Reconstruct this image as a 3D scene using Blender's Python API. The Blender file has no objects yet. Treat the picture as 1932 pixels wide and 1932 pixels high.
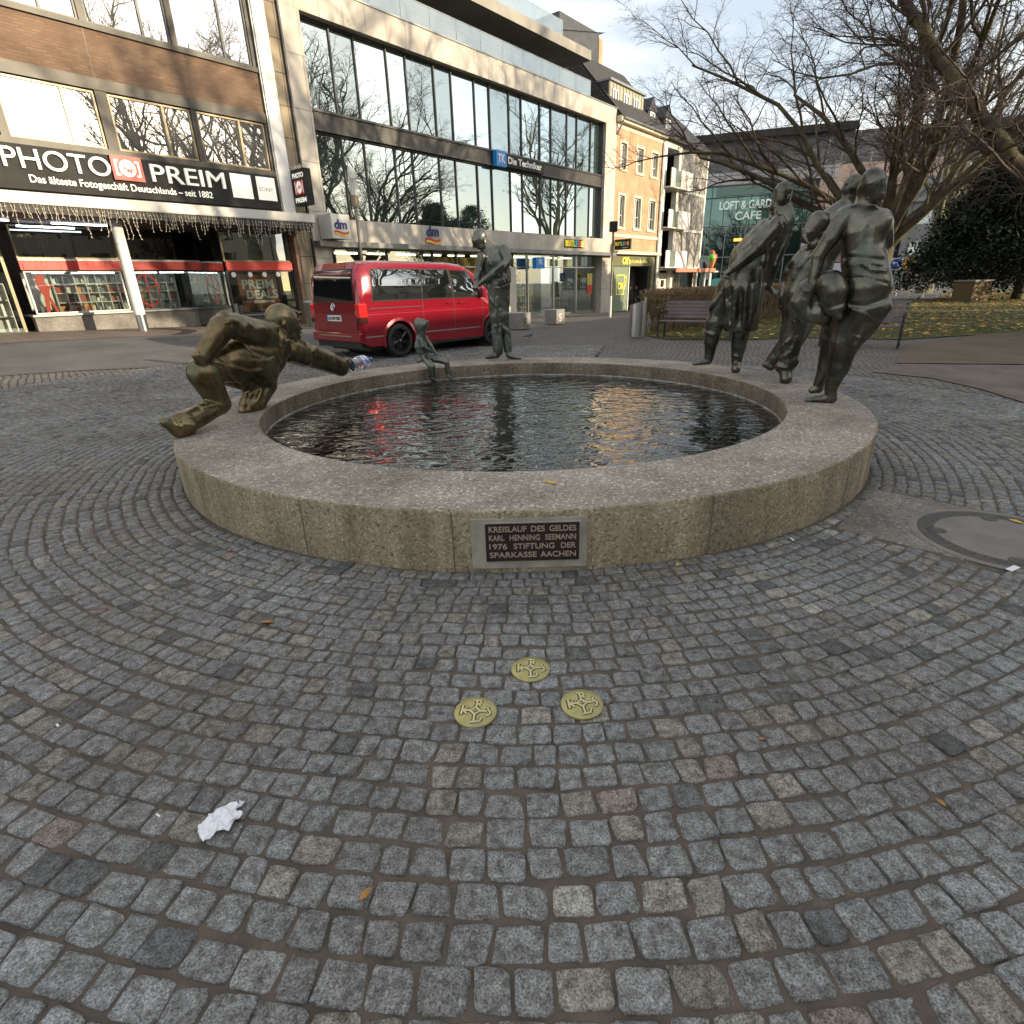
import bpy, bmesh, math, random
import numpy as np
from mathutils import Matrix, Vector
rng = np.random.default_rng(7); random.seed(7)
sc = bpy.context.scene
# ------------------------------------------------------------------ camera, sky, sun, exposure
FV, PITCH, ROLL, CH, CC = 1047., math.radians(22.4), math.atan(0.0295), 1.5, 966.
cf = np.array([0, math.cos(PITCH), -math.sin(PITCH)]); _r = np.array([1., 0, 0]); _u = np.cross(_r, cf)
cr = _r*math.cos(ROLL)-_u*math.sin(ROLL); cu = _r*math.sin(ROLL)+_u*math.cos(ROLL)
cam_d = bpy.data.cameras.new('camera'); cam = bpy.data.objects.new('camera', cam_d); sc.collection.objects.link(cam)
cam_d.sensor_width = 36; cam_d.lens = FV/1932*36; cam_d.clip_start = 0.05; cam_d.clip_end = 1500
cam.matrix_world = Matrix(((cr[0], cu[0], -cf[0], 0), (cr[1], cu[1], -cf[1], 0), (cr[2], cu[2], -cf[2], CH), (0, 0, 0, 1)))
sc.camera = cam
SUN_AZ, SUN_EL = math.radians(112), math.radians(14.5)
w = bpy.data.worlds.new('World'); sc.world = w; w.use_nodes = True
nt = w.node_tree; nt.nodes.clear(); N = nt.nodes.new; L = nt.links.new
out = N('ShaderNodeOutputWorld'); bg = N('ShaderNodeBackground'); sky = N('ShaderNodeTexSky')
sky.sky_type = 'NISHITA'; sky.sun_disc = False; sky.sun_elevation = SUN_EL; sky.sun_rotation = SUN_AZ
sky.dust_density = 1.2; sky.air_density = 1.0; sky.ozone_density = 1.5
tc = N('ShaderNodeTexCoord'); mp = N('ShaderNodeMapping'); mp.inputs['Scale'].default_value = (1.0, 1.6, 4.2)
mp.inputs['Rotation'].default_value = (0, 0, .5); mp.inputs['Location'].default_value = (.3, .1, .2)
no = N('ShaderNodeTexNoise'); no.inputs['Scale'].default_value = 1.7; no.inputs['Detail'].default_value = 7; no.inputs['Roughness'].default_value = .55
cr_ = N('ShaderNodeValToRGB'); cr_.color_ramp.elements[0].position = .44; cr_.color_ramp.elements[1].position = .68
cr_.color_ramp.elements[0].color = (.30, .30, .30, 1); cr_.color_ramp.elements[1].color = (.97, .97, .97, 1)
mx = N('ShaderNodeMix'); mx.data_type = 'RGBA'; mx.inputs['B'].default_value = (7.6, 7.5, 7.2, 1)
L(tc.outputs['Generated'], mp.inputs[0]); L(mp.outputs[0], no.inputs['Vector']); L(no.outputs[0], cr_.inputs[0])
L(sky.outputs[0], mx.inputs['A']); L(cr_.outputs[0], mx.inputs['Factor']); L(mx.outputs['Result'], bg.inputs['Color'])
bg.inputs['Strength'].default_value = 0.15; L(bg.outputs[0], out.inputs[0])
sd = bpy.data.lights.new('sun', 'SUN'); so = bpy.data.objects.new('sun', sd); sc.collection.objects.link(so)
sd.energy = 4.6; sd.angle = math.radians(.53); sd.color = (1, .83, .58)
sdir = Vector((math.sin(SUN_AZ)*math.cos(SUN_EL), math.cos(SUN_AZ)*math.cos(SUN_EL), math.sin(SUN_EL)))
so.rotation_euler = sdir.to_track_quat('Z', 'Y').to_euler(); so.location = (20, -20, 30)
sc.view_settings.view_transform = 'Standard'; sc.view_settings.look = 'None'; sc.view_settings.gamma = 1
sc.view_settings.exposure = 0.6
sc.cycles.max_bounces = 6; sc.cycles.transparent_max_bounces = 12; sc.cycles.caustics_reflective = False; sc.cycles.caustics_refractive = False

# ------------------------------------------------------------------ where things stand
AZ = math.radians(39.7); DV = np.array([math.sin(AZ), math.cos(AZ), 0.]); NV = np.array([math.cos(AZ), -math.sin(AZ), 0.])
P0 = -NV*20.55; FROT = math.radians(90-39.7)
def sstep(x): x = np.clip(x, 0, 1); return x*x*(3-2*x)
def ground(x, y):
    s = -(x*NV[0]+y*NV[1]); u = x*DV[0]+y*DV[1]
    return sstep((s-8)/12.)*(0.3-0.034*(np.clip(u, -5, 44)-11))
def ray(x, y): return cf*FV+cr*(x-CC)-cu*(y-CC)
def on_z(x, y, z):
    d = ray(x, y); return np.array([0, 0, CH])+d*((z-CH)/d[2])
def gp(x, y):
    p = on_z(x, y, 0.)
    for _ in range(12):
        q = on_z(x, y, float(ground(p[0], p[1]))); p = (p+q)/2
    return p
def fpt(u, w, z): return P0+DV*u+NV*w+np.array([0, 0, z])

# ------------------------------------------------------------------ object helpers
def tag(o, label=None, cat=None, group=None, kind=None):
    if label: o['label'] = label
    if cat: o['category'] = cat
    if group: o['group'] = group
    if kind: o['kind'] = kind
    return o
def thing(name, loc, rz=0., label=None, cat=None, group=None):
    o = bpy.data.objects.new(name, None); o.empty_display_size = .2; sc.collection.objects.link(o)
    o.location = [float(v) for v in loc]; o.rotation_euler = (0, 0, rz); return tag(o, label, cat, group)
def link(name, me, parent=None):
    o = bpy.data.objects.new(name, me); sc.collection.objects.link(o)
    if parent: o.parent = parent
    return o
def copy_tree(o, parent=None):
    c = o.copy(); sc.collection.objects.link(c)
    if parent: c.parent = parent
    for ch in list(o.children): copy_tree(ch, c)
    return c
class MB:
    def __init__(s): s.v = []; s.f = []; s.m = []
    def add(s, vs, fs, mi=0):
        o = len(s.v); s.v += [tuple(float(c) for c in v) for v in vs]; s.f += [tuple(i+o for i in f) for f in fs]; s.m += [mi]*len(fs); return s
    def box(s, x0, x1, y0, y1, z0, z1, mi=0):
        return s.add([(x0,y0,z0),(x1,y0,z0),(x1,y1,z0),(x0,y1,z0),(x0,y0,z1),(x1,y0,z1),(x1,y1,z1),(x0,y1,z1)],
                     [(0,3,2,1),(4,5,6,7),(0,1,5,4),(1,2,6,5),(2,3,7,6),(3,0,4,7)], mi)
    def tube(s, p0, p1, r0, r1=None, n=12, mi=0, caps=True):
        p0 = Vector(p0); p1 = Vector(p1); r1 = r0 if r1 is None else r1
        d = (p1-p0).normalized(); a = d.orthogonal().normalized(); b = d.cross(a); vs = []
        for p, r in ((p0, r0), (p1, r1)):
            for i in range(n):
                t = 2*math.pi*i/n; vs.append(p+(a*math.cos(t)+b*math.sin(t))*r)
        fs = [(i, (i+1) % n, n+(i+1) % n, n+i) for i in range(n)]
        if caps: fs += [tuple(range(n))[::-1], tuple(range(n, 2*n))]
        return s.add(vs, fs, mi)
    def path(s, pts, rs, n=8, mi=0):
        for i in range(len(pts)-1): s.tube(pts[i], pts[i+1], rs[i] if hasattr(rs, '__len__') else rs, rs[i+1] if hasattr(rs, '__len__') else rs, n, mi)
        return s
    def lathe(s, prof, n=48, mi=0, c=(0, 0, 0)):
        vs = []; m = len(prof)
        for i in range(n):
            t = 2*math.pi*i/n
            for r, z in prof: vs.append((c[0]+r*math.cos(t), c[1]+r*math.sin(t), c[2]+z))
        return s.add(vs, [(i*m+j, ((i+1) % n)*m+j, ((i+1) % n)*m+j+1, i*m+j+1) for i in range(n) for j in range(m-1)], mi)
    def prism(s, pts, y0, y1, mi=0):          # outline in x,z pushed along y
        n = len(pts); vs = [(p[0], y0, p[1]) for p in pts]+[(p[0], y1, p[1]) for p in pts]
        return s.add(vs, [tuple(range(n)), tuple(range(n, 2*n))[::-1]]+[(i, i+n, (i+1) % n+n, (i+1) % n) for i in range(n)], mi)
    def build(s, name, mats, parent=None, smooth=False, bevel=0, loc=None):
        me = bpy.data.meshes.new(name); me.from_pydata(s.v, [], s.f)
        for m in (mats if isinstance(mats, (list, tuple)) else [mats]): me.materials.append(m)
        me.polygons.foreach_set('material_index', s.m); me.update()
        bm = bmesh.new(); bm.from_mesh(me); bmesh.ops.recalc_face_normals(bm, faces=bm.faces); bm.to_mesh(me); bm.free()
        o = link(name, me, parent)
        if loc is not None: o.location = [float(v) for v in loc]
        if bevel:
            b = o.modifiers.new('b', 'BEVEL'); b.width = bevel; b.segments = 2; b.limit_method = 'ANGLE'; b.angle_limit = math.radians(40)
        if smooth:
            me.polygons.foreach_set('use_smooth', [True]*len(me.polygons))
            if not bevel:
                try: me.set_sharp_from_angle(angle=math.radians(38))
                except Exception: pass
        return o
def np_mesh(name, V, Fq, mat, parent=None, smooth=False, cols=None):
    me = bpy.data.meshes.new(name); V = np.asarray(V, np.float32); Fq = np.asarray(Fq, np.int32); k = Fq.shape[1]
    me.vertices.add(len(V)); me.vertices.foreach_set('co', V.ravel())
    me.loops.add(Fq.size); me.loops.foreach_set('vertex_index', Fq.ravel())
    me.polygons.add(len(Fq)); me.polygons.foreach_set('loop_start', np.arange(0, Fq.size, k, dtype=np.int32))
    me.update(calc_edges=True); me.materials.append(mat)
    if cols is not None:
        a = me.color_attributes.new('tone', 'FLOAT_COLOR', 'POINT'); a.data.foreach_set('color', np.asarray(cols, np.float32).ravel())
    if smooth: me.polygons.foreach_set('use_smooth', [True]*len(me.polygons))
    me.validate(); return link(name, me, parent)
def text(s, size, extr, mat, parent, loc, name='lettering', rot=(math.pi/2, 0, 0), bold=0., w=None, align='LEFT', sx=1., bev=0):
    cu_ = bpy.data.curves.new('t', 'FONT'); cu_.body = s; cu_.size = size; cu_.extrude = extr; cu_.offset = bold; cu_.align_x = align
    cu_.bevel_depth = bev
    to = bpy.data.objects.new('t', cu_); sc.collection.objects.link(to); dg = bpy.context.evaluated_depsgraph_get(); dg.update()
    me = bpy.data.meshes.new_from_object(to.evaluated_get(dg)); bpy.data.objects.remove(to)
    if w:
        xs = [v.co.x for v in me.vertices]; k = w/(max(xs)-min(xs)); x0 = min(xs) if align == 'LEFT' else 0
        for v in me.vertices: v.co.x = (v.co.x-x0)*k
    me.materials.clear(); me.materials.append(mat)
    o = link(name, me, parent); o.location = loc; o.rotation_euler = rot; return o

# ------------------------------------------------------------------ materials
def M(name, col, rough=.6, metal=0., col2=None, scale=4., detail=5., lo=.35, hi=.65, bump=0., bscale=None, spec=None, emit=0, coat=0, trans=0, alpha=1, dist=0., stretch=None, ior=None):
    m = bpy.data.materials.new(name); m.use_nodes = True; t = m.node_tree; b = t.nodes['Principled BSDF']; n = t.nodes.new; l = t.links.new
    b.inputs['Base Color'].default_value = (*col, 1); b.inputs['Roughness'].default_value = rough; b.inputs['Metallic'].default_value = metal
    if spec is not None: b.inputs['Specular IOR Level'].default_value = spec
    if coat: b.inputs['Coat Weight'].default_value = coat; b.inputs['Coat Roughness'].default_value = .04
    if trans: b.inputs['Transmission Weight'].default_value = trans
    if ior: b.inputs['IOR'].default_value = ior
    if emit: b.inputs['Emission Color'].default_value = (*col, 1); b.inputs['Emission Strength'].default_value = emit
    co = n('ShaderNodeTexCoord'); src = co.outputs['Object']
    if stretch:
        mp = n('ShaderNodeMapping'); mp.inputs['Scale'].default_value = stretch; l(src, mp.inputs[0]); src = mp.outputs[0]
    if col2 is not None:
        x = n('ShaderNodeTexNoise'); x.inputs['Scale'].default_value = scale; x.inputs['Detail'].default_value = detail; x.inputs['Roughness'].default_value = .62; x.inputs['Distortion'].default_value = dist; l(src, x.inputs['Vector'])
        r = n('ShaderNodeValToRGB'); r.color_ramp.elements[0].position = lo; r.color_ramp.elements[1].position = hi
        r.color_ramp.elements[0].color = (*col, 1); r.color_ramp.elements[1].color = (*col2, 1); l(x.outputs[0], r.inputs[0]); l(r.outputs[0], b.inputs['Base Color'])
    if bump:
        y = n('ShaderNodeTexNoise'); y.inputs['Scale'].default_value = bscale or scale*4; y.inputs['Detail'].default_value = 6; l(src, y.inputs['Vector'])
        u = n('ShaderNodeBump'); u.inputs['Strength'].default_value = 1; u.inputs['Distance'].default_value = bump; l(y.outputs[0], u.inputs['Height']); l(u.outputs[0], b.inputs['Normal'])
    return m
def nodes(m): return m.node_tree, m.node_tree.nodes.new, m.node_tree.links.new, m.node_tree.nodes['Principled BSDF']
def brick_mat(name, c1, c2, mortar, bw=.24, bh=.075, msz=.012, rough=.85, bump=.004):
    m = M(name, c1, rough); t, n, l, b = nodes(m); co = n('ShaderNodeTexCoord'); se = n('ShaderNodeSeparateXYZ'); cb = n('ShaderNodeCombineXYZ')
    l(co.outputs['Object'], se.inputs[0]); ad = n('ShaderNodeMath'); ad.operation = 'ADD'; l(se.outputs[0], ad.inputs[0]); l(se.outputs[1], ad.inputs[1])
    l(ad.outputs[0], cb.inputs[0]); l(se.outputs[2], cb.inputs[1])
    k = n('ShaderNodeTexBrick'); k.inputs['Color1'].default_value = (*c1, 1); k.inputs['Color2'].default_value = (*c2, 1); k.inputs['Mortar'].default_value = (*mortar, 1)
    k.inputs['Scale'].default_value = 1; k.inputs['Brick Width'].default_value = bw; k.inputs['Row Height'].default_value = bh; k.inputs['Mortar Size'].default_value = msz; k.inputs['Bias'].default_value = -.1
    l(cb.outputs[0], k.inputs['Vector'])
    x = n('ShaderNodeTexNoise'); x.inputs['Scale'].default_value = 1.3; x.inputs['Detail'].default_value = 8; l(co.outputs['Object'], x.inputs['Vector'])
    mm = n('ShaderNodeMix'); mm.data_type = 'RGBA'; mm.blend_type = 'MULTIPLY'; mm.inputs['Factor'].default_value = .55; l(k.outputs[0], mm.inputs['A'])
    rr = n('ShaderNodeValToRGB'); rr.color_ramp.elements[0].position = .3; rr.color_ramp.elements[1].position = .7; rr.color_ramp.elements[0].color = (.45, .42, .4, 1); l(x.outputs[0], rr.inputs[0]); l(rr.outputs[0], mm.inputs['B'])
    l(mm.outputs['Result'], b.inputs['Base Color'])
    u = n('ShaderNodeBump'); u.invert = True; u.inputs['Distance'].default_value = bump; l(k.outputs[1], u.inputs['Height']); l(u.outputs[0], b.inputs['Normal']); return m
def panel_mat(name, c1, c2, pw, ph, seam=.006, rough=.6, zoff=0., mort=(.12, .1, .08)):
    m = M(name, c1, rough); t, n, l, b = nodes(m); co = n('ShaderNodeTexCoord'); se = n('ShaderNodeSeparateXYZ'); cb = n('ShaderNodeCombineXYZ')
    l(co.outputs['Object'], se.inputs[0]); ad = n('ShaderNodeMath'); ad.operation = 'ADD'; l(se.outputs[0], ad.inputs[0]); l(se.outputs[1], ad.inputs[1])
    az_ = n('ShaderNodeMath'); az_.operation = 'ADD'; az_.inputs[1].default_value = zoff; l(se.outputs[2], az_.inputs[0]); l(ad.outputs[0], cb.inputs[0]); l(az_.outputs[0], cb.inputs[1])
    k = n('ShaderNodeTexBrick'); k.offset = 0; k.inputs['Color1'].default_value = (1, 1, 1, 1); k.inputs['Color2'].default_value = (.86, .85, .84, 1); k.inputs['Mortar'].default_value = (*mort, 1)
    k.inputs['Scale'].default_value = 1; k.inputs['Brick Width'].default_value = pw; k.inputs['Row Height'].default_value = ph; k.inputs['Mortar Size'].default_value = seam; l(cb.outputs[0], k.inputs['Vector'])
    x = n('ShaderNodeTexNoise'); x.inputs['Scale'].default_value = 1.1; x.inputs['Detail'].default_value = 8; l(co.outputs['Object'], x.inputs['Vector'])
    r = n('ShaderNodeValToRGB'); r.color_ramp.elements[0].position = .35; r.color_ramp.elements[1].position = .68; r.color_ramp.elements[0].color = (*c1, 1); r.color_ramp.elements[1].color = (*c2, 1); l(x.outputs[0], r.inputs[0])
    mm = n('ShaderNodeMix'); mm.data_type = 'RGBA'; mm.blend_type = 'MULTIPLY'; mm.inputs['Factor'].default_value = 1; l(r.outputs[0], mm.inputs['A']); l(k.outputs[0], mm.inputs['B']); l(mm.outputs['Result'], b.inputs['Base Color'])
    u = n('ShaderNodeBump'); u.invert = True; u.inputs['Distance'].default_value = .006; l(k.outputs[1], u.inputs['Height']); l(u.outputs[0], b.inputs['Normal']); return m
def mirror_glass(name, fac, tint=(.9, .95, .93), dark=(.02, .03, .028), see=0., wob=.004):
    m = bpy.data.materials.new(name); m.use_nodes = True; t = m.node_tree; t.nodes.clear(); n = t.nodes.new; l = t.links.new
    o = n('ShaderNodeOutputMaterial'); g = n('ShaderNodeBsdfGlossy'); g.inputs['Roughness'].default_value = 0.005; g.inputs['Color'].default_value = (*tint, 1)
    lw = n('ShaderNodeFresnel'); lw.inputs[0].default_value = 1.5
    mr = n('ShaderNodeMapRange'); mr.inputs['From Max'].default_value = .5; mr.inputs['To Min'].default_value = fac; mr.inputs['To Max'].default_value = min(1, fac+.35); l(lw.outputs[0], mr.inputs[0])
    d = n('ShaderNodeBsdfDiffuse'); d.inputs['Color'].default_value = (*dark, 1); tr = n('ShaderNodeBsdfTransparent'); tr.inputs['Color'].default_value = (.88, .93, .9, 1)
    m1 = n('ShaderNodeMixShader'); m1.inputs[0].default_value = see; l(d.outputs[0], m1.inputs[1]); l(tr.outputs[0], m1.inputs[2])
    m2 = n('ShaderNodeMixShader'); l(mr.outputs[0], m2.inputs[0]); l(m1.outputs[0], m2.inputs[1]); l(g.outputs[0], m2.inputs[2]); l(m2.outputs[0], o.inputs[0])
    if wob:
        co = n('ShaderNodeTexCoord'); x = n('ShaderNodeTexNoise'); x.inputs['Scale'].default_value = .9; x.inputs['Detail'].default_value = 1; l(co.outputs['Object'], x.inputs['Vector'])
        u = n('ShaderNodeBump'); u.inputs['Distance'].default_value = wob; l(x.outputs[0], u.inputs['Height']); l(u.outputs[0], g.inputs['Normal'])
    return m
# ------------------------------------------------------------------ materials shared
BLACK = M('black_metal', (.015, .015, .016), .4, .3)
DGREY = M('dark_grey_metal', (.045, .047, .05), .45, .4, (.07, .07, .075), 3)
WHITE = M('white_paint', (.78, .77, .74), .45)
STEEL = M('brushed_steel', (.55, .55, .55), .28, 1.)
# ------------------------------------------------------------------ ground surfaces
def cobble_mat(name, bw, bh, c1, c2, mortar, rot, msz=.012, warp=.03, dirt=.5):
    m = M(name, c1, .85); t, n, l, b = nodes(m); co = n('ShaderNodeTexCoord'); mp = n('ShaderNodeMapping'); mp.inputs['Rotation'].default_value = (0, 0, rot); l(co.outputs['Object'], mp.inputs[0])
    x = n('ShaderNodeTexNoise'); x.inputs['Scale'].default_value = .7; x.inputs['Detail'].default_value = 4; l(mp.outputs[0], x.inputs['Vector'])
    sb = n('ShaderNodeVectorMath'); sb.operation = 'MULTIPLY_ADD'; sb.inputs[1].default_value = (warp*9, warp*9, 0); l(x.outputs['Color'], sb.inputs[0]); l(mp.outputs[0], sb.inputs[2])
    k = n('ShaderNodeTexBrick'); k.inputs['Color1'].default_value = (*c1, 1); k.inputs['Color2'].default_value = (*c2, 1); k.inputs['Mortar'].default_value = (*mortar, 1); k.inputs['Scale'].default_value = 1
    k.inputs['Brick Width'].default_value = bw; k.inputs['Row Height'].default_value = bh; k.inputs['Mortar Size'].default_value = msz; k.inputs['Mortar Smooth'].default_value = .4; l(sb.outputs[0], k.inputs['Vector'])
    y = n('ShaderNodeTexNoise'); y.inputs['Scale'].default_value = 1.2; y.inputs['Detail'].default_value = 9; y.inputs['Roughness'].default_value = .65; l(co.outputs['Object'], y.inputs['Vector'])
    mm = n('ShaderNodeMix'); mm.data_type = 'RGBA'; mm.blend_type = 'MULTIPLY'; mm.inputs['Factor'].default_value = dirt; l(k.outputs[0], mm.inputs['A'])
    rr = n('ShaderNodeValToRGB'); rr.color_ramp.elements[0].position = .35; rr.color_ramp.elements[1].position = .65; rr.color_ramp.elements[0].color = (.5, .45, .4, 1); l(y.outputs[0], rr.inputs[0]); l(rr.outputs[0], mm.inputs['B']); l(mm.outputs['Result'], b.inputs['Base Color'])
    u = n('ShaderNodeBump'); u.invert = True; u.inputs['Distance'].default_value = .012; l(k.outputs[1], u.inputs['Height'])
    z = n('ShaderNodeTexNoise'); z.inputs['Scale'].default_value = 40; z.inputs['Detail'].default_value = 4; l(co.outputs['Object'], z.inputs['Vector'])
    u2 = n('ShaderNodeBump'); u2.inputs['Distance'].default_value = .006; l(z.outputs[0], u2.inputs['Height']); l(u.outputs[0], u2.inputs['Normal']); l(u2.outputs[0], b.inputs['Normal']); return m
GROUND = cobble_mat('street_cobbles', .12, .105, (.16, .15, .14), (.22, .21, .20), (.07, .058, .045), .9, .016, .05)
TARMAC = M('tarmac', (.115, .088, .072), .9, 0, (.165, .135, .115), 1.6, 9, .38, .62, .004, 55)
ROADM = M('road_asphalt', (.085, .083, .08), .82, 0, (.13, .125, .12), .9, 9, .38, .62, .003, 60)
SLABS = panel_mat('pavement_slabs', (.15, .115, .095), (.20, .155, .13), .4, .4, .008, .7)
LAWNM = M('lawn_grass', (.055, .072, .015), .95, 0, (.17, .115, .045), .55, 9, .42, .66, .03, 30)
SOILM = M('trodden_soil', (.135, .10, .072), .95, 0, (.085, .078, .035), 1.1, 9, .45, .7, .01, 30)
def sheet(name, poly, mat, dz, res=1.2, kind='structure', label=None):
    """flat polygon cut into a grid and laid on the ground height"""
    bm = bmesh.new(); vs = [bm.verts.new((p[0], p[1], 0)) for p in poly]; bm.faces.new(vs)
    xs = [p[0] for p in poly]; ys = [p[1] for p in poly]
    for ax, lo, hi in ((0, min(xs), max(xs)), (1, min(ys), max(ys))):
        c = math.floor(lo/res)*res+res
        while c < hi:
            co = (c, 0, 0) if ax == 0 else (0, c, 0); no_ = (1, 0, 0) if ax == 0 else (0, 1, 0)
            bmesh.ops.bisect_plane(bm, geom=bm.verts[:]+bm.edges[:]+bm.faces[:], plane_co=co, plane_no=no_); c += res
    for v in bm.verts: v.co.z = float(ground(v.co.x, v.co.y))+dz
    bmesh.ops.recalc_face_normals(bm, faces=bm.faces)
    if bm.faces and sum(f.normal.z for f in bm.faces) < 0: bmesh.ops.reverse_faces(bm, faces=bm.faces)
    me = bpy.data.meshes.new(name); bm.to_mesh(me); bm.free(); me.materials.append(mat)
    me.polygons.foreach_set('use_smooth', [True]*len(me.polygons))
    o = link(name, me); tag(o, label, None, None, kind); return o
# base sheet to the horizon (fine grid near, coarse far)
g = np.concatenate([[-600, -300, -150, -80], np.arange(-50, 70, 1.5), [80, 150, 300, 600, 900]])
gx, gy = np.meshgrid(g, g); gz = ground(gx, gy)-.022
idx = np.arange(len(g)**2).reshape(len(g), len(g))
q = np.stack([idx[:-1, :-1], idx[:-1, 1:], idx[1:, 1:], idx[1:, :-1]], -1).reshape(-1, 4)
o = np_mesh('ground', np.stack([gx, gy, gz], -1).reshape(-1, 3), q, GROUND, smooth=True); tag(o, None, None, None, 'structure')
FC = (.128, 6.06); FR, FI, FH, WZ = 3.31, 2.62, .37, .19
def P2(x, y): p = gp(x, y); return (p[0], p[1])
def fp2(u, w): p = fpt(u, w, 0); return (p[0], p[1])
sheet('pavement', [fp2(-6, 2.6), fp2(12.9, 2.6), fp2(20, 3.2), fp2(36.5, 4.0), fp2(36.5, -3), fp2(-6, -3)], SLABS, -.006)
sheet('road', [fp2(-14, 2.64), fp2(12.9, 2.64), P2(600, 655), P2(420, 668), P2(330, 690), P2(150, 698), P2(-60, 712), (-20, 10)], ROADM, -.010)
sheet('path', [P2(1645, 700), P2(1760, 712), P2(1850, 732), P2(1990, 775), (12, 6), (20, 9.2), P2(1932, 688), P2(1700, 685)], TARMAC, -.010, .6)
sheet('lawn', [P2(1205, 630), P2(1260, 640), P2(1420, 640), P2(1500, 636), P2(1700, 640), P2(1860, 630), P2(1960, 622), (26, 15), (60, 30), (60, 52), (33, 44), (24, 33), P2(1480, 585), P2(1330, 604), P2(1240, 612)], LAWNM, -.004)
sheet('soil_strip', [P2(1690, 684), P2(1932, 686), (20, 9.3), (26, 14.9), P2(1960, 621), P2(1860, 629), P2(1705, 650)], SOILM, -.007, .6)
# paved ring round the basin: every sett its own bevelled stone in one paving surface
SAND = M('joint_sand', (.125, .095, .070), .95, 0, (.075, .062, .048), 9, 8, .35, .65, .006, 120)
def sand_z(x, y): return .0022*np.sin(x*31+2*np.sin(y*17))+.002*np.sin(y*37+2*np.sin(x*23))
nr, nth = 60, 420
rr_ = np.linspace(3.3, 8.75, nr); tt = np.linspace(0, 2*math.pi, nth, endpoint=False)
R_, T_ = np.meshgrid(rr_, tt, indexing='ij'); sx, sy = FC[0]+R_*np.cos(T_), FC[1]+R_*np.sin(T_)
def in_right(th):                                   # the ring is narrower on the park side
    th = (th+math.pi) % (2*math.pi)-math.pi
    return (th > -.35) & (th < 1.3)
Rm = np.where(in_right(T_), np.minimum(R_, 6.12), R_); sx, sy = FC[0]+Rm*np.cos(T_), FC[1]+Rm*np.sin(T_)
V = np.stack([sx, sy, ground(sx, sy)-.0048+sand_z(sx, sy)], -1).reshape(-1, 3); I = np.arange(nr*nth).reshape(nr, nth)
q = np.stack([I[:-1], np.roll(I, -1, 1)[:-1], np.roll(I, -1, 1)[1:], I[1:]], -1).reshape(-1, 4)
o = np_mesh('joint_sand', V, q, SAND, smooth=True); tag(o, None, None, None, 'structure')
GC = np.array([2.86, 3.07]); ga = np.array([.69, .72]); gb = np.array([.70, -.71]); GL, GW = .465, .66      # slab round the manhole
def in_slab(x, y):
    dx, dy = x-GC[0], y-GC[1]; return (abs(dx*ga[0]+dy*ga[1]) < GL+.028) & (abs(dx*gb[0]+dy*gb[1]) < GW+(.0 if math.hypot(x-FC[0], y-FC[1]) < 3.41 else .028))
stones = []; r = 3.36; row = 0
while r < 8.7:
    k = min(1., (r-3.3)/2.2); dr = .084+.019*k
    n = int(2*math.pi*r/(dr*1.10)); wts = rng.uniform(.76, 1.24, n); ang = np.cumsum(wts)/wts.sum()*2*math.pi+rng.uniform(0, 6)
    wd = wts/wts.sum()*2*math.pi*r; ph = (.9*math.sin(row*.13)+row*.10, 2+row*.16, 4+row*.23)
    for a, ww in zip(ang, wd):
        a0 = a-ww/2/r; rr = r+.010*math.sin(5*a0+ph[0])+.008*math.sin(11*a0+ph[1])+.006*math.sin(23*a0+ph[2])+random.gauss(0, .0028)
        if r > 6.1 and in_right(a0): continue
        x, y = FC[0]+rr*math.cos(a0), FC[1]+rr*math.sin(a0)
        if in_slab(x, y): continue
        if y < -.6: continue
        stones.append((x, y, a0, ww, dr))
    r += dr; row += 1
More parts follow.
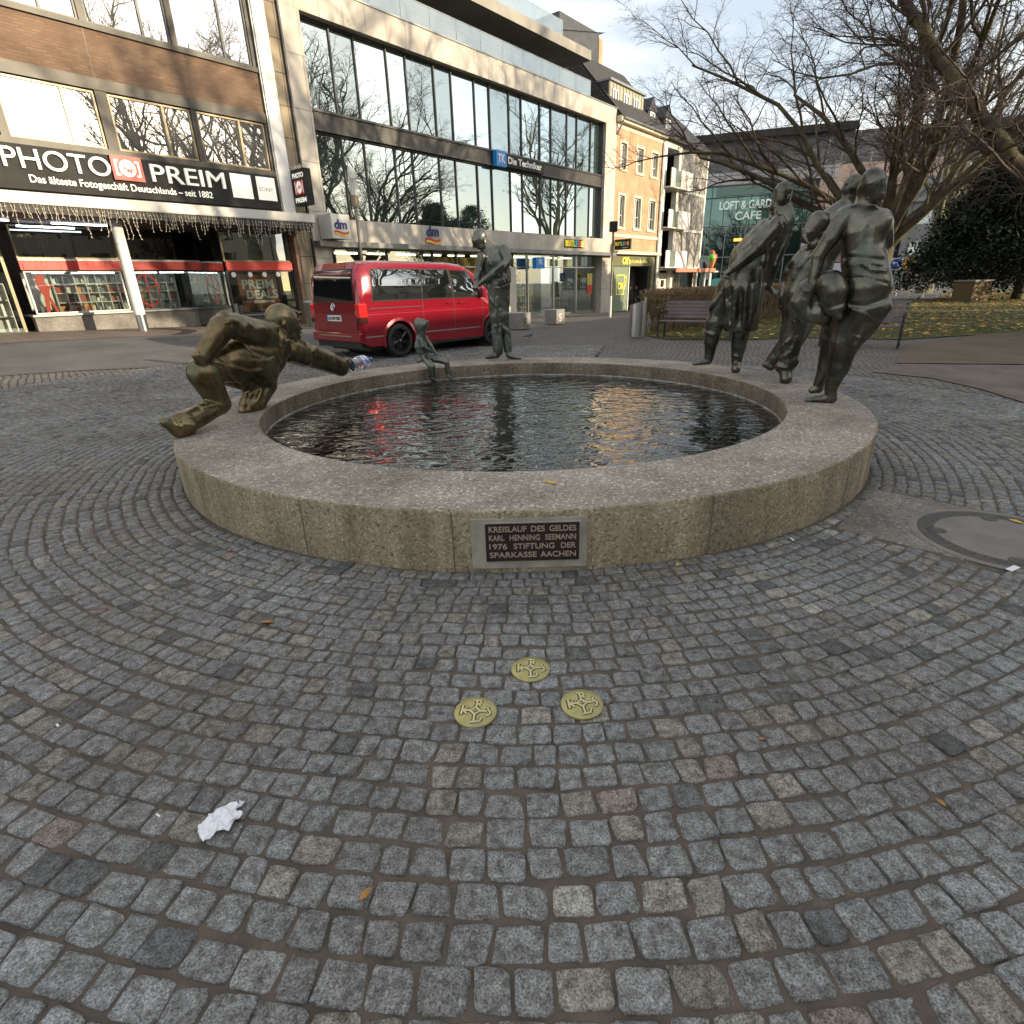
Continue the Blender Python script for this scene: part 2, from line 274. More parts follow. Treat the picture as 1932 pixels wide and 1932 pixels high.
def build_stones(S, nseg, layers, name):
    S = np.array(S); n = len(S); j = rng.random((n, 12))
    jt = .006+.005*j[:, 0]; hw = (S[:, 3]-jt)/2; hd = (S[:, 4]-.004-.013*j[:, 1])/2
    t = np.linspace(0, 2*math.pi, nseg, endpoint=False)+math.pi/nseg; e = .27
    cx = np.sign(np.cos(t))*np.abs(np.cos(t))**e; cy = np.sign(np.sin(t))*np.abs(np.sin(t))**e
    rad = 1+rng.normal(0, .034, (n, nseg))
    px_ = cx[None]*hw[:, None]*rad; py_ = cy[None]*hd[:, None]*rad
    sk = rng.normal(0, .06, (n, 1)); tp = rng.normal(0, .07, (n, 1)); px_, py_ = px_+sk*py_+tp*px_*py_/.05, py_+sk*.5*px_
    rot = S[:, 2]-math.pi/2+rng.normal(0, .035, n); ca, sa = np.cos(rot)[:, None], np.sin(rot)[:, None]
    hz = rng.normal(0, .0016, n); tx = rng.normal(0, .028, n)[:, None]; ty = rng.normal(0, .028, n)[:, None]
    V = []
    for sc_, z in layers:
        lx, ly = px_*sc_, py_*sc_; zz = z+hz[:, None]+lx*tx+ly*ty+rng.normal(0, .0008, (n, nseg))*(z > -.003)
        X = S[:, 0:1]+lx*ca-ly*sa; Y = S[:, 1:2]+lx*sa+ly*ca; V.append(np.stack([X, Y, zz+ground(X, Y)], -1))
    c = np.stack([S[:, 0], S[:, 1], layers[-1][1]+.0012+hz+ground(S[:, 0], S[:, 1])], -1)[:, None]
    A = np.concatenate(V+[c], 1); m = A.shape[1]; base = np.arange(n)[:, None, None]*m; i = np.arange(nseg); i2 = (i+1) % nseg; F = []
    for k in range(len(layers)-1):
        F.append(np.stack([k*nseg+i, k*nseg+i2, (k+1)*nseg+i2, (k+1)*nseg+i], -1))
    top = (len(layers)-1)*nseg; tri = np.stack([top+i, top+i2, np.full(nseg, m-1)], -1)
    Q = np.concatenate(F, 0); Q = (Q[None]+base).reshape(-1, 4); Tt = (tri[None]+base).reshape(-1, 3); Tt = np.concatenate([Tt, Tt[:, 2:3]], 1)
    tone = rng.normal(1, .082, n); cool = np.stack([tone*.182, tone*.187, tone*.190], -1)
    pick = rng.random(n); warm = pick > .86; cool[warm] = np.stack([tone*.205, tone*.196, tone*.172], -1)[warm]
    pink = pick > .990; cool[pink] = np.stack([tone*.21, tone*.175, tone*.155], -1)[pink]; dk = pick < .045; cool[dk] = np.stack([tone*.10, tone*.104, tone*.107], -1)[dk]
    pale = (pick > .10) & (pick < .112); cool[pale] = np.stack([tone*.27, tone*.265, tone*.235], -1)[pale]
    C = np.concatenate([np.repeat(cool, m, 0), np.ones((n*m, 1))], 1)
    me = bpy.data.meshes.new(name); A = A.reshape(-1, 3).astype(np.float32); me.vertices.add(len(A)); me.vertices.foreach_set('co', A.ravel())
    li = np.concatenate([Q.ravel(), Tt[:, :3].ravel()]).astype(np.int32); me.loops.add(len(li)); me.loops.foreach_set('vertex_index', li)
    ls = np.concatenate([np.arange(len(Q))*4, len(Q)*4+np.arange(len(Tt))*3]).astype(np.int32); me.polygons.add(len(ls)); me.polygons.foreach_set('loop_start', ls)
    me.update(calc_edges=True); me.polygons.foreach_set('use_smooth', [True]*len(ls)); me.materials.append(GRAN)
    a = me.color_attributes.new('tone', 'FLOAT_COLOR', 'POINT'); a.data.foreach_set('color', C.astype(np.float32).ravel()); return me
GRAN = M('granite_sett', (.17, .175, .185), .72); t, n, l, b = nodes(GRAN)
at = n('ShaderNodeAttribute'); at.attribute_name = 'tone'; co = n('ShaderNodeTexCoord')
sp = n('ShaderNodeTexNoise'); sp.inputs['Scale'].default_value = 190; sp.inputs['Detail'].default_value = 3; sp.inputs['Roughness'].default_value = .7; l(co.outputs['Object'], sp.inputs['Vector'])
r1 = n('ShaderNodeValToRGB'); r1.color_ramp.elements[0].position = .36; r1.color_ramp.elements[1].position = .66; r1.color_ramp.elements[0].color = (.28, .28, .29, 1); r1.color_ramp.elements[1].color = (2.1, 2.08, 2.0, 1); l(sp.outputs[0], r1.inputs[0])
m1 = n('ShaderNodeMix'); m1.data_type = 'RGBA'; m1.blend_type = 'MULTIPLY'; m1.inputs['Factor'].default_value = .85; l(at.outputs['Color'], m1.inputs['A']); l(r1.outputs[0], m1.inputs['B'])
bl = n('ShaderNodeTexNoise'); bl.inputs['Scale'].default_value = 28; bl.inputs['Detail'].default_value = 7; bl.inputs['Roughness'].default_value = .7; l(co.outputs['Object'], bl.inputs['Vector'])
r2 = n('ShaderNodeValToRGB'); r2.color_ramp.elements[0].position = .35; r2.color_ramp.elements[1].position = .6; r2.color_ramp.elements[0].color = (.38, .35, .31, 1); r2.color_ramp.elements[1].color = (1.12, 1.12, 1.12, 1); l(bl.outputs[0], r2.inputs[0])
m2 = n('ShaderNodeMix'); m2.data_type = 'RGBA'; m2.blend_type = 'MULTIPLY'; m2.inputs['Factor'].default_value = 1; l(m1.outputs['Result'], m2.inputs['A']); l(r2.outputs[0], m2.inputs['B'])
bg_ = n('ShaderNodeTexNoise'); bg_.inputs['Scale'].default_value = .9; bg_.inputs['Detail'].default_value = 5; l(co.outputs['Object'], bg_.inputs['Vector'])
r3 = n('ShaderNodeValToRGB'); r3.color_ramp.elements[0].position = .35; r3.color_ramp.elements[1].position = .65; r3.color_ramp.elements[0].color = (.78, .74, .70, 1); r3.color_ramp.elements[1].color = (1.1, 1.1, 1.1, 1); l(bg_.outputs[0], r3.inputs[0])
m3 = n('ShaderNodeMix'); m3.data_type = 'RGBA'; m3.blend_type = 'MULTIPLY'; m3.inputs['Factor'].default_value = 1; l(m2.outputs['Result'], m3.inputs['A']); l(r3.outputs[0], m3.inputs['B']); l(m3.outputs['Result'], b.inputs['Base Color'])
u1 = n('ShaderNodeBump'); u1.inputs['Distance'].default_value = .0035; u1.inputs['Strength'].default_value = 1; l(bl.outputs[0], u1.inputs['Height'])
u2 = n('ShaderNodeBump'); u2.inputs['Distance'].default_value = .0012; l(sp.outputs[0], u2.inputs['Height']); l(u1.outputs[0], u2.inputs['Normal']); l(u2.outputs[0], b.inputs['Normal'])
near = [s for s in stones if math.hypot(s[0], s[1]) < 3.2]; far = [s for s in stones if math.hypot(s[0], s[1]) >= 3.2]
o = link('cobbles', build_stones(near, 16, [(1.0, -.016), (.992, -.0035), (.955, .0008), (.80, .0022), (.45, .0028)], 'cobbles')); tag(o, None, None, None, 'structure')
o = link('cobbles', build_stones(far, 10, [(1.0, -.014), (.97, -.002), (.86, .002)], 'cobbles')); tag(o, None, None, None, 'structure')
# slab and manhole
AGG = None
def aggregate(name, base, dark, light, scale=120, rough=.85, bump=.004, stain=True, wall=False):
    m = M(name, base, rough); t, n, l, b = nodes(m); co = n('ShaderNodeTexCoord')
    v = n('ShaderNodeTexVoronoi'); v.inputs['Scale'].default_value = scale; l(co.outputs['Object'], v.inputs['Vector'])
    hs = n('ShaderNodeSeparateColor'); l(v.outputs['Color'], hs.inputs[0])
    r = n('ShaderNodeValToRGB'); r.color_ramp.elements[0].position = 0; r.color_ramp.elements[1].position = 1; r.color_ramp.elements[0].color = (*dark, 1); r.color_ramp.elements[1].color = (*light, 1)
    for p_, c_ in ((.12, tuple(x_*.78 for x_ in base)), (.5, base), (.85, tuple(x_*1.12 for x_ in base))): e = r.color_ramp.elements.new(p_); e.color = (*c_, 1)
    l(hs.outputs[0], r.inputs[0])
    y = n('ShaderNodeTexNoise'); y.inputs['Scale'].default_value = 1.4; y.inputs['Detail'].default_value = 8; y.inputs['Roughness'].default_value = .65
    if wall:
        mp = n('ShaderNodeMapping'); mp.inputs['Scale'].default_value = (2.2, 2.2, .5); l(co.outputs['Object'], mp.inputs[0]); l(mp.outputs[0], y.inputs['Vector'])
    else: l(co.outputs['Object'], y.inputs['Vector'])
    rr = n('ShaderNodeValToRGB'); rr.color_ramp.elements[0].position = .34; rr.color_ramp.elements[1].position = .66; rr.color_ramp.elements[0].color = (.48, .45, .39, 1); rr.color_ramp.elements[1].color = (1.2, 1.17, 1.10, 1); l(y.outputs[0], rr.inputs[0])
    mm = n('ShaderNodeMix'); mm.data_type = 'RGBA'; mm.blend_type = 'MULTIPLY'; mm.inputs['Factor'].default_value = .9; l(r.outputs[0], mm.inputs['A']); l(rr.outputs[0], mm.inputs['B']); l(mm.outputs['Result'], b.inputs['Base Color'])
    u = n('ShaderNodeBump'); u.inputs['Distance'].default_value = bump; l(hs.outputs[1], u.inputs['Height']); l(u.outputs[0], b.inputs['Normal']); return m
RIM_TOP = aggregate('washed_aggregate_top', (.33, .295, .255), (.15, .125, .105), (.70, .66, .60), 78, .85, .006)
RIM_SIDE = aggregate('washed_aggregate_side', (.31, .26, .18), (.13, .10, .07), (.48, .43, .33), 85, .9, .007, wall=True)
SLAB = aggregate('aggregate_slab', (.20, .18, .165), (.10, .09, .085), (.38, .36, .34), 80, .9, .005)
CONC = M('smooth_concrete', (.20, .18, .155), .85, 0, (.145, .132, .115), 5, 8, .35, .65, .001, 60)
IRON = M('cast_iron', (.075, .07, .065), .6, .5, (.11, .10, .088), 20, 6, .35, .65, .002, 90)
t = thing('manhole_cover', (GC[0], GC[1], 0), math.atan2(gb[1], gb[0]), 'round concrete and iron manhole cover set in a square aggregate slab right of the fountain', 'manhole cover')
mb = MB(); mb.box(-GW, GW, -GL, GL, -.03, .0015); mb.build('slab', SLAB, t, bevel=.004)
mc = (.12, .0, 0)
mb = MB(); mb.lathe([(.475, .0), (.475, .0045), (.43, .0045), (.43, -.004)], 64, 0, mc); mb.build('collar', CONC, t, True)
mb = MB(); mb.lathe([(.428, .0), (.428, .006), (.395, .0065), (.392, .003), (.382, .003), (.379, .006), (.345, .006), (.34, .0)], 72, 0, mc)
for k in range(48):
    a = 2*math.pi*k/48; mb.tube((mc[0]+.363*math.cos(a), .363*math.sin(a), .005), (mc[0]+.363*math.cos(a), .363*math.sin(a), .0095), .007, .005, 6)
for a in (.3, 1.9, 3.5, 5.0):
    mb.tube((mc[0]+.325*math.cos(a), .325*math.sin(a), .003), (mc[0]+.325*math.cos(a), .325*math.sin(a), .0085), .045, .043, 20)
mb.build('iron_ring', IRON, t, True)
mb = MB(); mb.lathe([(.342, .0), (.342, .0052), (.2, .0056), (.0001, .006)], 64, 0, mc); mb.build('lid', CONC, t, True)
# ------------------------------------------------------------------ fountain basin
t = thing('fountain_basin', (FC[0], FC[1], 0), 0, 'low round fountain basin of washed concrete with a broad flat rim, full of rippling water', 'fountain')
mb = MB()
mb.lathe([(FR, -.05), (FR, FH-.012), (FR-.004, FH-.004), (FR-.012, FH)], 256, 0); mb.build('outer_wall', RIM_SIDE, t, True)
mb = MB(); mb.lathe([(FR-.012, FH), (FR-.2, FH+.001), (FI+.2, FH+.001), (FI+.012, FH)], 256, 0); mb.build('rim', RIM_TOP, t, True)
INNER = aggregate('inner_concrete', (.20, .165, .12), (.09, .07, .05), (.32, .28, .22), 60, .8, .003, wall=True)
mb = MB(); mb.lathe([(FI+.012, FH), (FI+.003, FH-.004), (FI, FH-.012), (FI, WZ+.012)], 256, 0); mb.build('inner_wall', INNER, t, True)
LIME = M('lime_line', (.42, .40, .36), .8, 0, (.2, .18, .15), 9, 6, .4, .6)
mb = MB(); mb.lathe([(FI-.001, WZ+.016), (FI-.004, WZ+.004), (FI-.004, WZ-.03)], 256, 0); mb.build('lime_line', LIME, t, True)
BED = M('basin_bed', (.012, .012, .010), .9)
mb = MB(); mb.lathe([(FI, WZ-.0), (FI-.01, -.18), (.001, -.2)], 96, 0); mb.build('bed', BED, t)
SEAM = M('wall_seam', (.12, .10, .07), .9)
for k, a in enumerate([-2.45, -2.0, -1.71, -1.63, -1.26, -.86, -.45, .1, .9, 1.7, 2.5, 3.1]):
    mb = MB(); da = .0011
    vs = [(FR*1.0004*math.cos(a+s*da), FR*1.0004*math.sin(a+s*da), z) for z in (0.0, FH-.01) for s in (-1, 1)]; mb.add(vs, [(0, 1, 3, 2)])
    mb.build('seam', SEAM, t)
WAT = M('pond_water', (.004, .0055, .005), .0, spec=.5, ior=1.65); tt_, n, l, b = nodes(WAT); co = n('ShaderNodeTexCoord')
b.inputs['Specular IOR Level'].default_value = .9
mp = n('ShaderNodeMapping'); mp.inputs['Scale'].default_value = (1., 1.5, 1); mp.inputs['Rotation'].default_value = (0, 0, .15); l(co.outputs['Object'], mp.inputs[0])
a1 = n('ShaderNodeTexNoise'); a1.inputs['Scale'].default_value = 5; a1.inputs['Detail'].default_value = 1.5; a1.inputs['Distortion'].default_value = .8; l(mp.outputs[0], a1.inputs['Vector'])
a2 = n('ShaderNodeTexNoise'); a2.inputs['Scale'].default_value = 2.2; a2.inputs['Detail'].default_value = 2; l(mp.outputs[0], a2.inputs['Vector'])
ad = n('ShaderNodeMath'); ad.operation = 'ADD'; l(a1.outputs[0], ad.inputs[0]); l(a2.outputs[0], ad.inputs[1])
bu = n('ShaderNodeBump'); bu.inputs['Distance'].default_value = .017; l(ad.outputs[0], bu.inputs['Height']); l(bu.outputs[0], b.inputs['Normal'])
mb = MB(); mb.lathe([(.002, 0), (1, 0), (2, 0), (FI-.0045, 0)], 192); o = mb.build('water', WAT, None, True, loc=(FC[0], FC[1], WZ)); tag(o, None, None, None, 'structure')
# ------------------------------------------------------------------ the street front: local x runs along it, y goes into the buildings
BRK = brick_mat('red_brown_brick', (.23, .13, .075), (.30, .185, .115), (.20, .15, .11), .22, .07, .012)
BRK2 = brick_mat('orange_brick', (.52, .29, .15), (.60, .37, .21), (.52, .42, .31), .24, .08, .011)
STONE = panel_mat('limestone_panels', (.48, .43, .36), (.66, .61, .53), 1.28, 1.6, .006, .65, .6)
STONE2 = panel_mat('travertine_blocks', (.26, .21, .14), (.40, .33, .23), .7, .95, .010, .75, .2)
BAND = panel_mat('band_panels', (.46, .42, .36), (.62, .57, .49), 1.0, 3., .006, .65, .6)
ZINC = M('zinc', (.20, .21, .21), .42, .6, (.28, .29, .29), 2)
SPAND = M('spandrel_metal', (.055, .053, .048), .5, .5, (.085, .08, .07), 1.4)
FRAMEB = M('bronze_frame', (.21, .17, .11), .4, .5)
FRAMEG = M('grey_frame', (.07, .07, .068), .45, .5)
GLM = mirror_glass('coated_glass', .44, (.84, .92, .90), (.03, .05, .045))
GLB = mirror_glass('bright_window_glass', .60, (.95, .96, 1.), (.2, .2, .19))
GLS = mirror_glass('shop_glass', .10, (.9, .95, .95), (.01, .01, .01), .97, 0)
GLR = mirror_glass('railing_glass', .20, (.95, .98, .97), (.36, .38, .37), .72, 0)
CREAM = M('cream_plaster', (.66, .60, .48), .8, 0, (.56, .50, .39), 1.5, 8, .35, .7)
WFR = M('white_window_frame', (.75, .74, .70), .5)
TILE = brick_mat('dark_roof_tiles', (.05, .045, .042), (.08, .072, .065), (.02, .02, .02), .25, .2, .02, .7, .02)
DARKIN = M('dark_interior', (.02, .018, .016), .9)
INFLOOR = M('shop_floor', (.25, .23, .2), .4)
SHELF = M('shelf_white', (.7, .68, .64), .6)
def fthing(name, label, cat, group=None): return thing(name, fpt(0, 0, 0), FROT, label, cat, group)
def bx(name, mat, par, *a, **k): mb = MB(); mb.box(*a); return mb.build(name, mat, par, **k)
def window(par, x0, x1, z0, z1, y=.05, fr=.06, split=None, fmat=None, gmat=None, bars=(), depth=.09, name='window', surround=None):
    mb = MB(); mb.box(x0, x0+fr, y, y+depth, z0, z1); mb.box(x1-fr, x1, y, y+depth, z0, z1); mb.box(x0+fr, x1-fr, y, y+depth, z0, z0+fr); mb.box(x0+fr, x1-fr, y, y+depth, z1-fr, z1)
    for s in (split or []): mb.box(s-fr*.6, s+fr*.6, y+.002, y+depth-.002, z0+fr, z1-fr)
    for zb in bars: mb.box(x0+fr, x1-fr, y+.012, y+depth-.01, zb-.02, zb+.02)
    f = mb.build(name, fmat or FRAMEG, par)
    bx('pane', gmat or GLB, f, x0+fr*.5, x1-fr*.5, y+depth*.5, y+depth*.5+.008, z0+fr*.5, z1-fr*.5)
    if surround:
        s = surround; mb = MB(); mb.box(x0-s, x0-.002, -.03, .1, z0-s, z1+s); mb.box(x1+.002, x1+s, -.03, .1, z0-s, z1+s); mb.box(x0-.002, x1+.002, -.032, .1, z1+.002, z1+s); mb.box(x0-s-.03, x1+s+.03, -.07, .1, z0-s-.002, z0-.002)
        mb.build('surround', CREAM, f)
    return f
def wall_with_holes(par, name, mat, x0, x1, z0, z1, holes, y0=0., y1=.3):
    xs = sorted({x0, x1, *[h[0] for h in holes], *[h[1] for h in holes]}); mb = MB()
    for a, b in zip(xs, xs[1:]):
        cuts = sorted((h[2], h[3]) for h in holes if h[0] <= a+1e-6 and h[1] >= b-1e-6); z = z0
        for c0, c1 in cuts:
            if c0 > z: mb.box(a, b, y0, y1, z, c0)
            z = c1
        if z < z1: mb.box(a, b, y0, y1, z, z1)
    return mb.build(name, mat, par)
PAL = [M('goods_%s' % n_, c_, .55) for n_, c_ in dict(white=(.7, .7, .66), orange=(.70, .25, .06), red=(.35, .06, .04), black=(.03, .03, .03), steel=(.16, .18, .2), grey=(.3, .3, .3), tan=(.5, .42, .30), dark=(.08, .08, .07)).items()]
def shelf(par, x0, x1, y, z0, z1, nx, nz, seed, dens=.85, pal=None, name='shelf_unit'):
    rs = random.Random(seed); mb = MB(); d = .3
    for i in range(nx+1): xx = x0+(x1-x0)*i/nx; mb.box(xx-.012, xx+.012, y, y+d, z0, z1)
    for k in range(nz+1): zz = z0+(z1-z0)*k/nz; mb.box(x0, x1, y-.005, y+d, zz-.012, zz+.012)
    mb.box(x0, x1, y+d, y+d+.02, z0, z1); s = mb.build(name, SHELF, par)
    g_ = MB(); pal = pal or PAL
    for i in range(nx):
        for k in range(nz):
            a = x0+(x1-x0)*i/nx+.03; b = x0+(x1-x0)*(i+1)/nx-.03; zz = z0+(z1-z0)*k/nz+.014; hh = (z1-z0)/nz
            while a < b-.06 and rs.random() < dens:
                ww = min(rs.uniform(.06, .2), b-a); g_.box(a, a+ww*.9, y+rs.uniform(.0, .08), y+.2, zz, zz+hh*rs.uniform(.3, .8), rs.randrange(len(pal))); a += ww+.02
    o = g_.build('goods', pal, s); return s
# ---------- photo shop building
B = fthing('shop_building', 'brown brick building with ribbon windows above a photo shop, on the left', 'building')
G = .33
wall_with_holes(B, 'brick_band', BRK, -6, 12.28, 7.02, 8.14, [])
mb = MB()
for xx in (7.35, 9.95): mb.box(xx-.006, xx+.006, -.003, .01, 7.02, 8.14)
mb.build('expansion_joint', FRAMEG, B)
bx('upper_sill', SPAND, B, -6, 12.28, -.07, .3, 8.142, 8.27); bx('lintel_strip', SPAND, B, -6, 12.28, -.05, .3, 6.74, 7.018); bx('lower_sill', SPAND, B, -6, 12.28, -.09, .3, 5.17, 5.33)
L1 = [(-1.9, -.65, .2), (.35, 1.65, 2.4), (2.75, 4.05, 4.85), (5.05, 6.47, 7.24), (7.53, 8.98, 9.78), (9.95, 11.32, 12.2)]
prev = -6
for a, s, b in L1:
    bx('window_pier', SPAND, B, prev, a-.002, -.02, .3, 5.332, 6.738); prev = b+.002
    window(B, a, b, 5.34, 6.73, .04, .06, [s], FRAMEB, GLB)
bx('window_pier', SPAND, B, prev, 12.28, -.02, .3, 5.332, 6.738)
prev = -6
for a, s, b in [(-.1, 1.3, 2.1), (2.6, 3.9, 4.75), (4.95, 6.5, 7.33), (7.5, 8.92, 9.66), (9.8, 11.28, 12.15)]:
    bx('window_pier', SPAND, B, prev, a-.002, -.0, .3, 8.272, 10.4); prev = b+.002
    window(B, a, b, 8.28, 10.4, .04, .055, [s], FRAMEG, GLB)
bx('window_pier', SPAND, B, prev, 12.28, -.0, .3, 8.272, 10.4)
bx('top_wall', BRK, B, -6, 12.28, 0, .3, 10.402, 14.)
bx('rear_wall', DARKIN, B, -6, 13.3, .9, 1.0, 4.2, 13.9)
mb = MB(); mb.box(12.34, 12.80, -.14, .3, 4.0, 14); mb.build('white_corner_post', WHITE, B)
mb = MB(); mb.box(12.285, 12.338, -.10, .3, 4.0, 14); mb.build('corner_channel', ZINC, B)
bx('stone_strip', STONE2, B, 12.802, 13.34, .05, .4, -.1, 14); bx('drainpipe', DGREY, B, 13.342, 13.405, -.06, .06, -.1, 14)
FASC = M('fascia_black', (.022, .022, .021), .7, 0, (.035, .034, .032), 2, spec=.25)
s = bx('sign_board', FASC, B, -6, 12.22, -.16, 0, 4.13, 5.165)
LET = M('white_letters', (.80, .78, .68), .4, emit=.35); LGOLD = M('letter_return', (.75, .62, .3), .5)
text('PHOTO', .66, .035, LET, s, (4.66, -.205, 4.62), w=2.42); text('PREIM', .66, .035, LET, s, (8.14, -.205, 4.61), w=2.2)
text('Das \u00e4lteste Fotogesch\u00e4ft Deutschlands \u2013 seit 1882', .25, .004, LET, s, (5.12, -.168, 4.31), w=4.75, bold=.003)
REDM = M('sign_red', (.62, .045, .035), .45)
def logo(par, x, y, z, sx, sz, axis=0):
    mb = MB(); mb.box(0, sx, 0, .03, 0, sz, 0)
    def rr2(*a): mb.box(*a, 1)
    t_ = .022*sx/.8; 
    for xx, d in ((.1*sx, 1), (.9*sx, -1)):
        a, b = sorted((xx, xx+d*t_*2)); rr2(a, b, -.006, -.0001, .18*sz, .82*sz); a, b = sorted((xx+d*t_*2, xx+d*t_*5)); rr2(a, b, -.006, -.0001, .18*sz, .18*sz+t_*2); rr2(a, b, -.006, -.0001, .82*sz-t_*2, .82*sz)
    o_ = mb.build('emblem', [REDM, LET], par); o_.location = (x, y, z); o_.rotation_euler = (0, 0, axis)
    mb = MB(); n_ = 28; c = (sx*.5, sz*.5); R = sx*.27
    mb.prism([(c[0]+R*math.cos(2*math.pi*i/n_), c[1]+R*1.0*math.sin(2*math.pi*i/n_)) for i in range(n_)], -.007, -.0005)
    oo = mb.build('disc', LET, par); oo.location = (x, y, z); oo.rotation_euler = (0, 0, axis)
    mb = MB(); pts = [(-.6, -.5), (-.45, .1), (-.2, -.1), (-.05, -.45), (.1, -.05), (.3, -.5), (.42, -.1), (.75, -.12)]
    for p, q_ in zip(pts, pts[1:]): mb.tube((c[0]+p[0]*R, -.009, c[1]+p[1]*R), (c[0]+q_[0]*R, -.009, c[1]+q_[1]*R), R*.07, n=6)
    oo = mb.build('squiggle', REDM, par); oo.location = (x, y, z); oo.rotation_euler = (0, 0, axis)
logo(s, 7.12, -.24, 4.56, .80, .62)
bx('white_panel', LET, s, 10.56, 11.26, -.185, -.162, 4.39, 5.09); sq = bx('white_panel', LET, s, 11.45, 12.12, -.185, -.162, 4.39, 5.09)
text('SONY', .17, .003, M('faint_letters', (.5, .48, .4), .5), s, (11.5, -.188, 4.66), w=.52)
# canopy
cn = MB(); cn.box(-6, 12.98, -.95, 0, 3.86, 3.93); cn.box(-6, 12.98, -1.0, -.952, 3.72, 3.97); cn.box(-6, 12.98, -.99, -.3, 3.70, 3.718); cn.build('canopy', [M('canopy_white', (.62, .60, .55), .5)], B)
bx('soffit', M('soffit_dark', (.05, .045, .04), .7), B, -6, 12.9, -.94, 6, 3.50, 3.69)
bx('lower_soffit_return', SPAND, B, -6, 12.9, -.02, .3, 3.94, 4.128)
# recess: display wall at y 2.2
GRAN2 = aggregate('grey_granite_plinth', (.22, .21, .20), (.12, .115, .11), (.32, .31, .3), 60, .6, .001)
bx('plinth', GRAN2, B, 4.75, 9.6, 2.2, 2.5, .0, .93); bx('window_sill', ZINC, B, 4.7, 9.6, 2.1, 2.5, .932, .99)
window(B, 4.85, 7.45, 1.0, 2.24, 2.28, .04, [], WFR, GLS); window(B, 7.49, 9.55, 1.0, 2.24, 2.28, .03, [], FRAMEG, GLS)
bx('red_strip', REDM, B, 4.8, 10.02, 2.16, 2.3, 2.26, 2.52); bx('white_strip', WHITE, B, 4.8, 10.02, 2.14, 2.3, 2.522, 2.57)
window(B, 4.8, 7.45, 2.575, 3.49, 2.2, .045, [], FRAMEB, mirror_glass('dark_transom_glass', .12, dark=(.03, .028, .02))); window(B, 7.46, 10.0, 2.575, 3.49, 2.2, .02, [], BLACK, mirror_glass('black_transom_glass', .06, dark=(.012, .01, .01)))
shelf(B, 5.6, 7.4, 2.75, 1.02, 2.15, 6, 4, 3); shelf(B, 7.5, 9.4, 3.1, 1.02, 2.15, 6, 4, 5)
bx('display_floor', PAL[5], B, 4.8, 9.6, 2.45, 3.6, .94, 1.0)
mb = MB(); rs = random.Random(4)
for i in range(26): xx = rs.uniform(5., 9.3); ww = rs.uniform(.05, .16); mb.box(xx, xx+ww, 2.45, 2.6, 1.002, 1.0+rs.uniform(.08, .3), rs.randrange(8))
mb.build('display_goods', PAL, B)
mb = MB(); mb.box(4.9, 5.55, 2.9, 2.95, 1.1, 2.2); mb.build('display_board', PAL[0], B)
RC = [(0, 0), (.06, .5), (.0, .62), (-.08, .9), (.02, 1.08), (.12, 1.15), (.2, 1.1), (.22, .98), (.19, .88), (.30, .74), (.40, .78), (.42, .86), (.34, .82), (.25, .62), (.22, .5), (.36, .02), (.28, 0), (.17, .36), (.1, 0)]
mb = MB(); mb.prism([(5.15+.9*x_, 1.02+z_*1.02) for x_, z_ in RC], 2.40, 2.415); mb.build('red_silhouette', M('poster_red', (.75, .05, .03), .5), B)
mb = MB(); n_ = 40
for i in range(n_):
    a, a2 = 2*math.pi*i/n_, 2*math.pi*(i+1)/n_; mb.tube((8.15+.36*math.cos(a), 2.34, 1.62+.5*math.sin(a)), (8.15+.36*math.cos(a2), 2.34, 1.62+.5*math.sin(a2)), .022, n=6)
mb.tube((8.15, 2.34, 1.14), (8.15, 2.34, 2.1), .02, n=6); mb.tube((7.8, 2.34, 1.5), (8.5, 2.34, 1.8), .02, n=6); mb.build('red_ring_decal', REDM, B)
# entrance recess and right hand window
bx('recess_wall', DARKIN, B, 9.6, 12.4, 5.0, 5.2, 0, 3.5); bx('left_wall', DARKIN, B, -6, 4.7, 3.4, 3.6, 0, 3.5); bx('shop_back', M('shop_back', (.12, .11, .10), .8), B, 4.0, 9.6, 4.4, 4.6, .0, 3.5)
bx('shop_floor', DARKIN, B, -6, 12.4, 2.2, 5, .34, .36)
mb = MB(); mb.add([(9.55, 2.3, .4), (10.05, .5, .4), (10.05, .5, 2.5), (9.55, 2.3, 2.5)], [(0, 1, 2, 3)]); mb.build('angled_glass', GLS, B)
bx('red_strip', REDM, B, 10.06, 12.55, .26, .36, 2.18, 2.45); bx('plinth', GRAN2, B, 10.0, 12.6, .38, .6, -.1, .66); bx('window_sill', ZINC, B, 9.95, 12.62, .2, .6, .662, .72)
window(B, 10.04, 12.58, .73, 2.17, .34, .04, [], FRAMEG, GLS); window(B, 10.04, 12.58, 2.46, 3.49, .34, .05, [], FRAMEB, mirror_glass('transom_glass', .35, dark=(.02, .02, .02)))
bx('poster', M('poster_orange', (.50, .13, .04), .6, 0, (.08, .03, .02), 2.2, 6, .45, .6), B, 10.5, 11.95, .56, .57, .8, 2.05)
pl = M('poster_letters', (.85, .84, .8), .5)
text('PREIM', .42, .004, pl, B, (10.62, .55, 1.58), bold=.012, w=1.2); text('DEALS', .40, .004, pl, B, (10.72, .55, 1.24), bold=.012, w=1.2)
bx('poster_strip', pl, B, 10.95, 11.75, .545, .552, 1.08, 1.17); text('BIS 11.12.', .11, .002, REDM, B, (11.1, .54, 1.09), w=.5)
mb = MB()
for xx in (10.28, 10.88, 11.42, 11.95): mb.tube((xx, .335, 2.04), (xx, .325, 2.04), .085, n=20)
mb.build('round_sticker', pl, B)
mb = MB()
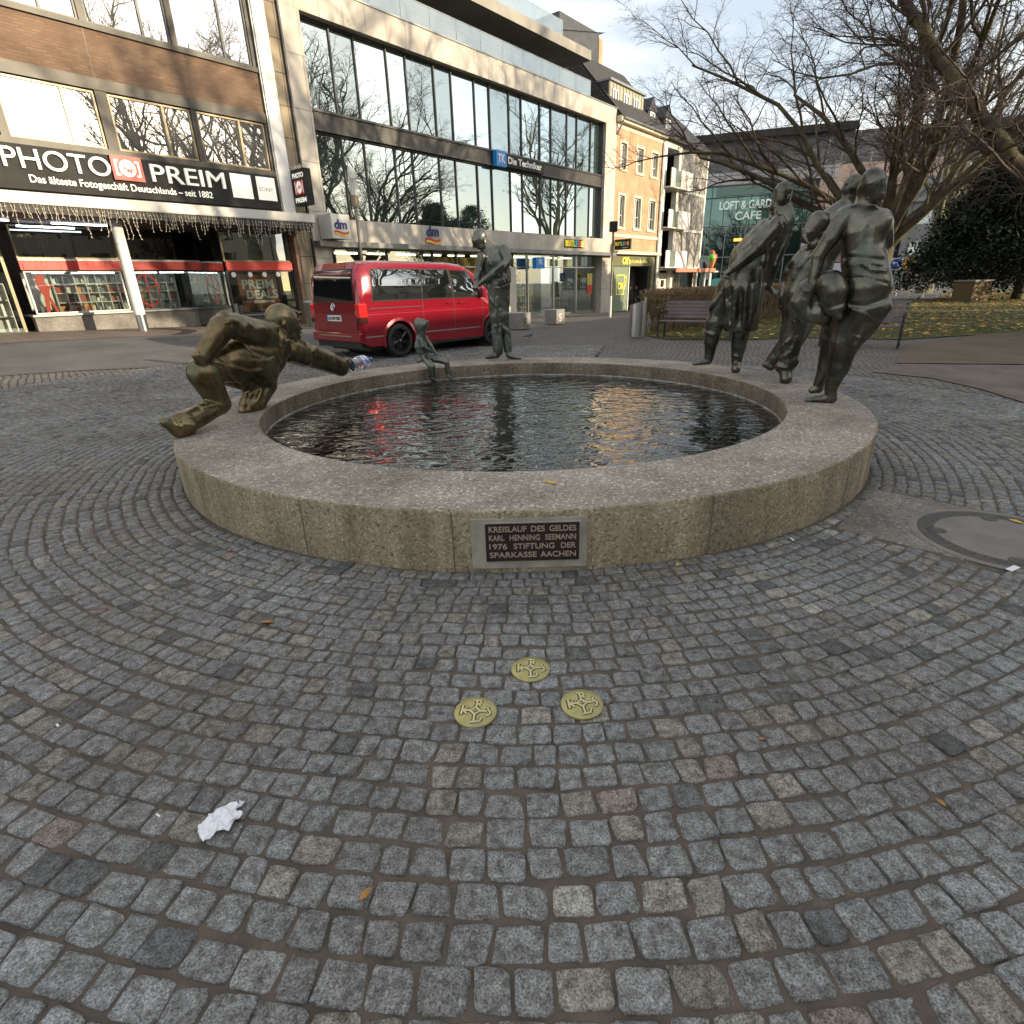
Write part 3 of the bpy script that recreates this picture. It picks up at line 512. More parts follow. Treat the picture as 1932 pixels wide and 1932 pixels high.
for i, (xx, ww, hh) in enumerate([(10.1, .16, .36), (10.32, .12, .3), (11.5, .18, .2), (11.75, .14, .3), (11.95, .2, .22), (12.2, .16, .28)]): mb.box(xx, xx+ww, .45, .53, .73, .73+hh, (0, 5, 0, 6, 0, 3)[i])
mb.build('display_goods', PAL, B); bx('window_back', DARKIN, B, 10.04, 12.55, 1.0, 1.05, .7, 3.5)
bx('brick_pier', BRK, B, 12.62, 12.8, .0, .5, -.1, 3.72)
mb = MB(); mb.tube((2.2, 2.3, .4), (2.2, 2.3, 2.4), .03); mb.box(2.2, 4.5, 2.3, 2.34, .4, .5); mb.box(4.42, 4.5, 2.3, 2.34, .5, 3.4); mb.build('door_frame', FRAMEB, B); bx('door_glass', GLS, B, 2.2, 4.42, 2.32, 2.33, .5, 3.4)
shelf(B, 2.4, 4.4, 2.9, .5, 1.9, 2, 3, 9)
TUBE = M('fluorescent_tube', (.9, .95, 1.), .5, emit=7)
for a_, b_ in ((5.1, 5.9), (6.1, 7.3), (7.6, 8.6), (8.7, 9.5)): mb = MB(); mb.box(a_, b_, 2.42, 2.47, 2.17, 2.2); mb.build('display_lamp', TUBE, B)
for a_, b_, y_, z_ in ((5.6, 7.0, 1.0, 3.46), (4.9, 6.3, 1.6, 3.4), (3.4, 4.6, .8, 3.46)): mb = MB(); mb.tube((a_, y_, z_), (b_, y_, z_), .022, n=8); mb.build('ceiling_tube', TUBE, B)
t_ = thing('canopy_column', fpt(6.86, .15, .3), FROT, 'round white column with a bare steel foot holding up the shop canopy', 'column')
mb = MB(); mb.lathe([(.15, .62), (.15, 3.4)], 32); mb.build('shaft', WHITE, t_, True); mb = MB(); mb.lathe([(.001, 0), (.14, 0), (.14, .619), (.15, .62)], 32); mb.build('foot', STEEL, t_, True)
# icicle lights
WIRE = M('light_string', (.80, .74, .60), .4)
rs = random.Random(11); VV = []; FF = []
def stick(p, q_, r_):
    p = np.array(p); q_ = np.array(q_); d = q_-p; a = np.cross(d, [0.3, .9, .1]); a = a/np.linalg.norm(a)*r_; b = np.cross(d, a); b = b/np.linalg.norm(b)*r_; o_ = len(VV)
    VV.extend([p+a, p-a*.5+b*.87, p-a*.5-b*.87, q_+a, q_-a*.5+b*.87, q_-a*.5-b*.87]); FF.extend([(o_+i, o_+(i+1) % 3, o_+3+(i+1) % 3, o_+3+i) for i in range(3)])
xx = 2.5
while xx < 12.95:
    n_ = rs.choice([2, 3, 3, 4, 5, 7]); p = [xx, -.97, 3.72]
    for k in range(n_):
        q_ = [p[0]+rs.uniform(-.035, .035), p[1]+rs.uniform(-.02, .02), p[2]-rs.uniform(.09, .12)]; stick(p, q_, .004)
        for _ in range(2): stick(q_, [q_[0]+rs.uniform(-.03, .03), q_[1]+rs.uniform(-.02, .02), q_[2]-rs.uniform(.0, .03)], .007)
        p = q_
    xx += rs.uniform(.05, .11)
o = np_mesh('icicle_lights', VV, FF, WIRE); o.location = fpt(0, 0, 0); o.rotation_euler = (0, 0, FROT); tag(o, 'unlit icicle string lights hanging in a fringe from the shop canopy', 'string lights')
# projecting signs on the corner
t_ = thing('projecting_sign', fpt(12.82, 0, 4.28), FROT, 'upright black projecting sign with a red emblem on the white corner post', 'sign')
bx('case', FASC, t_, 0, .26, -.98, -.16, 0, 1.12); bx('bracket', DGREY, t_, .1, .16, -.16, .02, .5, .56)
def side_text(s, size, z, wd, par, y0=-.2, x=-.004, mat=LET):   # reads on the face that looks back along the street
    return text(s, size, .004, mat, par, (x, y0, z), rot=(math.pi/2, 0, -math.pi/2), w=wd, bold=.008)
side_text('PHOTO', .2, .86, .68, t_, -.23); side_text('PREIM', .2, .10, .68, t_, -.23)
bx('red_face', REDM, t_, -.012, -.001, -.84, -.3, .34, .78)
mb = MB(); n_ = 24
mb.add([(-.016, -.57+.17*math.cos(2*math.pi*i/n_), .56+.19*math.sin(2*math.pi*i/n_)) for i in range(n_)], [tuple(range(n_))])
for y_ in (-.80, -.34): mb.box(-.017, -.013, y_-.012, y_+.012, .38, .74)
mb.build('emblem', LET, t_)
mb = MB(); pp = [(-.70, .50), (-.66, .62), (-.6, .52), (-.55, .6), (-.5, .5), (-.42, .53)]
for p, q_ in zip(pp, pp[1:]): mb.tube((-.02, p[0], p[1]), (-.02, q_[0], q_[1]), .012, n=5)
mb.build('squiggle', REDM, t_)
mb = MB(); rs = random.Random(2)
for i in range(30): xx = rs.uniform(-.1, .3); yy = rs.uniform(-.95, -.2); mb.tube((xx, yy, 1.13), (xx+rs.uniform(-.05, .05), yy+.03, 1.13+rs.uniform(.04, .14)), .006, n=4)
mb.build('light_cluster', WIRE, t_)
# ---------- glass fronted building
B = fthing('glass_fronted_building', 'pale stone building with two tall storeys of mirror glass above a drugstore', 'building')
mb = MB(); mb.box(13.42, 14.18, -.0, .6, -.2, 10.3); mb.build('stone_pier', STONE, B); bx('stone_pier', STONE, B, 34.76, 36.05, 0, .6, -1, 10.3)
bx('stone_lintel', BAND, B, 13.42, 36.05, 0, .6, 10.302, 11.2); bx('coping', ZINC, B, 13.40, 36.08, -.04, .7, 11.202, 11.26)
bx('lower_band', BAND, B, 14.182, 34.758, 0, .6, 3.2, 4.0)
bx('spandrel', SPAND, B, 14.182, 34.758, .22, .5, 6.94, 7.55); mb = MB(); mb.box(14.182, 34.758, .16, .22, 6.90, 6.97); mb.box(14.182, 34.758, .16, .22, 7.5, 7.57); mb.build('spandrel_rail', FRAMEG, B)
MU = [14.18, 15.56, 16.63, 18.18, 19.18, 20.77, 21.83, 23.34, 24.41, 25.88, 26.89, 28.49, 29.52, 31.07, 32.10, 33.62, 34.76]
for z0, z1 in ((4.0, 6.90), (7.57, 10.3)):
    for i, (a, b) in enumerate(zip(MU, MU[1:])):
        j_ = random.Random(i*7+int(z0)); mb = MB(); ty, tz = j_.uniform(-.006, .006), j_.uniform(-.006, .006)
        mb.add([(a+.03, .42, z0+.03), (b-.03, .42+ty, z0+.03), (b-.03, .42+ty+tz, z1-.03), (a+.03, .42+tz, z1-.03)], [(0, 1, 2, 3)]); mb.build('window_pane', GLM, B)
    for x_ in MU[1:-1]: bx('mullion', FRAMEG, B, x_-.028, x_+.028, .355, .44, z0, z1)
    mb = MB(); mb.box(14.18, 14.24, .2, .44, z0, z1); mb.box(34.7, 34.76, .2, .44, z0, z1); mb.box(14.24, 34.7, .3, .44, z0, z0+.05); mb.box(14.24, 34.7, .3, .44, z1-.05, z1); mb.build('glazing_frame', FRAMEG, B)
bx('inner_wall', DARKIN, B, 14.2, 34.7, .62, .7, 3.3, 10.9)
# ground floor
bx('awning', ZINC, B, 13.45, 35.9, -.42, .4, 2.99, 3.18)
GM = [14.6, 17.2, 19.9, 21.5, 23.4, 25.88, 27.2, 29.75, 32.25, 34.8]
for a, b in zip(GM, GM[1:]):
    bx('shop_pane', GLS, B, a+.03, b-.03, .4, .41, -.3, 2.95)
    bx('shop_mullion', STEEL if a > 25 else FRAMEG, B, b-.035, b+.035, .33, .45, -.6, 2.98)
mb = MB(); mb.box(14.6, 34.8, .36, .44, 2.28, 2.34); mb.build('transom', STEEL, B)
bx('light_pillar', M('pillar_cream', (.6, .56, .46), .5), B, 24.9, 25.82, .1, .38, -.5, 2.3)
bx('shop_floor', INFLOOR, B, 14.6, 34.8, .45, 5, -.62, -.3); bx('shop_ceiling', M('ceiling', (.12, .12, .12), .8), B, 14.6, 34.8, .45, 5, 2.96, 3.15); bx('shop_back', M('back_wall', (.16, .15, .13), .8), B, 14.6, 34.8, 5, 5.1, -.6, 3.1)
for i, x_ in enumerate(np.arange(15.5, 34, 2.1)): shelf(B, x_, x_+1.5, 2.0+(i % 2)*1.4, -.28, 1.5, 3, 5, 20+i, .9)
mb = MB()
for x_ in np.arange(15.5, 34, 1.7): mb.box(x_, x_+1.1, 1.6, 1.75, 2.86, 2.93)
mb.build('ceiling_light', M('warm_lamp', (1, .85, .6), .5, emit=4), B)
YEL = M('yellow_panel', (.62, .50, .12), .6); ORG = M('painted_reflection', (.8, .42, .10), .6, 0, (.85, .6, .25), 1.5)
bx('reflection_panel', ORG, B, 20.1, 23.3, .52, .54, 1.0, 2.75); mb = MB(); mb.box(29.3, 30.0, .5, .52, 2.38, 2.78); mb.box(30.1, 32.0, .5, .52, 2.38, 2.72); mb.build('yellow_sign', YEL, B)  # orange panel in the window is added, coloured as a sunlit building's reflection
mb = MB(); mb.box(33.6, 34.2, .37, .39, 1.25, 1.95); mb.build('yellow_notice', YEL, B); bx('red_notice', REDM, B, 33.62, 34.2, .37, .39, .7, 1.22)
TKB = M('sign_blue', (.02, .20, .52), .4, emit=.1)
bx('door_frame', STEEL, B, 26.0, 26.06, .3, .4, -.5, 2.3)
# lettering on the bands
DMB = M('navy_letters', (.03, .04, .16), .5); DRED = M('wave_red', (.6, .05, .04), .5); DYEL = M('wave_yellow', (.85, .55, .08), .5)
def dm(par, x, y, z, s_, rot=0.):
    e = thing('shop_logo', (0, 0, 0)); e.parent = par; e.location = (x, y, z); e.rotation_euler = (0, 0, rot)
    text('dm', .62*s_, .012, DMB, e, (.08*s_, 0, .30*s_), w=.78*s_, bold=.012)
    for k, (m_, dz) in enumerate(((DRED, .12), (DYEL, .02))):
        mb = MB(); pts = [(i/12*.95*s_, (dz+.045*math.sin(i/12*2*math.pi+.5))*s_) for i in range(13)]
        mb.prism([(p[0], p[1]+.05*s_) for p in pts]+[(p[0], p[1]-.05*s_) for p in pts[::-1]], -.012-.003*k, .01); mb.build('wave', m_, e)
dm(B, 19.2, -.05, 3.30, .95)
LETC = [M('lc%d' % i, c_, .4, emit=.2) for i, c_ in enumerate([(.75, .62, .05), (.75, .62, .05), (.8, .45, .05), (.35, .62, .08), (.05, .4, .5), (.7, .06, .05), (.8, .7, .1)])]
def colour_word(par, word, x, y, z, size, wd, mats, rot=(math.pi/2, 0, 0), step=(1, 0)):
    for i, c in enumerate(word): text(c, size, .03, mats[i % len(mats)], par, (x+step[0]*wd*i/len(word), y+step[1]*wd*i/len(word), z), rot=rot, w=wd/len(word)*.86, bold=.012)
s = bx('sign_plate', FASC, B, 30.32, 32.3, -.03, -.002, 3.38, 3.83)
colour_word(s, 'BUTLERS', 30.36, -.07, 3.45, .47, 1.95, LETC); text('home', .2, .005, WHITE, s, (32.35, -.03, 3.33), w=.62)
s = bx('blue_emblem', TKB, B, 24.28, 25.04, -.08, .16, 6.88, 7.55); text('TK', .5, .004, WHITE, s, (24.36, -.09, 7.05), w=.58, bold=.02)
s = bx('name_board', FASC, B, 25.06, 28.3, -.04, .16, 6.93, 7.46); text('Die Techniker', .42, .008, WHITE, s, (25.2, -.055, 7.07), w=2.85, bold=.01)
s = bx('box_sign', TKB, B, 27.15, 27.95, -.30, -.02, 2.22, 2.80); text('TK', .34, .004, WHITE, s, (27.3, -.31, 2.45), w=.42, bold=.012)
t_ = thing('cube_sign', fpt(13.75, 0, 3.24), FROT, 'white cube shaped drugstore sign with navy letters beside the corner drainpipe', 'sign')
bx('case', M('sign_white', (.72, .70, .66), .4), t_, 0, .82, -.85, -.06, 0, .82); dm(t_, .06, -.856, .12, .7)
e = thing('shop_logo', (0, 0, 0)); 
bpy.data.objects.remove(e)
t_ = thing('hanging_sign', fpt(36.15, 0, 3.36), FROT, 'dark projecting shop sign with coloured letters by the brick house', 'sign')
bx('case', FASC, t_, 0, .18, -1.25, -.1, 0, .62)
for i, c in enumerate('BUTLERS'): text(c, .3, .01, LETC[i % 7], t_, (-.012, -.16-i*.145, .25), rot=(math.pi/2, 0, -math.pi/2), w=.12, bold=.006)
text('home', .14, .005, WHITE, t_, (-.012, -.7, .07), rot=(math.pi/2, 0, -math.pi/2), w=.4); bx('bracket', DGREY, t_, .06, .12, -.1, .05, .3, .36)
# roof terraces
mb = MB(); mb.box(13.5, 36.0, .6, 12, 11.0, 11.2); mb.build('terrace_floor', ZINC, B)
for a, b in zip(np.linspace(14.2, 33.1, 13), np.linspace(14.2, 33.1, 13)[1:]): bx('glass_rail', GLR, B, a+.01, b-.01, .12, .135, 11.2, 12.05)
bx('rail_cap', ZINC, B, 14.2, 33.1, .11, .145, 12.052, 12.075)
wall_with_holes(B, 'terrace_wall', M('pale_render', (.42, .41, .38), .8), 14, 31.6, 11.2, 12.9, [(a, a+1.55, 11.25, 12.75) for a in np.arange(14.4, 31, 1.7)], 2.2, 2.4)
for i, a in enumerate(np.arange(14.4, 31, 1.7)):
    f = window(B, a+.01, a+1.54, 11.26, 12.74, 2.24, .05, [], FRAMEG, GLM)
    if i in (7, 8, 9):
        mb = MB()
        for z_ in np.arange(11.3, 12.7, .09): mb.box(a+.03, a+1.5, 2.15, 2.2, z_, z_+.045)
        mb.build('blind', ZINC, f)
bx('roof_slab', M('slab_render', (.34, .32, .28), .8, 0, (.26, .25, .22), .8), B, 13.5, 32.8, -.05, 9, 12.9, 13.35)
for a, b in zip(np.linspace(14.2, 30.5, 9), np.linspace(14.2, 30.5, 9)[1:]): bx('glass_rail', GLR, B, a+.01, b-.01, .3, .315, 13.35, 14.2)
bx('penthouse', CREAM, B, 13.5, 26.8, 2.6, 8, 13.352, 16.5); bx('penthouse_roof', STONE, B, 13.4, 27.8, 1.6, 8, 16.502, 16.8)
# ---------- narrow brick house
B = fthing('brick_house', 'narrow orange brick house with six tall white windows and a roof dormer', 'house')
WX = [(36.55, 37.52), (38.72, 39.85), (40.88, 42.08)]
H_ = [(a, b, z0, z1) for a, b in WX for z0, z1 in ((8.05, 9.66), (4.68, 6.74))]
wall_with_holes(B, 'brick_wall', BRK2, 36.052, 42.6, 3.32, 10.28, H_, .0, .35)
for a, b, z0, z1 in H_: window(B, a+.12, b-.12, z0+.1, z1-.1, .13, .07, [(a+b)/2], WFR, GLB if z0 > 6 else GLS, [z0+(z1-z0)*.40], surround=.14)
bx('inner_wall', DARKIN, B, 36.2, 42.5, .5, .6, 3.4, 10.3)
bx('string_course', CREAM, B, 36.054, 42.6, -.06, .1, 4.16, 4.36); bx('frieze', CREAM, B, 36.052, 42.6, -.03, .35, 10.282, 10.55); bx('cornice', CREAM, B, 36.0, 42.7, -.35, .35, 10.552, 10.86)
bx('awning', CREAM, B, 36.054, 42.8, -.35, .1, 3.12, 3.31)
SG = M('moss_green_board', (.16, .155, .075), .6, 0, (.10, .10, .05), 4, 6)
mb = MB(); mb.box(36.054, 42.95, .02, .3, 2.40, 3.118); mb.box(36.054, 36.4, .02, .3, -1, 2.398); mb.box(42.05, 42.95, .02, .3, -1, 2.398); s = mb.build('shop_surround', SG, B)
LY = M('yellow_letters', (.85, .75, .12), .5, emit=.15)
text("Oli's", .62, .01, LY, s, (37.5, .0, 2.52), w=1.15, bold=.02); text('chocolate', .34, .006, LY, s, (38.75, .0, 2.6), w=1.25); text('&', .4, .006, WHITE, s, (40.05, .0, 2.58), w=.22); text('coffee', .34, .006, LY, s, (40.32, .0, 2.6), w=.95)
DG = M('door_glass_green', (.22, .27, .19), .25); bx('door_leaf', DG, B, 36.42, 38.7, .15, .19, -.55, 2.38); bx('door_frame', WFR, B, 38.7, 38.8, .1, .22, -.6, 2.4); bx('doorway', DARKIN, B, 38.8, 42.05, 1.2, 1.25, -1, 2.4)
bx('doorway_side', DARKIN, B, 42.0, 42.05, .3, 1.2, -1, 2.4)
mb = MB(); pts = [(.0, 0), (1.0, 0), (1.06, 1.25), (-.06, 1.25)]
for p, q_ in zip(pts, pts[1:]+pts[:1]): mb.tube((37.05+p[0], .13, .55+p[1]), (37.05+q_[0], .13, .55+q_[1]), .035, n=6)
mb.path([(38.08, .13, 1.6), (38.4, .13, 1.75), (38.3, .13, 1.2), (38.08, .13, .85)], .03, 6); s = mb.build('cup_decal', LY, B); text('Oli', .6, .004, LY, s, (37.2, .12, .9), w=.75, bold=.01)
mb = MB(); mb.add([(36.0, -.42, 10.82), (42.75, -.42, 10.82), (42.75, 3.4, 14.9), (36.0, 3.4, 14.9), (36.0, 5, 14.9), (42.75, 5, 14.9)], [(0, 1, 2, 3), (3, 2, 5, 4)]); mb.box(36, 42.75, .3, 5, 10.84, 10.86); mb.build('roof', TILE, B)
mb = MB(); mb.add([(35.98, -.3, 10.86), (35.98, 3.4, 14.8), (35.98, 8, 14.8), (35.98, 8, 10.86)], [(0, 1, 2, 3)]); mb.build('gable_side', TILE, B)
SEAM_ = M('standing_seam', (.30, .29, .22), .5, .3, (.36, .35, .28), 1.5)
d_ = bx('dormer', SEAM_, B, 36.25, 40.8, .75, 4, 11.3, 12.86); bx('dormer_roof', ZINC, d_, 36.15, 40.95, .6, 4.1, 12.862, 12.98); bx('dormer_cheek', DGREY, d_, 36.2, 36.249, .8, 4, 11.0, 12.86)
mb = MB()
for x_ in np.arange(36.3, 40.8, .42): mb.box(x_, x_+.03, .72, .749, 11.32, 12.85)
mb.build('seams', SEAM_, d_)
for x_ in (36.6, 38.0, 39.35): window(d_, x_, x_+.72, 11.42, 12.5, .68, .07, [x_+.36], WFR, GLB)
mb = MB(); mb.tube((42.62, -.06, -.6), (42.62, -.06, 10.4), .06); mb.tube((36.2, -.42, 10.74), (42.7, -.42, 10.74), .07); mb.path([(36.15, -.4, 10.6), (36.1, -.2, 10.2), (36.05, -.05, 9.9)], .06); mb.build('rain_pipe', ZINC, B)
# roof behind: chimney and seamed attic
B = fthing('rear_house', 'dark tiled roof with a tall chimney wall seen behind the terraces', 'house')
mb = MB(); mb.prism([(31.0, 10.5), (45, 10.5), (45, 12.2), (39.5, 14.8), (38.2, 15.2), (36, 15.4), (31, 15.4)], 5.2, 9); mb.build('roof', TILE, B)
c_ = bx('chimney', DGREY, B, 36.4, 41.2, 4.6, 6.5, 13.5, 17.2); bx('chimney_edge', BRK2, c_, 41.2, 41.7, 4.58, 6.5, 13.5, 16.95); mb = MB(); mb.add([(36.2, 4.5, 16.2), (41.9, 4.5, 17.4), (41.9, 6.6, 17.4), (36.2, 6.6, 16.2)], [(0, 1, 2, 3)]); mb.build('chimney_cap', BLACK, c_)
d_ = bx('attic_box', SEAM_, B, 35.6, 41.2, 3.6, 5.2, 13.6, 14.75); mb = MB()
for x_ in np.arange(35.7, 41.1, .5): mb.box(x_, x_+.05, 3.56, 3.6, 13.62, 14.73)
mb.build('seams', DGREY, d_)
# ---------- house at the corner with balconies
B = fthing('balcony_house', 'white framed corner house with grey pebble panels and small balconies', 'house')
PEB = aggregate('pebble_panel', (.34, .33, .32), (.18, .175, .17), (.55, .54, .52), 7, .9, .01)
WR = M('white_render', (.74, .70, .62), .8)
mb = MB(); mb.box(42.95, 43.45, .0, .4, -1.2, 10.6); mb.box(45.45, 45.85, 0, .4, -1.2, 10.6); mb.box(50.95, 51.2, -.02, .4, 2.3, 10.7); mb.box(43.45, 45.45, .0, .4, 10.22, 10.6)
for z_ in (7.6, 4.95, 2.2): mb.box(43.45, 45.45, .0, 1.4, z_-.0, z_+.16); mb.box(45.85, 50.95, -.02, .4, z_, z_+.16)
mb.build('white_frame', WR, B)
for z0, z1 in ((7.762, 10.45), (5.112, 7.598), (2.362, 4.948)): bx('pebble_panel', PEB, B, 45.852, 50.948, .03, .4, z0, z1)
bx('recess_wall', M('recess', (.10, .085, .06), .8), B, 43.4, 45.5, 1.3, 1.5, -1, 10.3); bx('gable_top', WR, B, 42.9, 51.2, .0, .4, 10.602, 10.75)
for z_ in (7.76, 5.11, 2.36):
    b_ = MB(); b_.box(43.3, 44.0, -.5, -.44, z_-.02, z_+1.12); b_.box(45.0, 47.2, -.5, -.44, z_-.02, z_+1.12); b_.box(43.3, 47.2, -.5, .0, z_-.1, z_-.022); b_.box(47.14, 47.2, -.44, -.02, z_-.02, z_+1.12); b = b_.build('balcony', WR, B)
    bx('balcony_glass', mirror_glass('balcony_glass%d' % int(z_), .2, dark=(.2, .24, .2)), b, 44.05, 44.95, -.49, -.47, z_+.02, z_+1.05)
    window(B, 43.6, 45.3, z_+.1, z_+2.2, 1.2, .07, [44.4], WFR, GLS)
mb = MB(); mb.add([(42.8, -.3, 10.74), (51.4, -.3, 10.74), (51.4, 3.5, 14.), (42.8, 3.5, 14.4)], [(0, 1, 2, 3)]); mb.box(42.8, 51.4, -.35, -.3, 10.6, 10.76); mb.build('roof', TILE, B)
bx('side_wall', PEB, B, 50.97, 51.19, .402, 10, -1.2, 10.7); bx('body', DARKIN, B, 43, 50.9, 1.6, 9, -1, 10.5)
for x_ in (41.25, 43.75):
    d_ = MB(); d_.box(x_, x_+1.15, .6, 3.2, 11.1, 12.15); d_.prism([(x_-.08, 12.15), (x_+1.23, 12.15), (x_+.575, 12.98)], .5, 3.3); d_ = d_.build('gable_dormer', DGREY, B); window(d_, x_+.22, x_+.93, 11.2, 12.1, .53, .08, [], WFR, GLB)
bx('fascia', M('salmon_fascia', (.50, .19, .12), .6), B, 43.3, 51.4, -1.4, -1.3, 1.93, 2.2); bx('flat_canopy', ZINC, B, 43.3, 51.4, -1.3, 0, 2.1, 2.2)
wall_with_holes(B, 'kiosk_front', WR, 43, 46.2, -1.2, 1.92, [(43.3, 43.9, .9, 1.4), (43.3, 43.9, -.3, .5), (44.4, 45.0, .9, 1.4), (44.4, 45.0, -.3, .5)], .3, .4)
bx('kiosk_glass', GLS, B, 46.2, 51.1, .5, .52, -1.2, 1.92); bx('kiosk_back', M('kiosk_back', (.2, .1, .04), .8), B, 46.2, 51, 1.4, 1.45, -1, 1.9)
mb = MB()
for x_ in (48.0, 49.8, 50.9): mb.tube((x_, -1.1, -1.2), (x_, -1.1, 2.1), .09)
mb.build('post', WHITE, B)
# ---------- shopping centre with glass front
LP = np.array([24.58, 72., 0]); LAZ = math.radians(107.5); LROT = math.radians(90-107.5)
B = thing('shopping_centre', LP, LROT, 'dark panelled shopping centre with a green glass cafe front', 'building')
DPAN = panel_mat('dark_panels', (.10, .095, .105), (.15, .14, .15), 1.4, 1.0, .02, .35); GRL = mirror_glass('green_glass', .20, (.6, .85, .78), (.03, .075, .062))
GLP = panel_mat('metal_band', (.30, .30, .33), (.42, .42, .46), 1.3, 4, .03, .4)
bx('upper_wall', DPAN, B, -12, 30, .4, 6, 12.3, 15.3); bx('metal_band', GLP, B, -12, 12, .1, 5, 11.1, 12.298); bx('roof_edge', BLACK, B, -12, 13, -.6, 6, 15.302, 16.0)
bx('set_back_wall', M('pink_brick', (.36, .26, .22), .8, 0, (.46, .36, .30), 1, 8), B, 10.4, 24, .2, 5, 6.9, 12.296)
bx('glass_front', GRL, B, -12, 10, .2, .3, 6.9, 11.0); mb = MB()
for x_ in np.arange(-12, 10.2, 1.42): mb.box(x_-.04, x_+.04, .08, .198, 6.3, 11.0)
for z_ in (6.9, 9.85, 10.98): mb.box(-12, 10, .08, .198, z_-.05, z_+.05)
mb.build('glazing_bars', DGREY, B); GT = M('pale_letters', (.70, .85, .80), .5)
bx('fascia_glass', M('fascia_green', (.10, .17, .145), .3), B, -.2, 9.9, .02, .07, 10.0, 10.85)
text('LOFT & GARDEN', 1.15, .02, GT, B, (.25, -.02, 8.62), w=6.6, bold=.03); text('CAFE', 1.15, .02, GT, B, (2.05, -.02, 7.5), w=2.75, bold=.015)
bx('lower_glass', mirror_glass('dark_green_glass', .15, (.6, .8, .75), (.012, .025, .022)), B, -12, 24, .3, .4, -2, 6.85); mb = MB()
for x_ in np.arange(-12, 24, 2.2): mb.box(x_-.05, x_+.05, .2, .298, -2, 6.8)
mb.box(-12, 24, .2, .298, 3.6, 3.7); mb.build('lower_bars', ZINC, B)
bx('lit_sign', M('orange_lit', (1., .3, .05), .5, emit=2), B, 2.2, 3.1, .1, .19, 5.3, 5.6)
mb = MB(); mb.box(9.4, 14.5, -.4, .1, 4.2, 5.3); mb.box(9.4, 14.5, -.4, .1, 1.0, 2.6); mb.build('white_panel', M('pale_panel', (.45, .46, .50), .6), B); bx('brown_panel', M('brown_panel', (.22, .17, .14), .7), B, 9.4, 14.5, -.3, .1, 2.7, 4.1)
# far houses round the square
def far_house(name, label, x, y, Y, rot, wd, ht, dp, mat, fl, nwin, roofm=None, z0=-.8):
    p = ray(x, y); q_ = p/p[1]*Y; t_ = thing(name, (q_[0], q_[1], z0), math.radians(rot), label, 'building', 'houses beyond the park')
    holes = []; fh = ht/fl
    for k in range(fl):
        for i in range(nwin):
            a = wd*(i+.25)/nwin; holes.append((a, a+wd*.5/nwin, fh*k+fh*.3, fh*k+fh*.78))
    wall_with_holes(t_, 'wall', mat, 0, wd, 0, ht, holes, 0, .4)
    for h_ in holes: window(t_, h_[0]+.01, h_[1]-.01, h_[2]+.01, h_[3]-.01, .12, .1, [(h_[0]+h_[1])/2], WFR, GLM)
    mb = MB(); mb.box(0.01, wd-.01, .5, dp, 0, ht-.01); mb.build('body', mat, t_)
    mb = MB(); mb.prism([(-.3, ht+.002), (wd+.3, ht+.002), (wd-.8, ht+2.3), (.8, ht+2.3)], -.3, dp); mb.build('roof', roofm or TILE, t_); return t_
GREYR = M('grey_render', (.20, .20, .195), .85, 0, (.26, .26, .25), .8); BROWNR = M('brown_render', (.22, .19, .17), .85, 0, (.28, .25, .22), .8); CRR = M('cream_render', (.50, .44, .34), .85, 0, (.42, .37, .29), .8)
far_house('town_house', 'cream town house catching the sun behind the bare tree', 1530, 500, 82, -22, 13, 10.5, 8, CRR, 3, 5)
far_house('town_house', 'grey town house with white framed windows behind the park, right of the woman statue', 1690, 500, 66, -38, 6, 9.0, 8, GREYR, 3, 2, ZINC)
far_house('town_house', 'brown grey block with wide windows beside the grey town house', 1752, 500, 68, -30, 12, 8.2, 8, BROWNR, 3, 3, ZINC)
far_house('town_house', 'low dark building behind the evergreen tree', 1850, 500, 74, -35, 26, 7.5, 8, BROWNR, 2, 8)
# ---------- the block behind the photographer that shades the square (seen in the mirror glass)
B = thing('opposite_block', fpt(-38.5, 41., -.5), FROT, 'long plain block across the square, seen only in the mirror glass', 'building')
wall_with_holes(B, 'wall', CRR, 0, 74.5, 0, 9.0, [(a, a+1.2, z_, z_+1.6) for a in np.arange(1, 73, 2.6) for z_ in (1.0, 4.0, 6.8)], -.4, 0)
bx('panes', GLM, B, .5, 74, -.3, -.28, .6, 8.9); mb = MB(); mb.box(0, 74.5, -12, -.5, 0, 8.99); mb.box(-.3, 74.8, -12, .3, 9.002, 9.5); mb.build('roof', TILE, B)
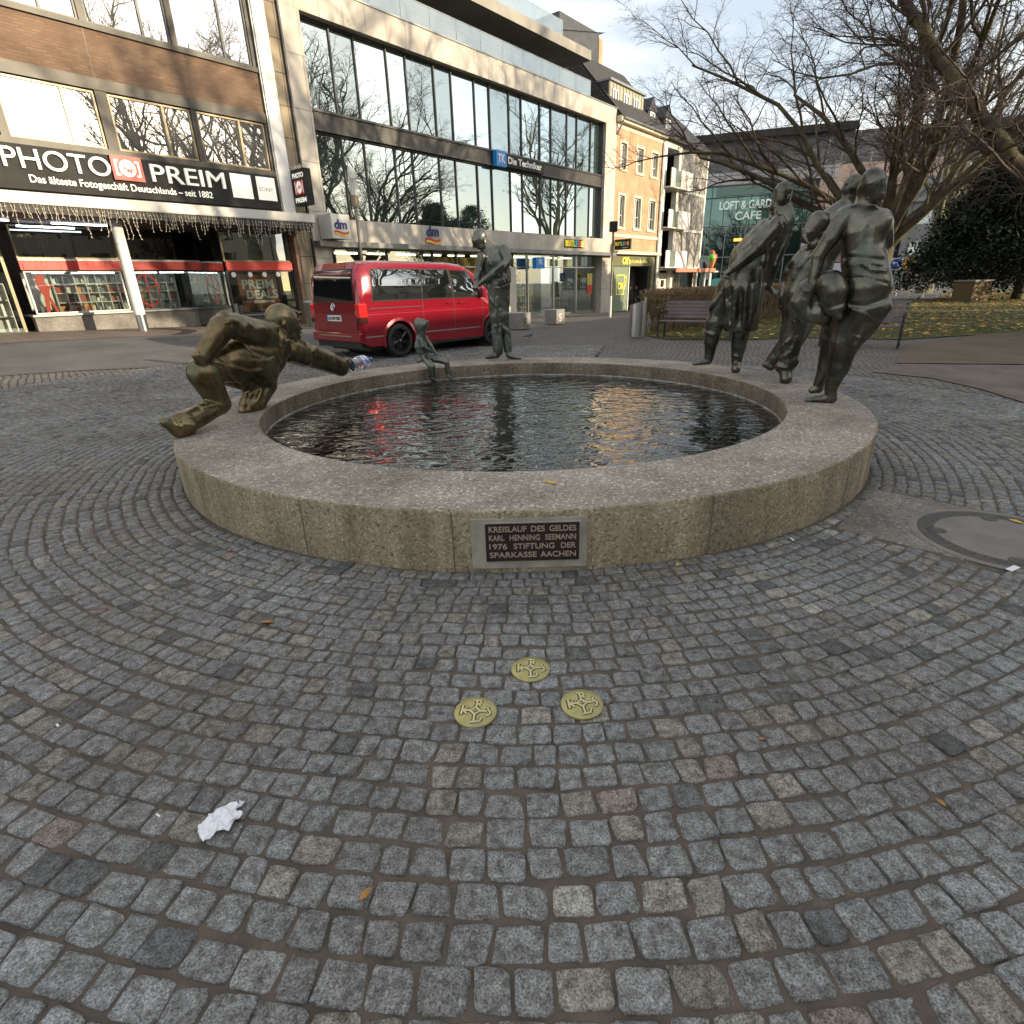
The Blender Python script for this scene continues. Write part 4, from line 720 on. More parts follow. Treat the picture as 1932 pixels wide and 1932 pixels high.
# ------------------------------------------------------------------ bodies grown as one smooth surface
import openvdb
def fbm(X, Y, Z, s, seed=0):
    o = 0; a = 1.
    for k in range(4):
        q1 = X*s+1.7*seed+1.3*np.sin(Y*s*.9+k); q2 = Y*s*1.1+.7*seed+1.1*np.sin(Z*s*.8+2*k); q3 = Z*s*.9+1.2*np.sin(X*s+3*k+seed)
        o = o+a*(np.sin(q1)*np.cos(q2)+np.sin(q2)*np.cos(q3)+np.sin(q3)*np.cos(q1))/2.2; a *= .5; s *= 2.03
    return o
def grow(name, prims, mat, h=.011, k0=.02, parent=None, amp=.0, ns=9., seed=1, loc=None):
    """prims: (a, b, ra, rb, k, squash, n, op) – round cones blended into one skin"""
    P_ = np.array([p for q in prims if q[7] in ('add', 'flat') for p in (q[0]-max(q[2], q[3])*1.05, q[0]+max(q[2], q[3])*1.05, q[1]-max(q[2], q[3])*1.05, q[1]+max(q[2], q[3])*1.05)])
    lo = P_.min(0)-.05; hi = P_.max(0)+.05; n = np.ceil((hi-lo)/h).astype(int)+1
    D = np.full(n, .08, np.float32); ax = [lo[i]+np.arange(n[i])*h for i in range(3)]
    def put(a, b, ra, rb, k, sq, nn, op):
        m = max(ra, rb)+.085+k; l = np.minimum(a, b)-m; u = np.maximum(a, b)+m
        s = tuple(slice(max(0, int((l[i]-lo[i])/h)), min(n[i], int((u[i]-lo[i])/h)+2)) for i in range(3))
        X, Y, Z = np.meshgrid(ax[0][s[0]], ax[1][s[1]], ax[2][s[2]], indexing='ij')
        if X.size == 0: return
        ba = b-a; L2 = max(float(ba@ba), 1e-9); px_, py_, pz_ = X-a[0], Y-a[1], Z-a[2]
        t = (px_*ba[0]+py_*ba[1]+pz_*ba[2])/L2; tc_ = np.clip(t, 0, 1); qx, qy, qz = px_-ba[0]*tc_, py_-ba[1]*tc_, pz_-ba[2]*tc_
        if sq != 1.:
            dd = (qx*nn[0]+qy*nn[1]+qz*nn[2])*(1/sq-1); qx, qy, qz = qx+nn[0]*dd, qy+nn[1]*dd, qz+nn[2]*dd
        d = np.sqrt(qx*qx+qy*qy+qz*qz)-(ra+(rb-ra)*tc_)
        if sq < 1: d = d*(.5+.5*sq)
        if op == 'flat': d = np.maximum(d, np.maximum(-t, t-1)*math.sqrt(L2)+.0)
        c = D[s]
        if op == 'sub':
            hh = np.clip(.5-.5*(c+d)/k, 0, 1); D[s] = c*(1-hh)-d*hh+k*hh*(1-hh)
        else:
            hh = np.clip(.5+.5*(c-d)/k, 0, 1); D[s] = c*(1-hh)+d*hh-k*hh*(1-hh)
    for q in prims:
        if q[7] not in ('ridge', 'groove'): put(*q)
    cam_ = np.array([0, 0, CH])
    def hit(p):
        d = p-cam_; L_ = np.linalg.norm(d); d = d/L_; ts = np.arange(L_-.75, L_+.75, .006); Q = cam_+d*ts[:, None]; I_ = np.round((Q-lo)/h).astype(int); ok = ((I_ >= 0) & (I_ < n)).all(1)
        if not ok.any(): return None
        ts = ts[ok]; v = D[tuple(I_[ok].T)]; w_ = np.nonzero(v < 0)[0]
        return None if len(w_) == 0 else (cam_+d*(ts[w_[0]]+v[w_[0]]), d)
    D_base = D.copy(); todo = []
    for a, b, ra, rb, k, sq, nn, op in prims:
        if op not in ('ridge', 'groove'): continue
        m_ = max(1, int(np.linalg.norm(b-a)/.035)); last = None
        for i in range(m_+1):
            x_ = hit(a+(b-a)*i/m_)
            if x_ is None: last = None; continue
            c_ = x_[0]+x_[1]*ra*(.55 if op == 'ridge' else -.55)
            if last is not None and np.linalg.norm(c_-last) < .12: todo.append((last, c_, ra, ra, max(k, ra*.9), 1., nn, 'add' if op == 'ridge' else 'sub'))
            last = c_
    for q in todo: put(*q)
    if amp:
        X, Y, Z = np.meshgrid(*ax, indexing='ij'); band = np.abs(D) < .05
        D[band] += amp*fbm(X[band], Y[band], Z[band], ns, seed)
    g = openvdb.FloatGrid(.08); g.copyFromArray(D); pts, tri, quads = g.convertToPolygons(0., 0.)
    pts = np.asarray(pts)*h+lo; c0 = np.array(loc if loc is not None else (0, 0, 0)); pts = pts-c0
    F_ = np.asarray(quads)[:, ::-1]
    me = bpy.data.meshes.new(name); me.vertices.add(len(pts)); me.vertices.foreach_set('co', pts.astype(np.float32).ravel())
    me.loops.add(F_.size); me.loops.foreach_set('vertex_index', F_.astype(np.int32).ravel()); me.polygons.add(len(F_)); me.polygons.foreach_set('loop_start', np.arange(0, F_.size, 4, dtype=np.int32))
    me.update(calc_edges=True); me.validate(); me.polygons.foreach_set('use_smooth', [True]*len(me.polygons)); me.materials.append(mat)
    bm = bmesh.new(); bm.from_mesh(me); bmesh.ops.smooth_vert(bm, verts=bm.verts, factor=.5, use_axis_x=True, use_axis_y=True, use_axis_z=True); bmesh.ops.recalc_face_normals(bm, faces=bm.faces); bm.to_mesh(me); bm.free()
    o = link(name, me, parent)
    if loc is not None and parent is None: o.location = [float(v) for v in loc]
    return o
class Pose:
    """turns measured joints into world points on an upright plane through the feet; offsets d go away from the viewer"""
    def __init__(s, crop, base, z=FH, plane=None, hs=1.):
        s.x0, s.y0, s.k = crop; S = lambda p: ((s.x0+s.k*p[0])/1.5528, (s.y0+s.k*p[1])/1.5528); s.S = S
        s.b = on_z(*S(base), z); v = s.b*[1, 1, 0]; s.n = v/np.linalg.norm(v)
        if plane is not None:
            c = on_z(*S(plane), z); d = (c-s.b)*[1, 1, 0]; d /= np.linalg.norm(d); s.n = np.array([-d[1], d[0], 0]); s.n = s.n if s.n@v > 0 else -s.n
        s.hs = hs; s.prims = []
    def at(s, x, y, d=0.):
        r = ray(*s.S((x, y))); o = np.array([0, 0, CH]); t = ((s.b+s.n*d-o)@s.n)/(r@s.n); return o+r*t
    def rad(s, x, y, r, d=0.):
        p = s.at(x, y, d); q_ = s.at(x+r, y, d); q2 = s.at(x, y+r, d); return (np.linalg.norm(p-q_)*.5+np.linalg.norm(p-q2)*.5)
    def c(s, x1, y1, r1, x2=None, y2=None, r2=None, d=0., d2=None, k=.03, sq=1., op='add'):
        if x2 is None: x2, y2, r2 = x1, y1, r1
        d2 = d if d2 is None else d2
        s.prims.append((s.at(x1, y1, d), s.at(x2, y2, d2), s.rad(x1, y1, r1, d), s.rad(x2, y2, r2, d2), k, sq, s.n, op)); return s
    def line(s, pts, r, d=0., k=.012, op='ridge'):
        op = 'groove' if op == 'sub' else op
        for p, q_ in zip(pts, pts[1:]):
            dp = p[2] if len(p) > 2 else d; dq = q_[2] if len(q_) > 2 else d; s.c(p[0], p[1], r, q_[0], q_[1], r, dp, dq, k, 1., op)
        return s
    def clear(s): s.prims = []; return s
def bronze(name, dark, mid, green, gl=.30, gscale=5., glo=.52, ghi=.72):
    m = M(name, dark, gl, .88); t, n, l, b = nodes(m); co = n('ShaderNodeTexCoord'); ge = n('ShaderNodeNewGeometry')
    x = n('ShaderNodeTexNoise'); x.inputs['Scale'].default_value = 3.5; x.inputs['Detail'].default_value = 7; x.inputs['Roughness'].default_value = .6; l(co.outputs['Object'], x.inputs['Vector'])
    r = n('ShaderNodeValToRGB'); r.color_ramp.elements[0].position = .38; r.color_ramp.elements[1].position = .64; r.color_ramp.elements[0].color = (*dark, 1); r.color_ramp.elements[1].color = (*mid, 1); l(x.outputs[0], r.inputs[0])
    y = n('ShaderNodeTexNoise'); y.inputs['Scale'].default_value = gscale; y.inputs['Detail'].default_value = 8; y.inputs['Roughness'].default_value = .68
    mp = n('ShaderNodeMapping'); mp.inputs['Scale'].default_value = (1.4, 1.4, .6); mp.inputs['Location'].default_value = (3, 1, 4); l(co.outputs['Object'], mp.inputs[0]); l(mp.outputs[0], y.inputs['Vector'])
    g_ = n('ShaderNodeValToRGB'); g_.color_ramp.elements[0].position = glo; g_.color_ramp.elements[1].position = ghi; l(y.outputs[0], g_.inputs[0])
    mm = n('ShaderNodeMix'); mm.data_type = 'RGBA'; l(g_.outputs[0], mm.inputs['Factor']); l(r.outputs[0], mm.inputs['A']); mm.inputs['B'].default_value = (*green, 1); l(mm.outputs['Result'], b.inputs['Base Color'])
    inv = n('ShaderNodeMapRange'); inv.inputs['To Min'].default_value = .9; inv.inputs['To Max'].default_value = .35; l(g_.outputs[0], inv.inputs[0]); l(inv.outputs[0], b.inputs['Metallic'])
    ro = n('ShaderNodeMapRange'); ro.inputs['To Min'].default_value = gl; ro.inputs['To Max'].default_value = gl+.28; l(g_.outputs[0], ro.inputs[0]); l(ro.outputs[0], b.inputs['Roughness'])
    z = n('ShaderNodeTexNoise'); z.inputs['Scale'].default_value = 22; z.inputs['Detail'].default_value = 6; l(co.outputs['Object'], z.inputs['Vector'])
    u = n('ShaderNodeBump'); u.inputs['Distance'].default_value = .0032; u.inputs['Strength'].default_value = .8; l(z.outputs[0], u.inputs['Height']); l(u.outputs[0], b.inputs['Normal']); return m
BR_D = bronze('dark_bronze', (.062, .060, .050), (.175, .162, .125), (.10, .128, .115), .27)
BR_C = bronze('green_bronze', (.085, .088, .080), (.18, .172, .135), (.11, .15, .14), .30, 4, .48, .7)
BR_G = bronze('golden_bronze', (.10, .072, .036), (.25, .185, .095), (.11, .14, .085), .27, 5, .48, .72)
# ---- kneeling man reaching over the rim
p = Pose((450, 860, .2278), (400, 1815), plane=(1300, 1545)); c = p.c
c(640, 1000, 165, 1000, 870, 215, .0, sq=.9); c(1000, 880, 225, 1380, 730, 240, 0, sq=.9); c(1320, 900, 200, 1420, 1000, 150, .02); c(1500, 850, 160, 1450, 1050, 110, .08)
c(1480, 600, 165, 1620, 690, 120, .0); c(1620, 720, 110, 1560, 860, 110, .1)
c(640, 1030, 178, 840, 1400, 122, -.05, -.05); c(860, 1430, 102, 390, 1670, 138, -.05, -.05); c(390, 1680, 132, 320, 1750, 92, -.05); c(330, 1762, 76, 480, 1790, 36, -.05); c(270, 1720, 80, 150, 1655, 62, -.05)
c(900, 1000, 150, 1340, 1120, 150, .17, .17); c(1380, 1150, 165, 1270, 1420, 120, .16, .15); c(1240, 1420, 105, 1200, 1500, 88, .15); c(1340, 1400, 80, 1370, 1490, 62, .15); c(1330, 1512, 40, 1490, 1490, 26, .14)
c(1420, 540, 150, 1050, 420, 138, -.10, -.16, k=.025); c(1050, 430, 140, 930, 400, 128, -.16, -.18, k=.02); c(900, 400, 130, 900, 260, 26, -.18, -.18, k=.05); c(880, 440, 138, 650, 800, 100, -.19, -.12, k=.015); c(640, 830, 88, 600, 860, 66, -.12, -.11, k=.01); c(560, 800, 48, 640, 900, 44, -.13, k=.01); c(530, 790, 26, 540, 820, 26, -.12)
c(1540, 560, 110, 1640, 440, 90, .0); c(1630, 322, 152, 1655, 345, 142, 0, k=.02); c(1725, 335, 104, 1785, 430, 78, .0); c(1800, 440, 72, 1820, 500, 52, .0, k=.015); c(1720, 520, 60, 1830, 540, 36, 0, k=.02)
c(1830, 270, 20, 1885, 325, 17, .0, k=.006); c(1880, 334, 20, 1845, 350, 20, 0, k=.005); c(1868, 438, 20, 1900, 450, 15, k=.005); c(1885, 496, 19, k=.005); c(1862, 550, 32, k=.008); c(1790, 400, 40, 1830, 430, 30, -.045, k=.01); c(1790, 232, 30, 1838, 255, 24, -.02, k=.01); c(1808, 302, 20, d=-.055, k=.012, op='sub'); c(1685, 365, 22, 1680, 400, 18, -.135, k=.006); c(1680, 400, 18, 1705, 445, 15, -.13, k=.006); c(1845, 470, 9, 1815, 475, 9, -.03, k=.006, op='sub')
p.line([(1500, 350, -.14), (1540, 430, -.15), (1620, 480, -.12), (1650, 560, -.08), (1660, 620, -.02)], 22, k=.015)
c(1700, 720, 130, 1900, 770, 130, .14, .2); c(1880, 760, 120, 2230, 870, 105, .2, .22); c(2200, 862, 104, 2425, 955, 84, .22, .22, k=.012, op='flat'); c(2330, 900, 50, 2440, 880, 36, .22); c(2410, 900, 38, 2520, 865, 32, .22, k=.012)
p.line([(1690, 620, .08), (1830, 590, .1), (1930, 640, .12)], 24); p.line([(2060, 640, .16), (2090, 700, .12), (2040, 740, .1)], 22)
p.line([(930, 370, -.24), (1000, 350, -.23), (1080, 370, -.2), (1150, 450, -.2), (1200, 390, -.18), (1290, 460, -.18), (1420, 450, -.17)], 24, k=.02)
p.line([(960, 560, -.22), (1100, 600, -.2), (1280, 740, -.17), (1500, 830, -.12)], 18, k=.02, op='sub'); p.line([(720, 880, -.19), (900, 940, -.2), (1010, 1100, -.19), (1150, 1190, -.12)], 20, k=.02, op='sub'); p.line([(740, 850, -.2), (930, 930, -.21), (1200, 1010, -.2), (1400, 980, -.15)], 22, k=.02)
p.line([(930, 960, -.21), (1060, 1080, -.2), (1160, 1190, -.15)], 24, k=.02); p.line([(1240, 820, -.2), (1420, 840, -.17), (1560, 800, -.1)], 14, k=.012, op='sub')
for a_ in ([(570, 1350), (700, 1420), (860, 1440)], [(500, 1390), (620, 1470), (780, 1440)], [(240, 1600), (300, 1700), (480, 1740)], [(300, 1580), (400, 1680), (560, 1700)], [(330, 1550), (500, 1600)]): p.line([(x_, y_, -.2) for x_, y_ in a_], 20, k=.015)
for a_ in ([(1500, 1050), (1400, 1200), (1330, 1380)], [(1540, 1100), (1460, 1260), (1400, 1440)], [(1250, 1220), (1180, 1400)]): p.line([(x_, y_, .04) for x_, y_ in a_], 16, k=.015)
for i, (x_, y_) in enumerate([(2475, 838), (2490, 870), (2480, 905), (2470, 930)]): c(2420, 890+i*10, 20, x_, y_, 14, .22, .20+.01*i, k=.006); c(x_, y_, 14, x_+42, y_+8+i*6, 11, .20, .17+.01*i, k=.004)
c(2440, 868, 16, 2560, 842, 11, .18, .15, k=.005)
o = grow('bronze_kneeling_man', p.prims, BR_G, .009, amp=.0014, ns=13, loc=p.b); tag(o, 'golden brown bronze man kneeling on the left rim, one arm stretched towards a bottle', 'statue'); PA = p
# ---- bottle in his hand
a_, b_ = p.at(2515, 930, .14), p.at(2795, 850, .14); d_ = Vector(b_-a_); L_ = d_.length
PET = M('clear_plastic', (.80, .88, .95), .05, trans=.92, ior=1.3); LAB = M('bottle_label', (.75, .78, .85), .4, 0, (.08, .16, .5), 30, 2, .5, .55); CAPB = M('cap_blue', (.10, .14, .45), .4)
t = thing('plastic_bottle', a_, 0, 'clear plastic bottle with a blue cap left in the kneeling man\'s outstretched hand', 'bottle'); t.rotation_euler = d_.to_track_quat('Z', 'Y').to_euler(); R_b = p.rad(2580, 900, 62, .14)
mb = MB(); mb.lathe([(.001, .006), (R_b*.7, 0), (R_b, .012), (R_b, L_*.2), (R_b*.9, L_*.23), (R_b, L_*.26), (R_b*.9, L_*.3), (R_b, L_*.33), (R_b, L_*.66), (R_b*.8, L_*.76), (R_b*.38, L_*.86), (R_b*.34, L_*.92)], 28); mb.build('shell', PET, t, True)
mb = MB(); mb.lathe([(R_b*1.01, L_*.40), (R_b*1.015, L_*.62)], 28); mb.build('label', LAB, t, True); mb = MB(); mb.lathe([(R_b*.40, L_*.91), (R_b*.40, L_*1.0), (.001, L_*1.0)], 20); mb.build('cap', CAPB, t, True)
# ---- seated child
p = Pose((1180, 900, .12422), (520, 1432)); c = p.c
c(390, 390, 135, 450, 420, 140, 0, k=.02); c(400, 480, 125, 440, 610, 100, 0, k=.03); c(510, 400, 98, 540, 460, 70, -.01, k=.015); c(570, 320, 26, 600, 345, 22, k=.008); c(605, 390, 16, 622, 398, 12, k=.004); c(595, 440, 22, 585, 470, 26, k=.006); c(555, 405, 17, d=-.045, k=.006, op='sub')
p.line([(470, 300, -.06), (500, 420, -.075), (480, 520, -.06), (540, 620, -.03)], 15, k=.01)
c(440, 720, 105, 440, 930, 138, .0, sq=.85); c(440, 930, 138, 460, 1020, 130, 0, sq=.9); c(380, 740, 70, 360, 900, 80, 0); c(470, 1090, 105, 560, 1190, 100, .02)
c(520, 1200, 100, 680, 1390, 78, -.03, -.19); c(690, 1410, 70, 705, 1680, 55, -.20, k=.015); c(700, 1700, 46, 760, 1740, 38, -.21, k=.015)
c(600, 1190, 92, 1010, 1280, 70, .05, -.14); c(1035, 1300, 64, 1085, 1610, 50, -.16, k=.015); c(1080, 1640, 44, 1130, 1690, 34, -.17, k=.015)
c(540, 730, 70, 670, 930, 52, .06, .04, k=.015); c(670, 930, 50, 790, 1120, 36, .04, .02, k=.012); c(770, 1080, 32, 810, 1150, 28, .02, k=.008)
c(410, 760, 72, 470, 930, 58, -.09, -.12, k=.012); c(470, 930, 54, 640, 1010, 38, -.12, -.08, k=.012); c(640, 1010, 32, 690, 1060, 26, -.07, k=.008); c(360, 1290, 30, 480, 1240, 40, .05)
p.line([(350, 1050, -.08), (460, 1075, -.1), (590, 1040, -.08)], 16, k=.01); p.line([(300, 870), (340, 1040)], 20, k=.02)
for a_ in ([(560, 1140), (640, 1200), (740, 1190)], [(700, 1500), (730, 1600)], [(640, 1180), (760, 1260)]): p.line([(x_, y_, -.06) for x_, y_ in a_], 14, k=.012)
o = grow('bronze_child', p.prims, BR_C, .0065, k0=.01, amp=.0012, ns=24, seed=3, loc=p.b); tag(o, 'small hooded bronze child sitting on the inner rim with both feet in the water', 'statue')
# ---- standing man looking down
p = Pose((1340, 650, .22263), (600, 1812)); c = p.c
c(292, 190, 96, 290, 225, 98, 0, k=.015); c(258, 245, 74, 300, 312, 54, -.02, k=.015); c(222, 262, 18, 212, 322, 16, -.03, k=.005); c(215, 330, 13, 235, 332, 14, -.03, k=.004); c(262, 300, 26, 285, 335, 26, -.03, k=.01); c(352, 215, 17, 348, 262, 12, -.085, k=.005); c(238, 232, 12, 262, 236, 12, -.07, k=.008, op='sub')
p.line([(225, 170, -.06), (300, 120, -.05), (370, 180, -.02)], 10, k=.01)
c(365, 280, 66, 430, 370, 84, 0, k=.02); c(360, 460, 88, 560, 400, 105, 0, sq=.9); c(400, 520, 125, 560, 520, 130, 0, sq=.85); c(400, 560, 115, 430, 720, 105, 0, sq=.9); c(560, 560, 120, 590, 740, 105, .02, sq=.95)
c(630, 660, 75, 640, 760, 68, .05, k=.02); c(460, 760, 105, 600, 790, 100, 0, k=.03)
c(490, 860, 102, 500, 1250, 80, -.02, -.03); c(500, 1250, 74, 520, 1450, 66, -.03, -.02); c(520, 1450, 66, 535, 1700, 68, -.02, k=.02); c(520, 1755, 42, 385, 1783, 24, -.03, -.12, k=.02)
c(600, 860, 98, 605, 1220, 78, .05, .04); c(605, 1230, 76, 640, 1430, 62, .03, .04); c(640, 1440, 60, 665, 1680, 58, .04, k=.02); c(680, 1755, 44, 815, 1795, 26, .0, -.06, k=.02)
c(610, 375, 82, 665, 500, 66, -.06, -.16, k=.02); c(660, 500, 68, 620, 590, 58, -.16, -.2, k=.012); c(640, 545, 64, 360, 760, 42, -.2, -.27, k=.012); c(360, 760, 38, 290, 820, 34, -.27, -.28, k=.01)
c(320, 460, 68, 285, 640, 50, -.1, -.14, k=.015); c(285, 640, 50, 245, 750, 36, -.15, -.2, k=.01); c(262, 760, 30, 255, 870, 26, -.2, -.24, k=.008); c(240, 930, 34, 250, 960, 30, -.24, k=.01)
for i in range(4): c(275-i*18, 830, 14, 262-i*18, 870, 11, -.29, -.31, k=.004); c(262-i*18, 870, 11, 255-i*14, 905, 9, -.31, -.29, k=.003); c(215-i*4+i*20, 945, 12, 190+i*22, 975-i*3, 9, -.27, -.29, k=.003)
c(200, 960, 20, 225, 955, 20, -.26, k=.006)
p.line([(380, 440, -.13), (430, 560, -.16), (500, 640, -.16), (600, 560, -.17)], 13, k=.012); p.line([(700, 480, -.16), (600, 640, -.25), (480, 700, -.27)], 12, k=.01)
p.line([(560, 1350, -.06), (640, 1420, -.06), (690, 1490, -.05)], 20, k=.012); p.line([(560, 1375, -.05), (500, 1370, -.12), (470, 1400, -.12)], 14, k=.012)
for a_ in ([(600, 850), (640, 980), (680, 1060)], [(640, 840), (660, 950)], [(420, 870), (430, 1000), (490, 1100)], [(520, 1000), (510, 1300)], [(570, 1080), (600, 1280)], [(470, 1420), (480, 1560)], [(660, 1500), (690, 1640)], [(560, 700), (620, 790)], [(590, 680), (660, 780)]): p.line([(x_, y_, -.11) for x_, y_ in a_], 13, k=.018)
p.line([(550, 1500, -.08), (560, 1100, -.12)], 16, k=.03, op='sub'); p.line([(380, 815, -.14), (560, 850, -.16), (700, 800, -.08)], 10, k=.015, op='sub')
o = grow('bronze_standing_man', p.prims, BR_C, .009, amp=.001, ns=14, seed=5, loc=p.b); tag(o, 'bald bronze man standing on the far rim, head bowed, counting coins in his hands', 'statue')
# ---- man in a long coat
p = Pose((2000, 500, .32103), (420, 1838)); c = p.c
c(918, 188, 88, 905, 265, 84, 0, k=.015); c(890, 225, 50, 862, 315, 40, -.01, k=.015); c(848, 195, 13, 818, 242, 13, k=.005); c(820, 248, 13, 838, 256, 14, k=.004); c(820, 283, 15, 812, 285, 10, k=.004); c(818, 303, 13, k=.004); c(815, 335, 24, k=.008); c(850, 172, 16, 890, 168, 14, -.05, k=.006); c(872, 204, 15, d=-.115, k=.006, op='sub'); c(972, 225, 16, 958, 268, 11, -.125, k=.004)
c(865, 330, 68, 890, 410, 82, 0, k=.02); c(940, 350, 58, 960, 430, 62, 0, k=.02); c(905, 470, 92, 760, 650, 128, .0, sq=.95); c(700, 700, 165, 620, 860, 188, 0, sq=.9); c(760, 560, 120, 560, 780, 128, 0); c(610, 870, 190, 560, 1040, 190, 0, sq=.9); c(930, 520, 62, 850, 760, 60, .08); c(900, 560, 92, 770, 880, 100, .06, k=.04); c(770, 880, 95, 650, 1150, 80, .08, k=.04)
c(570, 1050, 188, 530, 1462, 148, .0, sq=.85, op='flat', k=.02); c(420, 1050, 105, 300, 1380, 82, .05, .06, k=.02); c(300, 1380, 88, 260, 1560, 66, .06, k=.02); c(262, 1560, 58, 240, 1700, 44, .06, k=.015); c(235, 1738, 34, 105, 1762, 18, .05, .04, k=.015)
c(545, 1400, 90, 510, 1600, 70, .02, k=.02); c(510, 1600, 66, 492, 1735, 50, .02, k=.015); c(492, 1770, 44, 485, 1808, 44, -.0, -.05, k=.015)
c(870, 480, 82, 690, 690, 72, -.13, -.2, k=.015); c(690, 700, 70, 470, 885, 40, -.2, -.24, k=.012); c(460, 895, 32, 400, 940, 28, -.24, -.25, k=.01)
for i in range(4): c(400+i*8, 940+i*6, 13, 362+i*14, 968+i*5, 10, -.25, -.27, k=.003); c(362+i*14, 968+i*5, 10, 400+i*14, 975+i*3, 8, -.27, -.29, k=.003)
c(400, 930, 13, 345, 930, 10, -.25, -.26, k=.004)
c(920, 450, 76, 900, 660, 70, .1, .12, k=.02); c(900, 660, 66, 800, 950, 52, .12, .1, k=.015); c(800, 960, 52, 770, 1040, 46, .1, k=.01); c(780, 1060, 28, 830, 1105, 26, .1, k=.01)
for i in range(4): c(825, 1095+i*8, 12, 868-i*4, 1098+i*12, 10, .1-.02*i, k=.004); c(868-i*4, 1098+i*12, 9, 888-i*8, 1088+i*14, 8, .09-.02*i, k=.003)
p.line([(985, 330, .02), (1000, 440, .04), (960, 600, .1), (870, 800, .13), (820, 960, .13)], 24, k=.02); p.line([(850, 380, -.1), (900, 520, -.13), (820, 700, -.14), (760, 860, -.13)], 15, k=.015)
p.line([(805, 420, -.1), (740, 540, -.12), (640, 640, -.1), (540, 720, -.06)], 13, k=.015); p.line([(960, 330, -.08), (990, 420, -.07), (930, 560, -.1)], 18, k=.015)
p.line([(330, 960, .0), (260, 1120, .03), (240, 1290, .02), (300, 1200, -.02), (410, 1050, -.06)], 18, k=.02)
for a_ in ([(400, 1050), (405, 1250), (385, 1420)], [(480, 1080), (470, 1300), (455, 1420)], [(580, 1060), (572, 1300), (562, 1420)], [(650, 1050), (630, 1300), (620, 1400)], [(700, 900), (690, 1100), (655, 1330)], [(760, 700), (745, 860)]): p.line([(x_, y_, 0) for x_, y_ in a_], 11, k=.04)
for a_ in ([(440, 1080), (432, 1400)], [(530, 1100), (515, 1400)]): p.line([(x_, y_, 0) for x_, y_ in a_], 8, k=.03, op='sub')
p.line([(205, 1470, .0), (280, 1500, -.02), (330, 1480, .0)], 14, k=.012); p.line([(450, 1690, -.06), (540, 1700, -.05)], 12, k=.01)
o = grow('bronze_coat_man', p.prims, BR_D, .0095, amp=.001, ns=12, seed=7, loc=p.b); tag(o, 'bronze man in a long open coat leaning back with one hand held out behind him', 'statue')
# ---- woman seen from behind, her companion, her sack
p = Pose((2200, 460, .39339), (500, 1828)); c = p.c
c(905, 165, 88, 900, 200, 88, 0, k=.02); c(930, 190, 84, 945, 285, 58, -.02, k=.02); c(845, 240, 56, 860, 300, 58, .02, k=.03); c(858, 300, 56, 850, 370, 66, .02, k=.03)
for x_ in (865, 893, 920, 947, 974, 996): p.line([(x_, 120+abs(x_-910)*.5), (x_+6, 200), (x_+4, 345)], 8, k=.008)
c(730, 430, 78, 970, 460, 78, 0, k=.04); c(760, 480, 110, 930, 520, 112, 0, sq=.95, k=.04); c(830, 560, 165, 830, 740, 152, 0, sq=.9, k=.04); c(850, 800, 165, 860, 960, 178, .0, k=.04); c(860, 980, 172, 840, 1130, 150, .0, k=.04)
c(810, 1120, 165, 700, 1380, 108, 0, .0, k=.04); c(700, 1380, 106, 650, 1560, 84, .0, .02, k=.03); c(650, 1560, 82, 595, 1720, 48, .02, k=.03); c(595, 1760, 44, 600, 1795, 42, .02, k=.015); c(590, 1795, 38, 420, 1812, 20, .02, .0, k=.015)
c(700, 1130, 140, 620, 1360, 86, .16, .16, k=.04); c(610, 1360, 84, 560, 1560, 62, .16, .2, k=.02); c(560, 1570, 60, 505, 1690, 40, .2, .22, k=.02); c(500, 1725, 38, 455, 1738, 26, .22, .2, k=.015)
c(700, 440, 78, 590, 610, 66, -.04, -.09, k=.02); c(590, 610, 64, 510, 730, 56, -.09, -.1, k=.015); c(505, 740, 54, 462, 930, 42, -.1, -.12, k=.012); c(460, 940, 40, 455, 985, 42, -.12, k=.01)
c(1000, 500, 60, 1010, 640, 52, .04, .08, k=.03)
c(950, 1120, 95, 900, 1260, 50, -.04, k=.04); c(860, 1250, 40, 790, 1400, 22, -.1, k=.02); c(840, 1150, 140, 815, 1290, 96, .0, k=.04); c(800, 1280, 90, 730, 1400, 70, .0, k=.04)
p.line([(650, 752, -.14), (800, 748, -.2), (990, 765, -.13)], 11, k=.02, op='sub'); p.line([(820, 765, -.17), (880, 800, -.18), (980, 830, -.13)], 12, k=.012, op='sub'); p.line([(830, 790, -.17), (900, 840, -.18), (1000, 850, -.12)], 12, k=.015)
p.line([(730, 1110, -.17), (820, 1160, -.17), (940, 1230, -.1)], 10, k=.02); p.line([(740, 1105, -.19), (850, 1110, -.19), (1000, 1060, -.1)], 11, k=.03, op='sub'); p.line([(670, 1440, -.1), (760, 1440, -.08)], 9, k=.01); p.line([(760, 1330, -.12), (840, 1360, -.1)], 10, k=.012)
p.line([(700, 900, -.16), (860, 900, -.22), (1020, 940, -.14)], 7, k=.012, op='sub'); p.line([(885, 480, -.16), (880, 640, -.17)], 10, k=.04, op='sub')
o = grow('bronze_woman', p.prims, BR_D, .0095, amp=.0003, ns=10, seed=9, loc=p.b); tag(o, 'heavy bronze woman seen from behind with long hair, bare back and clinging skirt', 'statue')
q = p.prims; p.clear()
